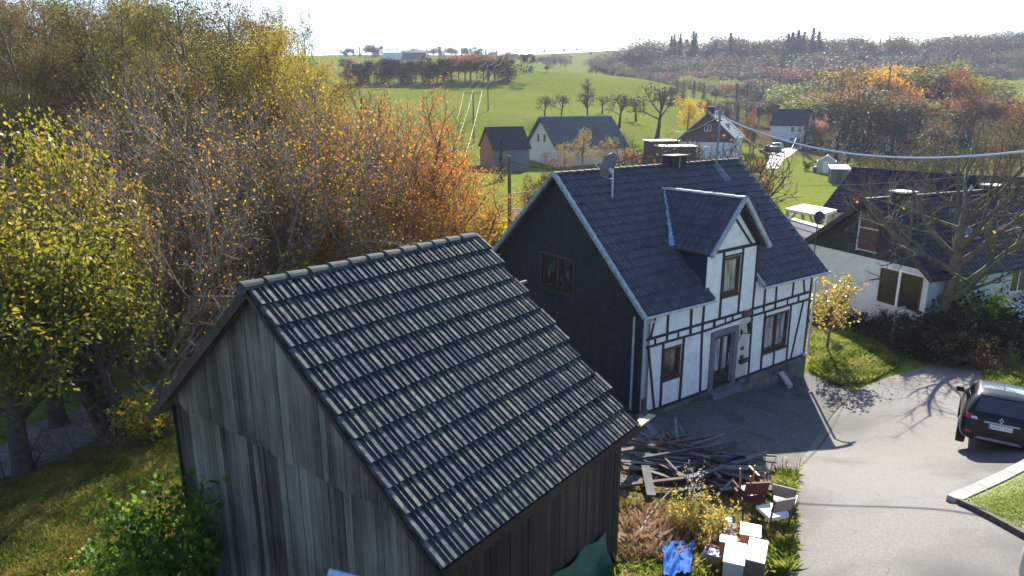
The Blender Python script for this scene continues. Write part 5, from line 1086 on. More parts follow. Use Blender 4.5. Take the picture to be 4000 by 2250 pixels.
def gable_house(name, o, psi, L, W, ze, rise, zb, mwall, mroof, label, cat='house', ov=.3, mgable=None, gable_from=None, front_roof_mat=None, rows=12):
    """origin at the near left corner of the long wall; u along the ridge, v across"""
    e = empty(name, (o[0], o[1], 0), psi, label, cat); W2 = W/2; t = rise/W2; th = .25
    mb = MB(); mb.b2(0, L, 0, .25, zb, ze); mb.b2(0, L, W-.25, W, zb, ze); mb.b2(0, .25, .25, W-.25, zb, ze); mb.b2(L-.25, L, .25, W-.25, zb, ze)
    gz = gable_from if gable_from is not None else ze
    for a in (0, .25, L-.25, L):
        mb.poly([(a, 0, ze), (a, W, ze), (a, W2, ze+rise-.02)])
    mb.build('wall', mwall, e)
    if mgable is not None:
        for a0, a1 in ((-.03, -.002), (L+.002, L+.03)):
            g = MB()
            zl = gz; b = 0 if zl <= ze else (zl-ze)/t
            pts = [(b, zl), (W-b, zl)]+([(W, ze)] if zl < ze else [])+[(W2, ze+rise-.04)]+([(0, ze)] if zl < ze else [])
            for a in (a0, a1): g.poly([(a, p[0], p[1]) for p in pts])
            for i in range(len(pts)):
                p, q = pts[i], pts[(i+1) % len(pts)]; g.add([(a0, *p), (a1, *p), (a1, *q), (a0, *q)], [[0, 1, 2, 3]])
            g.build('gable_cladding', mgable, e)
    r = MB()
    sl = math.hypot(1, t)
    for sgn in (-1, 1):
        P0 = np.array([0, W2, ze+rise+.06]); dS = np.array([0, sgn, -t])/sl; nn = np.array([0, sgn*t, 1])/sl
        tile_slope(r, -ov, L+ov, rows, P0, (1, 0, 0), dS, nn, (W2+ov)*sl, .6 if rows < 14 else .3, [(0, 0), (.3, .03), (.6, .03), (.9, 0)], .05)
        q = [P0+dS*0-nn*.16, P0+dS*(W2+ov)*sl-nn*.16]
        r.add([q[0]+[-ov, 0, 0], q[0]+[L+ov, 0, 0], q[1]+[L+ov, 0, 0], q[1]+[-ov, 0, 0]], [[0, 1, 2, 3]])
        for a in (-ov, L+ov):
            r.add([P0+[a, 0, 0]+nn*.04, P0+[a, 0, 0]+dS*(W2+ov)*sl+nn*.04, q[1]+[a, 0, 0], q[0]+[a, 0, 0]], [[0, 1, 2, 3]])
        lo = P0+dS*(W2+ov)*sl; r.add([lo+[-ov, 0, 0]+nn*.04, lo+[L+ov, 0, 0]+nn*.04, q[1]+[L+ov, 0, 0], q[1]+[-ov, 0, 0]], [[0, 1, 2, 3]])
    ro = r.build('roof', mroof, e)
    MB().tube([(-ov, W2, ze+rise+.1), (L+ov, W2, ze+rise+.1)], .13, 6).build('ridge_cap', mroof if mroof is not M_GREENR else M_VERGE, ro)
    return e, ro
def win_on(e, a0, a1, z0, z1, face='front', W=0, L=0, fm=None, n=1, depth=.04, name='window'):
    """frame box set 3 cm proud of the wall with a pane in it"""
    f = MB(); p = MB(); w = .08
    def B(m, s0, s1, t0, t1, d0, d1):
        if face == 'front': m.b2(s0, s1, -d1, -d0, t0, t1)
        elif face == 'left': m.b2(-d1, -d0, s0, s1, t0, t1)
        else: m.b2(L+d0, L+d1, s0, s1, t0, t1)
    B(f, a0, a0+w, z0, z1, -.02, depth); B(f, a1-w, a1, z0, z1, -.02, depth); B(f, a0+w, a1-w, z0, z0+w, -.02, depth); B(f, a0+w, a1-w, z1-w, z1, -.02, depth)
    for k in range(1, n): c = a0+(a1-a0)*k/n; B(f, c-.04, c+.04, z0+w, z1-w, -.02, depth)
    o = f.build(name, fm or M_WHITE, e); B(p, a0+w, a1-w, z0+w, z1-w, .004, .012); p.build('pane', M_DKWIN, o); return o
def P3(x, y, d): return at(x, y, d)

# large white neighbour on the right
o = P3(2341, 684, 33); NE = o[2]
nb, nro = gable_house('white_neighbour_house', o, R(22.6), 15, 7.6, NE, 2.85, -3.2, M_WWALL, M_SLATED, 'white house with black gable and wide dark roof at the right edge', 'house', .45, M_SLATE, NE+.0, rows=16)
for b0, b1 in ((.3, 1.42), (1.56, 2.65)): win_on(nb, b0, b1, NE-2.1, NE-.33, 'left', fm=M_FRAME, n=1)
MB().b2(-.1, -.035, .2, 2.75, NE-.32, NE-.22).b2(-.1, -.035, 1.43, 1.55, NE-2.1, NE-.32).build('window_trim', M_WHITE, nb)
MB().b2(-.09, -.032, 4.2, 4.28, NE+.25, NE+2.3).b2(-.09, -.032, 3.05, 4.2, NE+1.45, NE+1.52).b2(-.09, -.032, 3.0, 4.2, NE+.3, NE+.36).build('cladding_strips', M_VERGE2, nb)
MB().b2(-.06, -.034, 3.1, 4.15, NE+.36, NE+2.2).build('red_brown_panel', mat('red_brown_panel', (.06, .03, .03), (.1, .05, .05), 5, .7), nb)
win_on(nb, 6.0, 7.3, NE-1.7, NE-.2, 'front', fm=M_WHITE, n=2); win_on(nb, 8.2, 9.4, NE-1.7, NE-.2, 'front', fm=M_WHITE, n=2)
win_on(nb, 4.7, 6.1, NE-4.3, NE-2.9, 'front', fm=M_FRAME, n=2); win_on(nb, 6.6, 7.2, NE-4.4, NE-2.8, 'front', fm=M_FRAME)
mb = MB()
for z in (NE-1.85, NE-1.7, NE-2.0): mb.tube([(5.9, -.35, z), (7.4, -.35, z)], .012, 5)
for a in np.arange(5.9, 7.45, .15): mb.tube([(a, -.35, NE-2.0), (a, -.35, NE-1.7)], .01, 4)
mb.build('flower_box_rail', M_BLACK, nb)
mb = MB(); t_ = 2.85/3.8
mb.beam((-.46, -.45, NE-.45*t_+.12), (-.46, 3.8, NE+2.95), .1, .06); mb.beam((-.46, 8.05, NE-.45*t_+.12), (-.46, 3.8, NE+2.95), .1, .06)
mb.build('verge_tiles', M_TILE_H, nro)
for a, nm in ((2.1, 1), (9.2, 2)):
    c = MB(); c.b2(a-.35, a+.35, 3.3, 4.0, NE+2.2, NE+3.2); co = c.build('chimney', M_SLATE, nro); MB().b2(a-.5, a+.5, 3.15, 4.15, NE+3.26, NE+3.32).b2(a-.3, a-.24, 3.4, 3.9, NE+3.2, NE+3.26).build('cap', mat('white_chimney_cap', (.7, .7, .7), rough=.3, spec=.6), co)
for k, (a0, b0) in enumerate([(4.5, 1.6), (8, 1.2)]):
    mb = MB()
    nn = np.array([0, -t_, 1])/math.hypot(1, t_); d_ = np.array([0, -1, -t_])/math.hypot(1, t_); mb.box(np.array([a0, b0, NE+b0*t_+.06])+nn*.08, (.4, .55, .05), ((1, 0, 0), d_, nn)); mb.build('roof_window', M_DKWIN, nro)
p = P3(2060, 548, 36.5)
dd = empty('garden_dish', (p[0], p[1], 0), 0, 'dark round satellite dish standing behind the roof edge of the white neighbour', 'satellite dish')
mb = MB(); mb.tube([(0, .1, Hs(p[0], p[1])), (0, .1, p[2])], .03, 6); mb.build('pole', M_BLACK, dd); mb = MB(); dish(mb, np.array([0, 0, p[2]]), (.25, -1, .25), .33, .06, 1.1); mb.build('reflector', mat('dark_dish', (.05, .055, .07), rough=.5), dd, smooth=True)
MB().tube([(0, 0, p[2]-.3), (.12, -.3, p[2]-.1)], .02, 5).box((.12, -.32, p[2]-.06), (.04, .05, .04)).build('receiver', M_PIPE, dd)

# low tiled annexe between the two houses
p = P3(2030, 600, 46)
g = empty('tiled_annexe', (0, 0, 0), 0, 'low annexe with blue-black pan tile roof and white edge, between the two houses', 'outbuilding')
q = [P3(1978, 548, 52), P3(2075, 575, 45), P3(2110, 640, 41), P3(1975, 640, 46)]
A, B_, C_, D_ = q; n_ = norm(np.cross(B_-A, D_-A)); n_ = n_ if n_[2] > 0 else -n_; u_ = norm(B_-A); s_ = norm(np.cross(n_, u_)); s_ = s_ if s_ @ (D_-A) > 0 else -s_
mb = MB(); tile_slope(mb, 0, float(np.linalg.norm(B_-A)), 9, A, u_, s_, n_, 5.2, .3, [(0, 0), (.25, .035), (.5, .03), (.8, 0)], .04); 
mb.build('roof', M_BLUETILE, g)
mb = MB(); mb.beam(A+n_*.05, B_+n_*.05, .22, .08, n_); mb.build('ridge_edge', mat('white_edge_sheet', (.6, .6, .58), rough=.5), g)
zb_ = -2.5; E_ = A+s_*5.1; F_ = B_+s_*5.1; mb = MB()
for a_, b_ in ((A, B_), (B_, F_), (F_, E_), (E_, A)): mb.add([(a_[0], a_[1], zb_), (b_[0], b_[1], zb_), b_-n_*.05, a_-n_*.05], [[0, 1, 2, 3]])
mb.build('wall', M_GREYW, g)

# blue-black tiled house behind
o = P3(2082, 520, 60); gable_house('tiled_house', o, R(-50), 9, 9, o[2], 2.9, -3, M_WWALL, mat('matte_blue_black_tiles', (.012, .016, .035), (.028, .035, .06), 6, .95, .2, spec=.05), 'white house with blue-black pan tiles behind the neighbouring house', 'house', .35, rows=18)
o = P3(2262, 500, 62)
gable_house('glinting_roof_house', o, R(-28), 9, 8, o[2]-.8, 2.6, -3, M_WWALL, M_BLUETILE, 'house behind bare branches whose dark tiles glint in the sun', 'house', .35, rows=16)

# pink-white house with greenish roof
o = P3(1402, 367, 118); e, _ = gable_house('pink_gabled_house', o, R(28), 14, 10.2, o[2], 4.6, -3, M_PINKW, M_GREENR, 'pinkish white house with greenish grey roof at the foot of the meadow', 'house', .7, rows=12)
z = o[2]
for b in (3.7, 5.9): win_on(e, b, b+1.0, z+.3, z+1.9, 'left', fm=M_WHITE, depth=.06)
# brown field barn
o = P3(1242, 372, 108); e, _ = gable_house('field_barn', o, R(26), 6.2, 5.4, o[2], 2.9, -3, M_GREYW, mat('purple_black_roof', (.03, .024, .032), (.06, .045, .055), 4, .7, .3), 'small barn with orange-brown gable and dark roof on the meadow edge', 'barn', .3, M_OCHRE, -2.5, rows=10)
# slate-roofed house behind our roof
o = P3(1846, 345, 128); e, ro = gable_house('slate_roofed_house', o, R(64), 11, 9.6, o[2], 4.3, -3, M_WWALL, mat('grey_slate', (.07, .085, .11), (.12, .14, .17), 3, .5, .3, spec=.5), 'house with brown boarded gable and grey slate roof behind the mast', 'house', .5, M_BROWNB, o[2]-1.0, rows=12)
win_on(e, 4.2, 5.4, o[2]+1.0, o[2]+2.2, 'left', fm=M_WHITE, n=2)
c = MB().b2(2.2, 3.2, 4.3, 5.3, o[2]+3.2, o[2]+5.4).build('chimney', M_SLATED, ro); MB().b2(2.0, 3.4, 4.1, 5.5, o[2]+5.4, o[2]+5.5).build('cap', M_VERGE2, c)
MB().b2(4.0, 4.8, 1.6, 2.5, o[2]+1.4, o[2]+2.4).build('roof_window', M_VERGE, ro)
# white house by the road
o = P3(1940, 312, 172); e, _ = gable_house('white_road_house', o, R(-38), 8.2, 7.0, o[2], 3.4, -3, M_WWALL, M_SLATED, 'white two-storey house with dark roof at the end of the village road', 'house', .35, rows=10)
for zz in (o[2]-1.8, o[2]-4.4):
    for a in (4.8, 6.4): win_on(e, a, a+1, zz, zz+1.3, 'front', fm=M_WHITE)
    for b in (1.2, 3, 4.8): win_on(e, b, b+.9, zz, zz+1.3, 'right', L=8.2, fm=M_BLACK)
# flat-roofed sheds
M_SHEETW = mat('pale_flat_roof', (.55, .54, .55), (.7, .69, .69), 3, .5)
M_SHEDB = mat('brown_shed_boards', (.06, .035, .035), (.11, .065, .06), 6, .8, stretch=(6, 6, 1))
for (x, y, d, w, dp, h, lab) in [(1638, 356, 108, 4.4, 3.4, 2.6, 'brown shed with pale flat roof in front of the orchard'), (1668, 370, 100, 5.0, 3.0, 1.6, 'lower shed with pale flat roof beside the brown shed')]:
    P = P3(x, y, d); e = empty('flat_roofed_shed', (P[0], P[1], 0), R(8), lab, 'shed'); zb = -2
    MB().b2(0, w, 0, dp, zb, P[2]).build('wall', M_SHEDB, e); MB().b2(-.2, w+.2, -.2, dp+.2, P[2], P[2]+.12).build('roof', M_SHEETW, e)
    MB().b2(w*.3, w*.3+1.0, -.04, -.002, P[2]-2.1, P[2]-.1).build('door', M_FRAME, e)
# carport
p = ground(2040, 584); A, B_, C_, D_ = P3(1978, 524, 62), P3(2062, 537, 56), P3(2100, 524, 62), P3(2016, 514, 69); Zt = float((A[2]+B_[2]+C_[2]+D_[2])/4)
def onz(x, y, z): r = ray(x, y); return EYE+r*((z-CAMZ)/r[2])
Zt = p[2]+2.55; A, B_, C_, D_ = [onz(x, y, Zt) for x, y in ((1976, 524), (2062, 541), (2106, 527), (2022, 513))]
e = empty('carport', (0, 0, 0), 0, 'open carport with white flat roof on braced timber posts in the green garden', 'carport')
mb = MB(); mb.poly([A, B_, C_, D_]); mb.poly([q-[0, 0, .22] for q in (A, B_, C_, D_)][::-1])
for a_, b_ in ((A, B_), (B_, C_), (C_, D_), (D_, A)): mb.add([a_, b_, b_-[0, 0, .22], a_-[0, 0, .22]], [[0, 1, 2, 3]])
mb.build('roof', M_SHEETW, e)
M_YWOOD = mat('honey_timber', (.30, .22, .12), (.42, .32, .19), 6, .7)
ctr = (A+C_)/2
for q0, nxt in ((A, B_), (B_, A), (C_, B_), (D_, A)):
    q = q0+(ctr-q0)*.1; gz = Hs(q[0], q[1]); mb = MB(); mb.box((q[0], q[1], (gz+Zt-.22)/2), (.09, .09, (Zt-.22-gz)/2)); d_ = norm(nxt-q0); d_[2] = 0
    mb.beam(q*[1, 1, 0]+[0, 0, Zt-1.15], q*[1, 1, 0]+[0, 0, Zt-.25]+d_*.85, .1, .1, (0, 1, 0)); mb.build('post', M_YWOOD, e)
# greenhouse
p = ground(2076, 436); e = empty('greenhouse', p, R(-25), 'small glass greenhouse with pitched roof in the garden', 'greenhouse')
mb = MB(); w, l, h, r_ = 2.9, 3.4, 1.9, 1.0
P_ = [(-w/2, 0), (-w/2, h), (0, h+r_), (w/2, h), (w/2, 0)]
for yy in np.linspace(0, l, 5):
    for a_, b_ in zip(P_, P_[1:]): mb.beam((a_[0], yy, a_[1]), (b_[0], yy, b_[1]), .06, .06, (0, 1, 0))
for (x_, z_) in P_: mb.beam((x_, 0, z_), (x_, l, z_), .07, .07)
for x_ in (-.45, .45): mb.beam((x_, 0, 0), (x_, 0, h+.5), .06, .06, (0, 1, 0))
mb.beam((-w/2, 0, h), (w/2, 0, h), .06, .06); mb.beam((-w/2, 0, .6), (w/2, 0, .6), .05, .05)
mb.build('frame', mat('pale_metal_frame', (.5, .52, .52), rough=.4), e)
mb = MB(); mb.poly([(x_, .0, z_) for x_, z_ in P_]); mb.poly([(x_, l, z_) for x_, z_ in P_])
for a_, b_ in zip(P_, P_[1:]): mb.add([(a_[0], 0, a_[1]), (b_[0], 0, b_[1]), (b_[0], l, b_[1]), (a_[0], l, a_[1])], [[0, 1, 2, 3]])
mb.build('glazing', mat('greenhouse_glazing', (.28, .33, .30), (.42, .46, .43), 1.2, .15, spec=.8), e)
MB().b2(-.42, .42, -.06, -.03, .05, 2.0).build('door', mat('white_polycarbonate', (.6, .62, .62), (.75, .75, .75), 3, .3), e)
p = ground(2049, 434); tag(MB().tube([p, p+[0, 0, 1.0]], .32, 10).build('water_butt', mat('blue_barrel', (.03, .08, .22), rough=.5)), 'blue water butt left of the greenhouse', 'barrel')
# garden shed
p = ground(2110, 462); e = empty('garden_shed', p, R(-14), 'grey wooden garden shed with white pent roof on the lawn', 'shed')
mb = MB(); 
x = -1.2
while x < 1.2: mb.b2(x+.01, min(x+.19, 1.2), 0, .03, 0, 2.15); x += .2
mb.b2(-1.2, 1.2, .03, 1.9, 0, 2.1); mb.build('wall', mat('grey_shed_boards', (.12, .115, .12), (.19, .18, .18), 5, .85, stretch=(5, 5, .5)), e)
MB().add([(-1.4, -.2, 2.12), (1.4, -.2, 2.12), (1.4, 2.1, 2.55), (-1.4, 2.1, 2.55), (-1.4, -.2, 2.2), (1.4, -.2, 2.2), (1.4, 2.1, 2.63), (-1.4, 2.1, 2.63)], [[3, 2, 1, 0], [4, 5, 6, 7], [0, 1, 5, 4], [1, 2, 6, 5], [2, 3, 7, 6], [3, 0, 4, 7]]).build('roof', M_SHEETW, e)
MB().b2(-.4, .4, -.03, -.004, 0, 1.9).build('door', mat('shed_door', (.09, .085, .09), rough=.8), e)
# distant hall on the skyline, farm building
for x, y, w, h, lab in [(990, 141, 16, 5, 'low white hall on the skyline above the left field'), (1042, 139, 18, 5, 'low brownish farm building on the skyline')]:
    P = atY(x, y, 560); P[2] = Hs(P[0], 560); e = empty('field_hall', P, R(5), lab, 'hall'); MB().b2(-w/2, w/2, 0, 10, -2, h).build('wall', M_WWALL if 'white' in lab else M_BROWNB, e)
    MB().add([(-w/2-.5, -.5, h), (w/2+.5, -.5, h), (w/2+.5, 5, h+2), (-w/2-.5, 5, h+2), (w/2+.5, 10.5, h), (-w/2-.5, 10.5, h)], [[0, 1, 2, 3], [3, 2, 4, 5]]).build('roof', M_SHEETW if 'white' in lab else M_SLATED, e)

# ------------------------------------------------------------------ poles and wires
M_POLE = mat('weathered_pole', (.075, .06, .05), (.15, .13, .11), 6, .85, stretch=(8, 8, .4))
M_WIRE = mat('bright_cable', (.34, .34, .34), rough=.35, spec=.6)
M_WIRED = mat('dark_cable', (.05, .045, .05), rough=.5)
def pole(x, yb, yt, label, r=.14, arm=0, X=None, az=0, d=None):
    p = ground(x, yb) if d is None else at(x, yb, d); top = atY(x, yt, p[1]); h = top[2]-p[2]
    e = empty('power_pole', (p[0], p[1], p[2]), az, label, 'pole'); MB().tube([(0, 0, -.5), (0, 0, h)], [r, r*.7], 8).build('post', M_POLE, e)
    tips = [np.array([p[0], p[1], top[2]])]
    if arm:
        MB().beam((-arm, 0, h-.15), (arm, 0, h-.15), .12, .12).build('crossarm', M_POLE, e); mb = MB(); tips = []
        for k in (-1, 0, 1):
            mb.tube([(k*arm*.95, 0, h-.1), (k*arm*.95, 0, h+.25)], .07, 6); tips.append(np.array([p[0]+math.cos(az)*k*arm*.95, p[1]+math.sin(az)*k*arm*.95, p[2]+h+.25]))
        mb.build('insulators', M_VERGE2, e)
    return e, tips
def wire(P, Q, sag, r, m, label, name='cable', n=24):
    P = np.asarray(P, float); Q = np.asarray(Q, float); t = np.linspace(0, 1, n)[:, None]; G = P*(1-t)+Q*t; G[:, 2] -= sag*4*(t*(1-t))[:, 0]
    o = MB().tube(G, r, 5).build(name, m); return tag(o, label, 'cable')
_, t1 = pole(1192, 360, 232, 'wooden power pole with crossarm low on the meadow', .16, 1.9, az=.1)
_, t2 = pole(1228, 278, 168, 'wooden power pole with crossarm higher on the meadow', .16, 1.9, az=.1)
P3b = [at(x, 112, 300) for x in (1243, 1258, 1272)]; P0b = [at(x, y, 92) for x, y in ((1150, 300), (1152, 350), (1170, 395))]
_, t3 = pole(1259, 150, 108, 'tiny power pole on the skyline hedge', .2, 3.5, az=.1, d=300)
for k, w_ in enumerate(('left', 'middle', 'right')):
    wire(t1[k], t2[k], 1.0, .010, M_WIRE, 'pale wire, %s one of three between the two meadow poles' % w_, 'power_line'); wire(t2[k], t3[k], 2.5, .014, M_WIRE, 'pale wire, %s one of three climbing from the upper meadow pole' % w_, 'power_line')
    wire(t1[k], P0b[k], .4, .009, M_WIRE, 'pale wire, %s one of three falling from the lower meadow pole to the trees' % w_, 'power_line')
e, tp = pole(1282, 600, 392, 'grey wooden pole standing behind the left verge of the house', .12, d=39)
PT = tp[0]
def HP(a, b, z):
    c, s = math.cos(HA), math.sin(HA); a, b, z = a*HK, b*HK, z*HK; return np.array([hx+c*a-s*b, hy+s*a+c*b, z])
MT = HP(8.97, VR-.25, 10.4)
_e, tq = pole(1964, 490, 385, 'thin pole beside the village road', .07, d=100)
wire(MT, at(2760, 352, 17), .95, .034, mat('white_bundled_cable', (.9, .9, .9), rough=.4, metal=.7), 'thick bright overhead cable from the roof mast to the right picture edge')
wire(PT-[0, 0, .3], MT-[0, 0, .1], 1.1, .02, M_WIRED, 'dark cable sagging from the wooden pole to the roof mast')
wire(HP(-.4, VR+.6, ZR-.6), at(1195, 490, 48), .15, .022, M_WIRE, 'pale cable from the gable top past the wooden pole')
wire(HP(-.45, 8.2, 4.6), at(1020, 668, 33), .3, .022, M_WIRE, 'pale cable running behind the barn ridge to the house')
wire(at(1900, 467, 60), at(2700, 405, 52), .6, .016, M_WIRE, 'thin pale wire above the green garden and neighbouring roofs')
wire(MT+[0, 0, .1], at(1966, 385, 100), .8, .02, M_WIRE, 'thin pale wire from the roof mast to the thin pole by the road')
wire(tq[0], at(2003, 345, 165), 1.0, .03, M_WIRE, 'thin pale wire from the thin pole to the white road house')
wire(MT, at(1700, 330, 60), .3, .02, M_WIRE, 'short pale wire leaving the roof mast to the left')
_e, _t = pole(2020, 415, 372, 'short dark pole at the edge of the village road', .08)
_e, _t = pole(1983, 452, 432, 'short fence post in the green garden', .06)
# T-shaped post in the shrubs
p = ground(2240, 884); e = empty('clothes_post', p, .35, 'wooden post with slanting pale crossbar in front of the dark shrubs', 'post')
tz = atY(2244, 784, p[1])[2]-p[2]; MB().tube([(0, 0, -.2), (0, 0, tz)], .06, 8).build('post', M_POLE, e); MB().beam((-.48, 0, tz-.02), (.48, 0, tz+.16), .09, .07).build('crossbar', M_YWOOD, e)
# white panel behind the pole
p = at(1296, 536, 45); e = empty('basketball_board', (p[0], p[1], 0), 0, 'white board on a post behind the left verge of the house', 'board')
MB().b2(-.35, .35, -.02, .02, p[2]-.25, p[2]+.3).build('board', M_WWALL, e); MB().tube([(0, .05, Hs(p[0], p[1])), (0, .05, p[2]+.2)], .04, 6).build('post', M_BLACK, e)

# ------------------------------------------------------------------ lawn island with kerb, fence and gate
def G2(x, y): q = ground(x, y); return q
K0, K1, K2, K3 = [ground(*q) for q in ((2396, 1268), (2600, 1168), (2900, 1250), (2640, 1395))]
M_KERB = mat('kerb_stone', (.30, .28, .25), (.44, .42, .38), 8, .9, .4, c3=(.2, .19, .16), s3=2)
M_KERBD = mat('mossy_kerb', (.05, .045, .035), (.10, .09, .07), 8, .9, .4)
def kerb(name, P, Q, w, h, m, n=5):
    mb = MB(); P = P[:2]; Q = Q[:2]; d = norm(np.array([*(Q-P), 0])); s = np.array([-d[1], d[0], 0])
    for k in range(n):
        a = P+(Q-P)*(k+.004)/n; b = P+(Q-P)*(k+.996)/n; A = np.array([*a, Hs(*a)]); B = np.array([*b, Hs(*b)])
        c = (A+B)/2+[0, 0, h/2-.03]; mb.box(c, (np.linalg.norm(B-A)/2, w/2, h/2+.05), (norm(B-A), s, np.cross(norm(B-A), s)))
    return mb.build(name, m)
tag(kerb('kerb', K0, K1, .26, .13, M_KERB, 6), kind='structure'); tag(kerb('kerb', K0+[0.05, -.1, 0], K3, .10, .13, M_KERBD, 5), kind='structure')
kq = kerb('kerb', ground(2142, 985), ground(1998, 1192), .06, .025, M_KERBD, 9); tag(kq, kind='structure')
sheet('lawn', [K0[:2]+[.22, .05], K1[:2]], [K3[:2]+[.05, .06], K2[:2]], mat('short_lawn', (.10, .13, .05), (.24, .28, .12), 30, .95, .5, 8, .1, c3=(.30, .32, .20), s3=1.2), .075, 10, 10, px=False)
M_FENCE = mat('dark_green_fence_metal', (.012, .028, .024), rough=.45, spec=.5)
e = empty('garden_gate', (0, 0, 0), 0, 'dark green metal garden gate and fence beside the car', 'gate')
fp = [ground(x, y) for x, y in ((2497, 928), (2528, 946), (2600, 975), (2680, 1010))]; zt = [1.15, 1.45, 1.35, 1.3]
for q, h in zip(fp, zt): MB().tube([q-[0, 0, .2], q+[0, 0, h]], .045, 8).build('post', M_FENCE, e)
for (q, r_, h0, h1) in [(fp[0], fp[1], .95, 1.1), (fp[1], fp[2], 1.2, 1.2), (fp[2], fp[3], 1.2, 1.2)]:
    mb = MB(); mb.tube([q+[0, 0, h0], r_+[0, 0, h1]], .022, 6); mb.tube([q+[0, 0, .12], r_+[0, 0, .12]], .022, 6); mb.tube([q+[0, 0, .6], r_+[0, 0, .65]], .014, 6)
    m = int(np.linalg.norm(r_-q)/.12)
    for k in range(1, m): t = k/m; c = q*(1-t)+r_*t; mb.tube([c+[0, 0, .12], c+[0, 0, h0*(1-t)+h1*t]], .008, 4, cap=False)
    mb.build('railing', M_FENCE, e)
for x, y, yt, key, lab, sq in [(2545, 905, 855, 'young', 'pale-leaved rose bush behind the garden fence', .9), (2520, 925, 880, 'yshrub', 'small pale bush at the gate post', .7), (2585, 900, 840, 'young', 'white-tipped bush behind the fence at the picture edge', 1)]:
    p = ground(x, y); X, h = height_to(x, yt, p[1]); plant(key, p[0], p[1], max(h, .9), None, lab, 'bush', None, sq)
# ------------------------------------------------------------------ cars
from mathutils.bvhtree import BVHTree
def paint(name, c, rough=.25):
    m = bpy.data.materials.new(name); m.use_nodes = True; b = m.node_tree.nodes['Principled BSDF']; b.inputs['Base Color'].default_value = (*c, 1); b.inputs['Roughness'].default_value = rough
    b.inputs['Coat Weight'].default_value = .12; b.inputs['Coat Roughness'].default_value = .06; b.inputs['Specular IOR Level'].default_value = .25; return m
M_TYRE = mat('tyre_rubber', (.012, .012, .013), rough=.8); M_RIM = mat('alloy_rim', (.35, .35, .37), rough=.35, metal=.8)
M_RED = mat('red_lamp_glass', (.35, .01, .012), rough=.12, spec=.8); M_CLEARL = mat('clear_lamp_glass', (.55, .5, .5), rough=.1, spec=.8)
M_CARGL = glass_mat('tinted_car_glass', (.006, .008, .014), .04); M_TRIM = mat('black_plastic_trim', (.012, .012, .014), rough=.6); M_SILV = mat('silver_trim', (.35, .36, .38), rough=.35, metal=.6)
SEC = [  # y, zbot, zlow, zbelt, ztop | wbot, wlow, wbelt, wtop
    (-2.07, .40, .50, .78, .84, .62, .74, .74, .66), (-2.04, .30, .45, .86, .98, .76, .83, .83, .68), (-1.92, .25, .45, .95, 1.10, .80, .87, .86, .69), (-1.72, .24, .45, .98, 1.36, .82, .89, .87, .63),
    (-1.52, .24, .45, .99, 1.52, .82, .89, .875, .60), (-1.1, .24, .45, .98, 1.56, .82, .885, .87, .60), (-.4, .24, .45, .96, 1.58, .82, .885, .87, .60), (.25, .24, .45, .95, 1.53, .82, .885, .87, .58),
    (.75, .24, .45, .95, 1.26, .82, .885, .87, .62), (1.12, .24, .45, .94, 1.02, .82, .89, .86, .70), (1.6, .24, .45, .86, .93, .82, .89, .84, .68), (1.95, .28, .45, .74, .82, .78, .84, .78, .60), (2.07, .36, .48, .64, .70, .6, .72, .66, .5)]
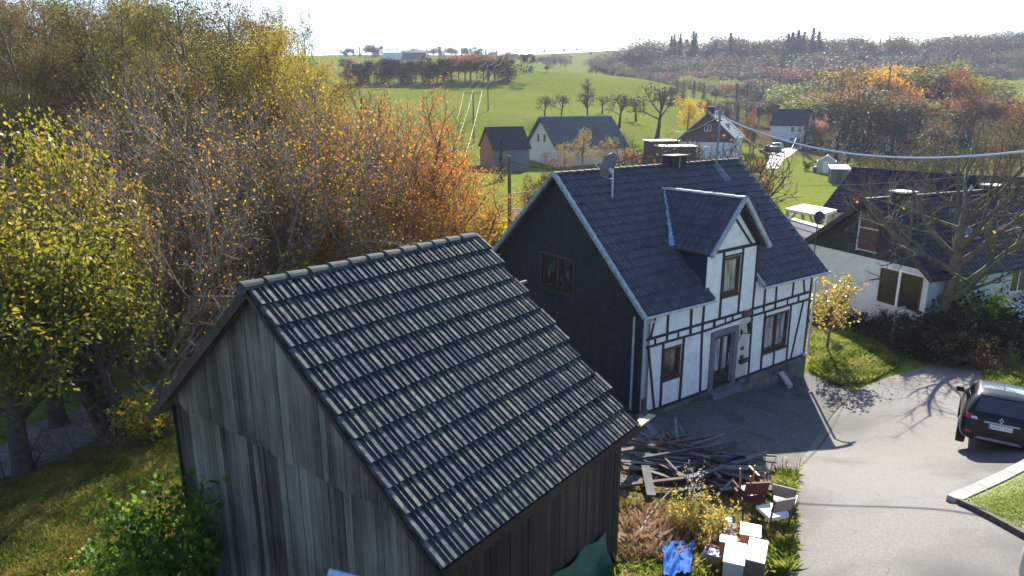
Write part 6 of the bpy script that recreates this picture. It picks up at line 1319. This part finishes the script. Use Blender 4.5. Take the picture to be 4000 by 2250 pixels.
def car(name, body_m, loc, rz, tilt, label, detail=True, cat='car'):
    e = empty(name, loc, 0, label, cat); e.rotation_euler = (tilt, 0, rz)
    V = []; 
    for (y, zb, zl, zm, zt, wb, wl_, wm, wt_) in SEC:
        half = [(0, zb), (wb, zb), (wl_, zl), (wl_*1.005, (zl+zm)/2), (wm, zm), ((wm+wt_)/2, (zm+zt)/2+.01), (wt_, zt-.05), (wt_*.85, zt), (0, zt+.02)]
        V += [(x, y, z) for x, z in half]+[(-x, y, z) for x, z in half[-2:0:-1]]
    n = 16; m = len(SEC); Q = [[i*n+j, i*n+(j+1) % n, (i+1)*n+(j+1) % n, (i+1)*n+j] for i in range(m-1) for j in range(n)]
    Q2 = [[0, 1, 15, 14][::1]]
    caps = []
    for b in (0, (m-1)*n):
        for k in range(7): caps.append([b+(k+1) % n, b+k if k else b, b+(n-k) % n, b+n-1-k] if k else [b, b+1, b+15, b+15])
    mb = MB(); mb.V = [np.array(V, np.float32)]; mb.n = len(V); mb.Fs = [np.array(Q)]; mb.tint = [np.zeros(len(Q), np.float32)]
    for b in (0, (m-1)*n):
        T3 = [[b, b+1, b+15]]; Q4 = [[b+k, b+k+1, b+15-k, b+16-k] for k in range(1, 7)]; T4 = [[b+7, b+8, b+9]]
        mb.Fs += [np.array(T3), np.array(Q4), np.array(T4)]; mb.tint += [np.zeros(1, np.float32), np.zeros(6, np.float32), np.zeros(1, np.float32)]
    tmp = mb.build('tmp', None); sm = tmp.modifiers.new('s', 'SUBSURF'); sm.levels = 2; sm.render_levels = 2
    me = bpy.data.meshes.new_from_object(tmp.evaluated_get(bpy.context.evaluated_depsgraph_get())); bpy.data.objects.remove(tmp)
    import bmesh
    bm = bmesh.new(); bm.from_mesh(me); bmesh.ops.recalc_face_normals(bm, faces=bm.faces); bm.to_mesh(me); bm.free()
    for p_ in me.polygons: p_.use_smooth = True
    me.materials.clear(); me.materials.append(body_m); bo = bpy.data.objects.new('body', me); COL.objects.link(bo); bo.parent = e
    tree = BVHTree.FromPolygons([v.co.copy() for v in me.vertices], [list(p_.vertices) for p_ in me.polygons])
    def stick(nm, pts, dirv, mtl, off=.008, thick=0, parent=None, nsub=7):
        """patch laid on the body: pts = 4 corners in the plane across dirv"""
        P = [np.array(q, float) for q in pts]; g = []
        for i in range(nsub+1):
            for j in range(nsub+1):
                u, v = i/nsub, j/nsub; q = P[0]*(1-u)*(1-v)+P[1]*u*(1-v)+P[2]*u*v+P[3]*(1-u)*v; h = tree.ray_cast(Vector(q)-Vector(dirv)*3, Vector(dirv), 8)
                g.append(np.array(h[0])-np.array(dirv)*off if h[0] is not None else None)
        if any(x is None for x in g): 
            ok = [x for x in g if x is not None]
            if not ok: return None
            g = [x if x is not None else ok[0] for x in g]
        k = nsub+1; Fq = [[i*k+j, (i+1)*k+j, (i+1)*k+j+1, i*k+j+1] for i in range(nsub) for j in range(nsub)]
        mbx = MB().add(g, Fq); mbx.add([x+np.array(dirv)*(off+.02) for x in g], [f[::-1] for f in Fq]); return mbx.build(nm, mtl, parent or e, smooth=True)
    Y = (0, 1, 0)
    rw = stick('rear_window', [(-.60, 0, 1.07), (.60, 0, 1.07), (.50, 0, 1.43), (-.50, 0, 1.43)], Y, M_CARGL, .006)
    stick('windscreen', [(-.62, 0, 1.08), (.62, 0, 1.08), (.5, 0, 1.44), (-.5, 0, 1.44)], (0, -1, 0), M_CARGL, .006)
    for s in (-1, 1):
        D = (-s, 0, 0)
        for y0, y1, t0, t1 in ((-1.42, -.62, -1.3, -.6), (-.56, .28, -.55, .1)): stick('side_window', [(0, y0, 1.03), (0, y1, 1.03), (0, t1, 1.42), (0, t0, 1.42)], D, M_CARGL, .006)
        stick('headlight', [(s*.48, 0, .66), (s*.78, 0, .68), (s*.76, 0, .80), (s*.5, 0, .76)], (0, -1, 0), M_CLEARL, .006, nsub=3)
        if detail:
            tl = stick('tail_lamp', [(s*.52, 0, .88), (s*.855, 0, .86), (s*.84, 0, 1.01), (s*.56, 0, .95)], Y, M_RED, .010, nsub=4)
            stick('lamp_lens', [(s*.50, 0, .875), (s*.66, 0, .87), (s*.64, 0, .93), (s*.54, 0, .935)], Y, M_CLEARL, .018, nsub=3, parent=tl)
            stick('reflector', [(s*.60, 0, .50), (s*.76, 0, .50), (s*.76, 0, .55), (s*.60, 0, .545)], Y, M_RED, .008, nsub=3)
        mr = MB(); th_ = np.linspace(0, 2*np.pi, 9)[:-1]; mr.box((s*.965, .62, 1.04), (.10, .06, .075)); mr.box((s*.9, .64, .99), (.05, .025, .02)); mr.build('wing_mirror', M_TRIM, e)
        for yy in (-1.32, 1.28):
            w_ = MB(); prof = [(.0, .24), (.0, .33), (.03, .355), (.11, .36), (.19, .355), (.215, .33), (.215, .24)]; N_ = 28; VV = []
            for k in range(N_):
                a = k*2*np.pi/N_; VV += [(s*(.70+px_), yy+r_*math.cos(a), .34+r_*math.sin(a)) for px_, r_ in prof]
            w_.add(VV, [[k*7+j, k*7+j+1, ((k+1) % N_)*7+j+1, ((k+1) % N_)*7+j] for k in range(N_) for j in range(6)]); wo = w_.build('wheel', M_TYRE, e, smooth=True)
            rm = MB(); c_ = np.array([s*.90, yy, .34]); rm.poly([c_+[-s*.06, .24*math.cos(a), .24*math.sin(a)] for a in np.linspace(0, 2*np.pi, 20)[:-1]])
            for k in range(5): a = k*2*np.pi/5; rm.beam(c_, c_+[-s*.0, .235*math.cos(a), .235*math.sin(a)], .07, .03, (1, 0, 0))
            rm.build('rim', M_RIM, wo)
        stick('wheel_arch_trim', [(0, -1.75, .30), (0, -.9, .30), (0, -1.0, .64), (0, -1.65, .64)], D, M_TRIM, .004, nsub=4); stick('wheel_arch_trim', [(0, .85, .30), (0, 1.7, .30), (0, 1.6, .64), (0, .95, .64)], D, M_TRIM, .004, nsub=4)
    if not detail: return e
    stick('bumper_trim', [(-.80, 0, .32), (.80, 0, .32), (.74, 0, .46), (-.74, 0, .46)], Y, M_TRIM, .008)
    stick('skid_plate', [(-.52, 0, .36), (.52, 0, .36), (.44, 0, .43), (-.44, 0, .43)], Y, M_SILV, .02)
    stick('number_plate_trim', [(-.36, 0, .83), (.42, 0, .83), (.40, 0, .865), (-.36, 0, .865)], Y, M_SILV, .016)
    h = tree.ray_cast(Vector((0, -4, .765)), Vector((0, 1, 0)), 8); hn = h[1]; y0 = h[0].y-.03
    pl = MB().box((0, y0, .755), (.262, .006, .058), ((1, 0, 0), (0, 1, .0), (0, -.0, 1))).build('number_plate', mat('plate_white', (.7, .7, .7), rough=.4), e)
    MB().b2(-.262, -.222, y0-.009, y0-.0065, .699, .811).build('plate_band', mat('plate_blue', (.02, .09, .45), rough=.4), pl)
    text('GM', .088, M_BLACK, 'plate_letters', pl, Matrix.Translation((-.150, y0-.008, .753)) @ XZ, .001)
    MB().box((-.072, y0-.008, .775), (.012, .001, .012)).box((-.072, y0-.008, .735), (.012, .001, .012)).build('plate_seals', mat('seal_grey', (.3, .33, .4), rough=.4), pl)
    text('BT 2423', .088, M_BLACK, 'plate_letters', pl, Matrix.Translation((.10, y0-.008, .753)) @ XZ, .001)
    h = tree.ray_cast(Vector((0, -4, .94)), Vector((0, 1, 0)), 8); yb = h[0].y-.02; lg = MB(); dm = [(0, .085), (.05, 0), (0, -.085), (-.05, 0)]; di = [(0, .05), (.024, 0), (0, -.05), (-.024, 0)]
    for k in range(4): a, b_, c_, d_ = dm[k], dm[(k+1) % 4], di[(k+1) % 4], di[k]; lg.add([(p_[0], yb, .94+p_[1]) for p_ in (a, b_, c_, d_)], [[0, 1, 2, 3]]); lg.add([(p_[0], yb+.012, .94+p_[1]) for p_ in (a, b_)]+[(p_[0], yb, .94+p_[1]) for p_ in (b_, a)], [[0, 1, 2, 3]])
    lg.build('badge', M_SILV, e)
    st = stick('sticker', [(.50, 0, .735), (.62, 0, .735), (.62, 0, .80), (.50, 0, .80)], Y, mat('white_sticker', (.6, .6, .6), rough=.4), .014, nsub=2)
    stick('spoiler', [(-.55, 0, 1.45), (.55, 0, 1.45), (.52, 0, 1.50), (-.52, 0, 1.50)], Y, body_m, .05)
    an = MB(); an.add([(-.03, -1.0, 1.55), (.03, -1.0, 1.55), (.0, -1.02, 1.66), (0, -.8, 1.56), (-.03, -.98, 1.55), (.03, -.98, 1.55)], [[0, 1, 2], [0, 2, 3], [1, 3, 2]]); an.build('antenna_fin', mat('white_fin', (.6, .6, .6), rough=.3), e)
    # roof panel line and wiper
    MB().tube([(0, -1.78, 1.12), (.0, -1.83, 1.14), (.28, -1.80, 1.15)], .012, 5).build('wiper', M_TRIM, e)
    stick('roof_glass', [(-.48, -1.15, 0), (.48, -1.15, 0), (.48, .2, 0), (-.48, .2, 0)], (0, 0, -1), mat('pale_blue_grey_roof_panel', (.16, .19, .22), rough=.18, spec=.8, coat=1), .005)
    return e
f_ = (math.sin(R(38)), math.cos(R(38))); cx_, cy_ = 13.72, 18.09
s_f = (Hs(cx_+f_[0]*1.3, cy_+f_[1]*1.3)-Hs(cx_-f_[0]*1.3, cy_-f_[1]*1.3))/2.6
car('parked_suv', paint('black_car_paint', (.004, .004, .009), .3), (cx_, cy_, Hs(cx_, cy_)+.03), -R(34), math.atan(s_f), 'dark compact SUV parked on the driveway, seen from behind')
q = np.array([7.95, 6.5, 0]); car('silver_car', paint('silver_car_paint', (.45, .43, .41), .3), (q[0], q[1], Hs(q[0], q[1])+.03), R(178), 0, 'light silver car, only its corner and mirror showing at the lower right picture corner', False)
for x, y, rz_, c, lab in [(1938, 387, 60, (.05, .07, .12), 'blue-grey car parked left of the village road, nearer one'), (1946, 377, 60, (.4, .4, .42), 'silver car parked left of the village road, farther one'), (1997, 367, 20, (.02, .02, .03), 'dark car parked before the white road house')]:
    p = ground(x, y); car('parked_car', paint('car_paint', c), p+[0, 0, .05], R(rz_), 0, lab, False)

# ------------------------------------------------------------------ scrap yard: furniture, planks, tarpaulin
def chair_mesh(label, p, rz, seat_m, back_m, wood_m, arms=False, sc=1.0, flip=False):
    e = empty('old_chair', p, rz, label, 'chair'); e.scale = (sc,)*3
    if flip: e.rotation_euler = (math.pi, 0, rz)
    MB().b2(-.23, .23, -.22, .22, .42, .49).build('seat', seat_m, e)
    b = MB(); b.add([(-.22, .20, .62), (.22, .20, .62), (.22, .28, .9), (-.22, .28, .9), (-.22, .25, .61), (.22, .25, .61), (.22, .33, .9), (-.22, .33, .9)], [[3, 2, 1, 0], [4, 5, 6, 7], [0, 1, 5, 4], [2, 3, 7, 6], [1, 2, 6, 5], [3, 0, 4, 7]]); b.build('backrest', back_m, e)
    for s in (-1, 1):
        MB().tube([(s*.21, -.2, 0), (s*.2, -.19, .43)], [.016, .022], 6).build('leg', wood_m, e); MB().tube([(s*.21, .25, 0), (s*.21, .21, .45), (s*.22, .30, .9)], [.016, .022, .016], 6).build('leg', wood_m, e)
        if arms: MB().tube([(s*.25, -.2, .44), (s*.27, -.2, .66), (s*.27, .1, .68), (s*.24, .28, .7)], .022, 6).build('armrest', wood_m, e)
    MB().b2(-.2, .2, -.21, -.185, .36, .42).build('rail', wood_m, e)
    return e
M_CWOOD = mat('dark_chair_wood', (.06, .03, .025), (.11, .06, .045), 12, .5); M_HONEY = mat('orange_stool_wood', (.36, .15, .05), (.48, .22, .08), 10, .5)
M_UPH = mat('mauve_upholstery', (.20, .165, .165), (.26, .22, .215), 30, .95); M_SEATW = mat('pale_seat_cover', (.55, .55, .56), rough=.6); M_TANS = mat('tan_seat_cover', (.50, .40, .30), rough=.7)
M_REDB = mat('dark_red_upholstery', (.07, .025, .025), (.11, .045, .04), 20, .8)
p = at(1938, 1352, 14.3); chair_mesh('grey-backed chair with white seat between the cabinets and the grass verge', (p[0], p[1], Hs(p[0], p[1])), R(196), M_SEATW, M_UPH, M_CWOOD, sc=1.05)
p = at(1955, 1322, 14.9); chair_mesh('chair with tan seat, right of the grey-backed chair at the drive edge', (p[0]+.1, p[1], Hs(p[0], p[1])), R(150), M_TANS, M_UPH, M_CWOOD)
p = at(1880, 1300, 15.2); e = chair_mesh('dark red armchair with brown arms behind the cabinets', (p[0], p[1], Hs(p[0], p[1])), R(185), M_REDB, M_REDB, M_CWOOD, True, 1.1)
zz = Hs(p[0], p[1])+.56; e = empty('upturned_stool', (p[0]+.02, p[1], zz), R(20), 'upturned wooden stool with four orange legs lying on the dark red armchair', 'stool'); MB().b2(-.2, .2, -.2, .2, 0, .06).build('seat', M_CWOOD, e)
for sx in (-1, 1):
    for sy in (-1, 1): MB().tube([(sx*.16, sy*.15, .06), (sx*.19, sy*.17, .52)], [.024, .017], 6).build('leg', M_HONEY, e)
p = at(1918, 1262, 15.6); chair_mesh('brown wooden armchair half hidden behind the dark red one', (p[0]+.05, p[1]+.1, Hs(p[0], p[1])), R(100), M_REDB, M_CWOOD, M_CWOOD, True, .95)
M_WCAB = mat('white_cabinet_board', (.62, .60, .57), (.70, .68, .65), 5, .5, spec=.4, c3=(.50, .44, .38), s3=2.2); M_CABB = mat('brown_cabinet_side', (.10, .065, .06), (.16, .11, .10), 6, .6); M_CABG = mat('grey_cabinet_front', (.33, .31, .32), (.4, .38, .39), 3, .5)
M_CABO = mat('orange_chipboard', (.42, .20, .10), (.5, .26, .14), 10, .7)
def cabinet(corners, h, label, sidem, topm=None, drawers=0, name='cabinet', over=.01):
    """corners: the four corners of the top in the picture, nearest edge last two"""
    z = Hs(*at(corners[0][0], corners[0][1], 13.6)[:2])+h; Q = [onz(x, y, z) for x, y in corners]; c = sum(Q)/4
    u = norm(Q[1]-Q[0]+Q[2]-Q[3]); v = norm(np.cross((0, 0, 1), u)); w = abs((Q[1]-Q[0])@u+(Q[2]-Q[3])@u)/4; d = abs((Q[0]-Q[3])@v+(Q[1]-Q[2])@v)/4
    rz_ = math.atan2(u[1], u[0]); g = Hs(c[0], c[1]); e = empty(name, (c[0], c[1], g-.06), rz_, label, 'cabinet'); H_ = z-g+.06
    b = MB(); b.b2(-w+over, w-over, -d+over, d-over, .0, H_-.024); b.build('carcass', sidem, e); MB().b2(-w, w, -d, d, H_-.022, H_).build('top', topm or M_WCAB, e)
    if drawers:
        for k in range(drawers):
            z0 = .06+(H_-.14)*k/drawers; z1 = .06+(H_-.14)*(k+1)/drawers-.015; MB().b2(-w+.02, w-.02, -d-.008, -d+.009, z0, z1).build('drawer_front', M_CABG, e)
    return e
cabinet([(1832, 1359), (1884, 1370), (1867, 1422), (1813, 1410)], .85, 'tall white-topped cabinet with grey front, front left of the dumped furniture', M_CABG, drawers=0)
cabinet([(1890, 1351), (1936, 1362), (1921, 1417), (1870, 1404)], .92, 'white-topped cabinet with dark brown front, front right of the dumped furniture', M_CABB)
cabinet([(1865, 1312), (1917, 1322), (1913, 1352), (1860, 1342)], .80, 'square white cabinet with orange chipboard side behind the two tall ones', M_CABO)
cabinet([(1815, 1312), (1857, 1317), (1848, 1356), (1804, 1346)], .55, 'low mauve-topped box left behind the white cabinets', M_CABB, M_UPH)
cabinet([(1818, 1344), (1860, 1351), (1848, 1368), (1804, 1360)], .78, 'narrow white cabinet wedged between the mauve-topped box and the tall one', M_CABO)
cabinet([(1786, 1378), (1822, 1386), (1812, 1402), (1778, 1392)], .45, 'low white cabinet at the left end of the dumped furniture', M_CABO)
def open_drawer(x, y, d, rz, w, l, h, label):
    p = at(x, y, d); e = empty('open_drawer', (p[0], p[1], Hs(p[0], p[1])+.02), rz, label, 'drawer'); m = MB()
    m.b2(-w, w, -l, l, 0, .02); m.b2(-w, w, -l, -l+.02, .02, h); m.b2(-w, w, l-.02, l, .02, h); m.b2(-w, -w+.02, -l+.02, l-.02, .02, h); m.b2(w-.02, w, -l+.02, l-.02, .02, h); m.build('box', mat('pale_pink_drawer', (.5, .34, .30), (.58, .42, .38), 5, .7), e); MB().b2(-w-.03, w+.03, -l-.025, -l-.002, -.01, h+.05).build('front', M_WCAB, e)
open_drawer(1797, 1412, 13.3, R(62), .16, .2, .3, 'open pink-lined drawer standing left of the tall white cabinet')
open_drawer(1806, 1385, 13.6, R(66), .15, .18, .34, 'second open drawer, behind the one nearest the blue sheet')
p = at(1778, 1420, 13.3); tag(MB().box((p[0], p[1], Hs(p[0], p[1])+.16), (.12, .01, .2), ((.5, .2, .8), (-.4, .9, 0), (-.75, -.35, .55))).build('leaning_board', M_WCAB), 'white board with a round hole leaning beside the open drawers', 'board')
p = ground(1833, 1330); tag(MB().tube([p, p+[0, 0, .22]], [.07, .09], 10).build('bucket', mat('blue_plastic', (.05, .25, .62), rough=.4)), 'small light blue pot in the shadow left of the armchair', 'pot')
c = [ground(1665, 1400), ground(1745, 1398), ground(1735, 1475), ground(1668, 1490)]
cloth('plastic_sheet', [q+[0, 0, .34] for q in c], 22, mat('blue_plastic_sheet', (.006, .05, .24), (.016, .10, .36), 5, .75, .3, spec=.1), .07, 'crumpled bright blue plastic sheet on the ground beside the barn', 'plastic sheet', seed=4)
# plank heap
rp = random.Random(33); M_PL = wood('heap_grey_planks', [(.05, .05, .055), (.15, .15, .155), (.30, .30, .30)], (3, 10, 10)); M_PL2 = wood('heap_brown_planks', [(.035, .025, .02), (.10, .07, .055), (.19, .15, .12)], (3, 10, 10))
GP = 'old planks heaped beside the barn'
hc = ground(1705, 1185)
for k in range(170):
    t = k/169; a = rp.gauss(0, 1); b = rp.gauss(0, 1); r_ = 1-.5*t; x = hc[0]+a*1.15*r_; y = hc[1]+b*1.15*r_-a*.3; L = rp.uniform(.5, 1.5)*(1 if t < .8 else 1.15); az = rp.gauss(-.25, .55) if rp.random() < .7 else rp.uniform(0, 3.1)
    dd_ = np.array([math.cos(az), math.sin(az)]); zc = Hs(x, y)+.06+.75*t*math.exp(-(a*a+b*b)*.35*r_); tl = rp.gauss(0, .09); A = np.array([x-dd_[0]*L, y-dd_[1]*L, zc-L*tl]); B_ = np.array([x+dd_[0]*L, y+dd_[1]*L, zc+L*tl])
    A[2] = max(A[2], Hs(A[0], A[1])+.03); B_[2] = max(B_[2], Hs(B_[0], B_[1])+.03)
    m = MB(); w_ = rp.uniform(.045, .13); m.beam(A, B_, w_, rp.uniform(.025, .06), (rp.gauss(0, .25), rp.gauss(0, .25), 1), rp.random()); tag(m.build('old_plank', M_PL if rp.random() < .72 else M_PL2, tint=True), 'weathered plank in the timber heap beside the barn', 'plank', GP)
def plank_px(x0, y0, x1, y1, h0, h1, w, label, m=M_OLDWOOD, th=.04, n=(0, 0, 1), name='old_plank', tint=.8):
    A = ground(x0, y0)+[0, 0, h0]; B_ = ground(x1, y1)+[0, 0, h1]; return tag(MB().beam(A, B_, w, th, n, tint).build(name, m, tint=True), label, 'plank')
plank_px(1605, 1100, 1718, 1215, .75, .35, .19, 'long pale board lying diagonally on top of the timber heap')
plank_px(1622, 1205, 1638, 1262, .35, .15, .2, 'short wide pale board sticking out at the front of the timber heap', tint=.2)
plank_px(1706, 1112, 1738, 1160, .55, .35, .07, 'thin grey batten sticking up at the back of the timber heap')
A_ = at(1575, 1092, 16.5); B_ = at(1640, 1044, 19.0); tag(MB().beam(A_, B_, .2, .04, (0, 0, 1), .9).build('old_plank', wood('lichen_board', [(.16, .15, .09), (.32, .30, .18), (.5, .47, .3)], (3, 12, 12)), tint=True), 'sunlit yellowish board sticking out beyond the lower corner of the barn roof', 'plank')
A_ = at(1570, 1095, 16.6); B_ = at(1615, 1050, 18.6); tag(MB().beam(A_, B_, .06, .05, (0, 0, 1), .6).build('old_plank', M_OLDWOOD, tint=True), 'thin batten beside the sunlit yellowish board at the barn eave', 'plank')
plank_px(1600, 1340, 1668, 1385, .15, .25, .16, 'grey board lying end-up near the barn wall', th=.14)
plank_px(1655, 1340, 1705, 1400, .12, .12, .2, 'light grey wide board beside the blue plastic sheet')
plank_px(1556, 1345, 1640, 1335, .05, .05, .05, 'thin straight stick lying against the barn wall', th=.04)
mb = MB(); Q = [ground(x, y)+[0, 0, z] for x, y, z in ((1560, 1447, .05), (1590, 1400, .2), (1625, 1340, .3), (1655, 1302, .35), (1690, 1268, .4))]; mb.tube(Q, [.035, .03, .03, .022, .012], 6); mb.tube([Q[3], Q[3]+[.1, .05, .5]], [.015, .006], 5); mb.tube([Q[1], Q[1]+[-.1, .2, .3]], [.015, .006], 5)
tag(mb.build('fallen_branch', M_BARK_L, smooth=True), 'long bare fallen branch lying between barn wall and bush', 'branch')
for x0, y0, x1, y1, lab in [(1752, 1262, 1818, 1210, 'pale pole lying at the right front of the timber heap'), (1800, 1195, 1850, 1222, 'short pole crossing another at the right end of the heap')]:
    A = ground(x0, y0)+[0, 0, .1]; B_ = ground(x1, y1)+[0, 0, .3]; tag(MB().tube([A, B_], .022, 6).build('pole_piece', M_OLDWOOD, tint=True), lab, 'pole')
p = ground(1828, 1195); e = empty('wash_tub', p, .4, 'dark blue-lined tub tipped over at the right end of the timber heap', 'tub')
mb = MB(); th_ = np.linspace(0, 2*np.pi, 21)[:-1]; VV = [(.30*math.cos(t), .05+.0*t, .32+.30*math.sin(t)) for t in th_]+[(.38*math.cos(t), -.35, .36+.36*math.sin(t)) for t in th_]+[(0, .05, .32)]
mb.add(VV, [[k, (k+1) % 20, 20+(k+1) % 20, 20+k] for k in range(20)]); mb.add(VV, [[k, (k+1) % 20, 40] for k in range(20)]); mb.build('tub', mat('dark_blue_plastic', (.01, .02, .10), rough=.5), e, smooth=False)

# bush in the yard, weeds
shrub(81, 9, 1.15, 20, 10, .075, ramp_mat('yard_bush_leaves', ramp((104, 104, 60), (160, 156, 96), (200, 176, 70), (176, 110, 40)), trans=.5), M_BARK, 'leafy_bush', 'yard', .07)
p = ground(1765, 1375); plant('yard', p[0], p[1], 1.05, .3, 'leafy bush with yellow and orange leaves between barn and dumped furniture', 'bush', None, .8)
M_WEEDW = ramp_mat('silvery_weed_leaves', ramp((120, 126, 110), (170, 172, 160), (200, 200, 186)), trans=.35, rough=.5)
def weed(x, y, h, n, leafm, seed, label, size=.07):
    p = ground(x, y); r_ = np.random.RandomState(seed); e = empty('tall_weed', p, 0, label, 'weed'); mb = MB(); lf = MB()
    for k in range(n):
        d = r_.randn(2)*.10; t = np.linspace(0, 1, 6)[:, None]; G = np.concatenate([d*t+r_.randn(2)*.10, t*h*r_.uniform(.7, 1)], 1); mb.tube(G, [.008]*6, 4, cap=False, tint=.5)
        i = r_.rand(26)**.7; P = np.stack([np.interp(i, t[:, 0], G[:, c]) for c in range(3)], 1)+r_.randn(26, 3)*.03; leaf_quads(lf, P, size*r_.uniform(.6, 1.3, 26), r_, r_.rand(26), .5, .7)
    mb.build('stem', M_BARK, e); lf.build('leaves', leafm, e, tint=True); return e
weed(1722, 1330, 1.55, 3, M_WEEDW, 1, 'tall weed with white sunlit leaves left of the yard bush'); weed(1770, 1310, 1.5, 3, M_WEEDW, 2, 'tall weed with pale leaves rising from the yard bush'); weed(1742, 1240, 1.0, 2, ramp_mat('seed_heads', ramp((150, 130, 100), (200, 180, 150))), 3, 'pale seed-head weed against the dark timber heap', .05)
weed(1932, 1225, .95, 4, ramp_mat('seed_heads2', ramp((140, 110, 80), (196, 170, 130))), 4, 'brown seed-head weed at the shaded edge of the drive', .05); weed(1978, 1205, .7, 4, ramp_mat('seed_heads3', ramp((170, 150, 110), (210, 190, 150))), 5, 'straw-coloured weed in the sun at the drive edge', .05)
weed(1600, 1300, .5, 3, ramp_mat('dead_stems', ramp((150, 120, 90), (180, 150, 120))), 6, 'small dead weed near the right corner of the barn wall', .05)

# grass blades and fallen leaves: one object each
L_GRASS = ramp_mat('grass_blades', ramp((56, 72, 26), (86, 104, 36), (118, 132, 50), (150, 150, 80), (170, 150, 100), k=.85), trans=.5)
def scatter(name, poly_px, n, h, seed, m, kind='blade', zoff=0, tintbias=0, ragged=None, label=None):
    r_ = np.random.RandomState(seed); G = [ground(x, y)[:2] for x, y in poly_px]; G = np.array(G); lo, hi = G.min(0), G.max(0); pts = []
    tot = 0
    while tot < n:
        q = lo+r_.rand(n*2, 2)*(hi-lo); ins = np.zeros(len(q), bool); j = len(G)-1
        for i in range(len(G)):
            c = ((G[i, 1] > q[:, 1]) != (G[j, 1] > q[:, 1])) & (q[:, 0] < (G[j, 0]-G[i, 0])*(q[:, 1]-G[i, 1])/(G[j, 1]-G[i, 1]+1e-12)+G[i, 0]); ins ^= c; j = i
        q = q[ins]; 
        if ragged: q = q[(np.sin(q[:, 0]*ragged)+np.sin(q[:, 1]*ragged*1.3+1)+r_.randn(len(q))*.9) > -.2]
        pts.append(q); tot += len(q)
        if tot == 0: break
    q = np.concatenate(pts)[:n]; z = H(q[:, 0], q[:, 1])+zoff; P = np.column_stack([q, z]); n = len(P); cl = .5+.5*np.sin(q[:, 0]*2.1+3*np.sin(q[:, 1]*1.7)); T = np.clip(cl*.45+r_.rand(n)*.5+tintbias, 0, 1)
    mb = MB()
    if kind == 'blade':
        hh = h*r_.uniform(.4, 1.3, n); d = r_.randn(n, 2)*.45; D = np.column_stack([d*hh[:, None], hh]); s = r_.randn(n, 2); s /= np.linalg.norm(s, axis=1, keepdims=True); S = np.column_stack([s*.009*(1+h*2), np.zeros(n)])
        V = np.stack([P-S, P+S, P+D*[.55, .55, .8]+S*.6, P+D], 1).reshape(-1, 3); mb.add(V, np.arange(4*n).reshape(n, 4), T)
    else: leaf_quads(mb, P+[0, 0, .03], h*r_.uniform(.6, 1.2, n), r_, T, .75, .8)
    o = mb.build(name, m, tint=True); tag(o, label, None, None, 'stuff'); return o
scatter('grass', [(1935, 1449), (1985, 1449), (1984, 1320), (1993, 1200), (1965, 1200), (1935, 1250), (1960, 1330)], 9000, .22, 1, L_GRASS)
scatter('grass', [(1545, 1500), (1800, 1500), (1810, 1420), (1760, 1340), (1600, 1290), (1548, 1280)], 12000, .2, 2, L_GRASS, tintbias=.12, ragged=3)
scatter('grass', [(2036, 850), (2130, 800), (2230, 880), (2262, 925), (2190, 962), (2110, 975), (2036, 935)], 20000, .20, 3, L_GRASS, tintbias=.05)
scatter('grass', [(2470, 975), (2478, 925), (2620, 950), (2700, 1040), (2600, 1010)], 7000, .2, 4, L_GRASS)
scatter('grass', [(-60, 1230), (140, 1168), (265, 1108), (400, 1050), (470, 1120), (480, 1500), (-60, 1500)], 42000, .11, 5, ramp_mat('autumn_grass', ramp((50, 66, 24), (84, 100, 34), (116, 124, 46), (130, 126, 60), (140, 112, 60)), trans=.4))
scatter('grass', [(2420, 1275), (2600, 1190), (2760, 1300), (2640, 1370)], 12000, .06, 6, ramp_mat('lawn_blades', ramp((110, 124, 60), (150, 160, 90), (190, 190, 150))), zoff=.07)
scatter('fallen_leaves', [(-60, 1230), (140, 1168), (265, 1108), (400, 1050), (470, 1120), (480, 1500), (-60, 1500)], 9000, .08, 7, ramp_mat('fallen_leaf_mix', ramp((110, 70, 30), (170, 120, 50), (206, 160, 84), (220, 190, 120)), trans=.2), 'leaf')
scatter('fallen_leaves', [(1548, 1500), (1985, 1449), (1990, 1210), (1900, 1210), (1560, 1150)], 2500, .07, 8, ramp_mat('fallen_leaf_mix2', ramp((80, 56, 36), (130, 96, 60), (180, 150, 110)), trans=.2), 'leaf')
scatter('fallen_leaves', [(1990, 1200), (2010, 1449), (1980, 1449), (1975, 1200)], 500, .05, 9, ramp_mat('fallen_leaf_mix3', ramp((110, 80, 40), (190, 170, 120)), trans=.2), 'leaf')
scatter('fallen_leaves', [(2140, 980), (2300, 935), (2480, 900), (2450, 990), (2250, 1010)], 700, .06, 10, ramp_mat('fallen_leaf_mix4', ramp((60, 40, 24), (120, 90, 50)), trans=.2), 'leaf')
scatter('bare_twigs', [(1552, 1440), (1740, 1420), (1760, 1330), (1640, 1300), (1560, 1290)], 1300, .35, 11, ramp_mat('dry_stalks', ramp((110, 84, 60), (170, 140, 110), (200, 180, 150)), trans=.2), 'blade', tintbias=-.1)

# ------------------------------------------------------------------ haze
HAZE = .0002
m = bpy.data.materials.new('haze_volume'); m.use_nodes = True; nt = m.node_tree; nt.nodes.clear(); ou = nt.nodes.new('ShaderNodeOutputMaterial'); pv = nt.nodes.new('ShaderNodeVolumePrincipled')
pv.inputs['Color'].default_value = (.74, .80, 1, 1); pv.inputs['Density'].default_value = HAZE; pv.inputs['Anisotropy'].default_value = .15; nt.links.new(pv.outputs[0], ou.inputs['Volume'])
hz = MB().b2(-1900, 1900, -500, 1900, -25, 260).build('haze', m); tag(hz, kind='stuff')
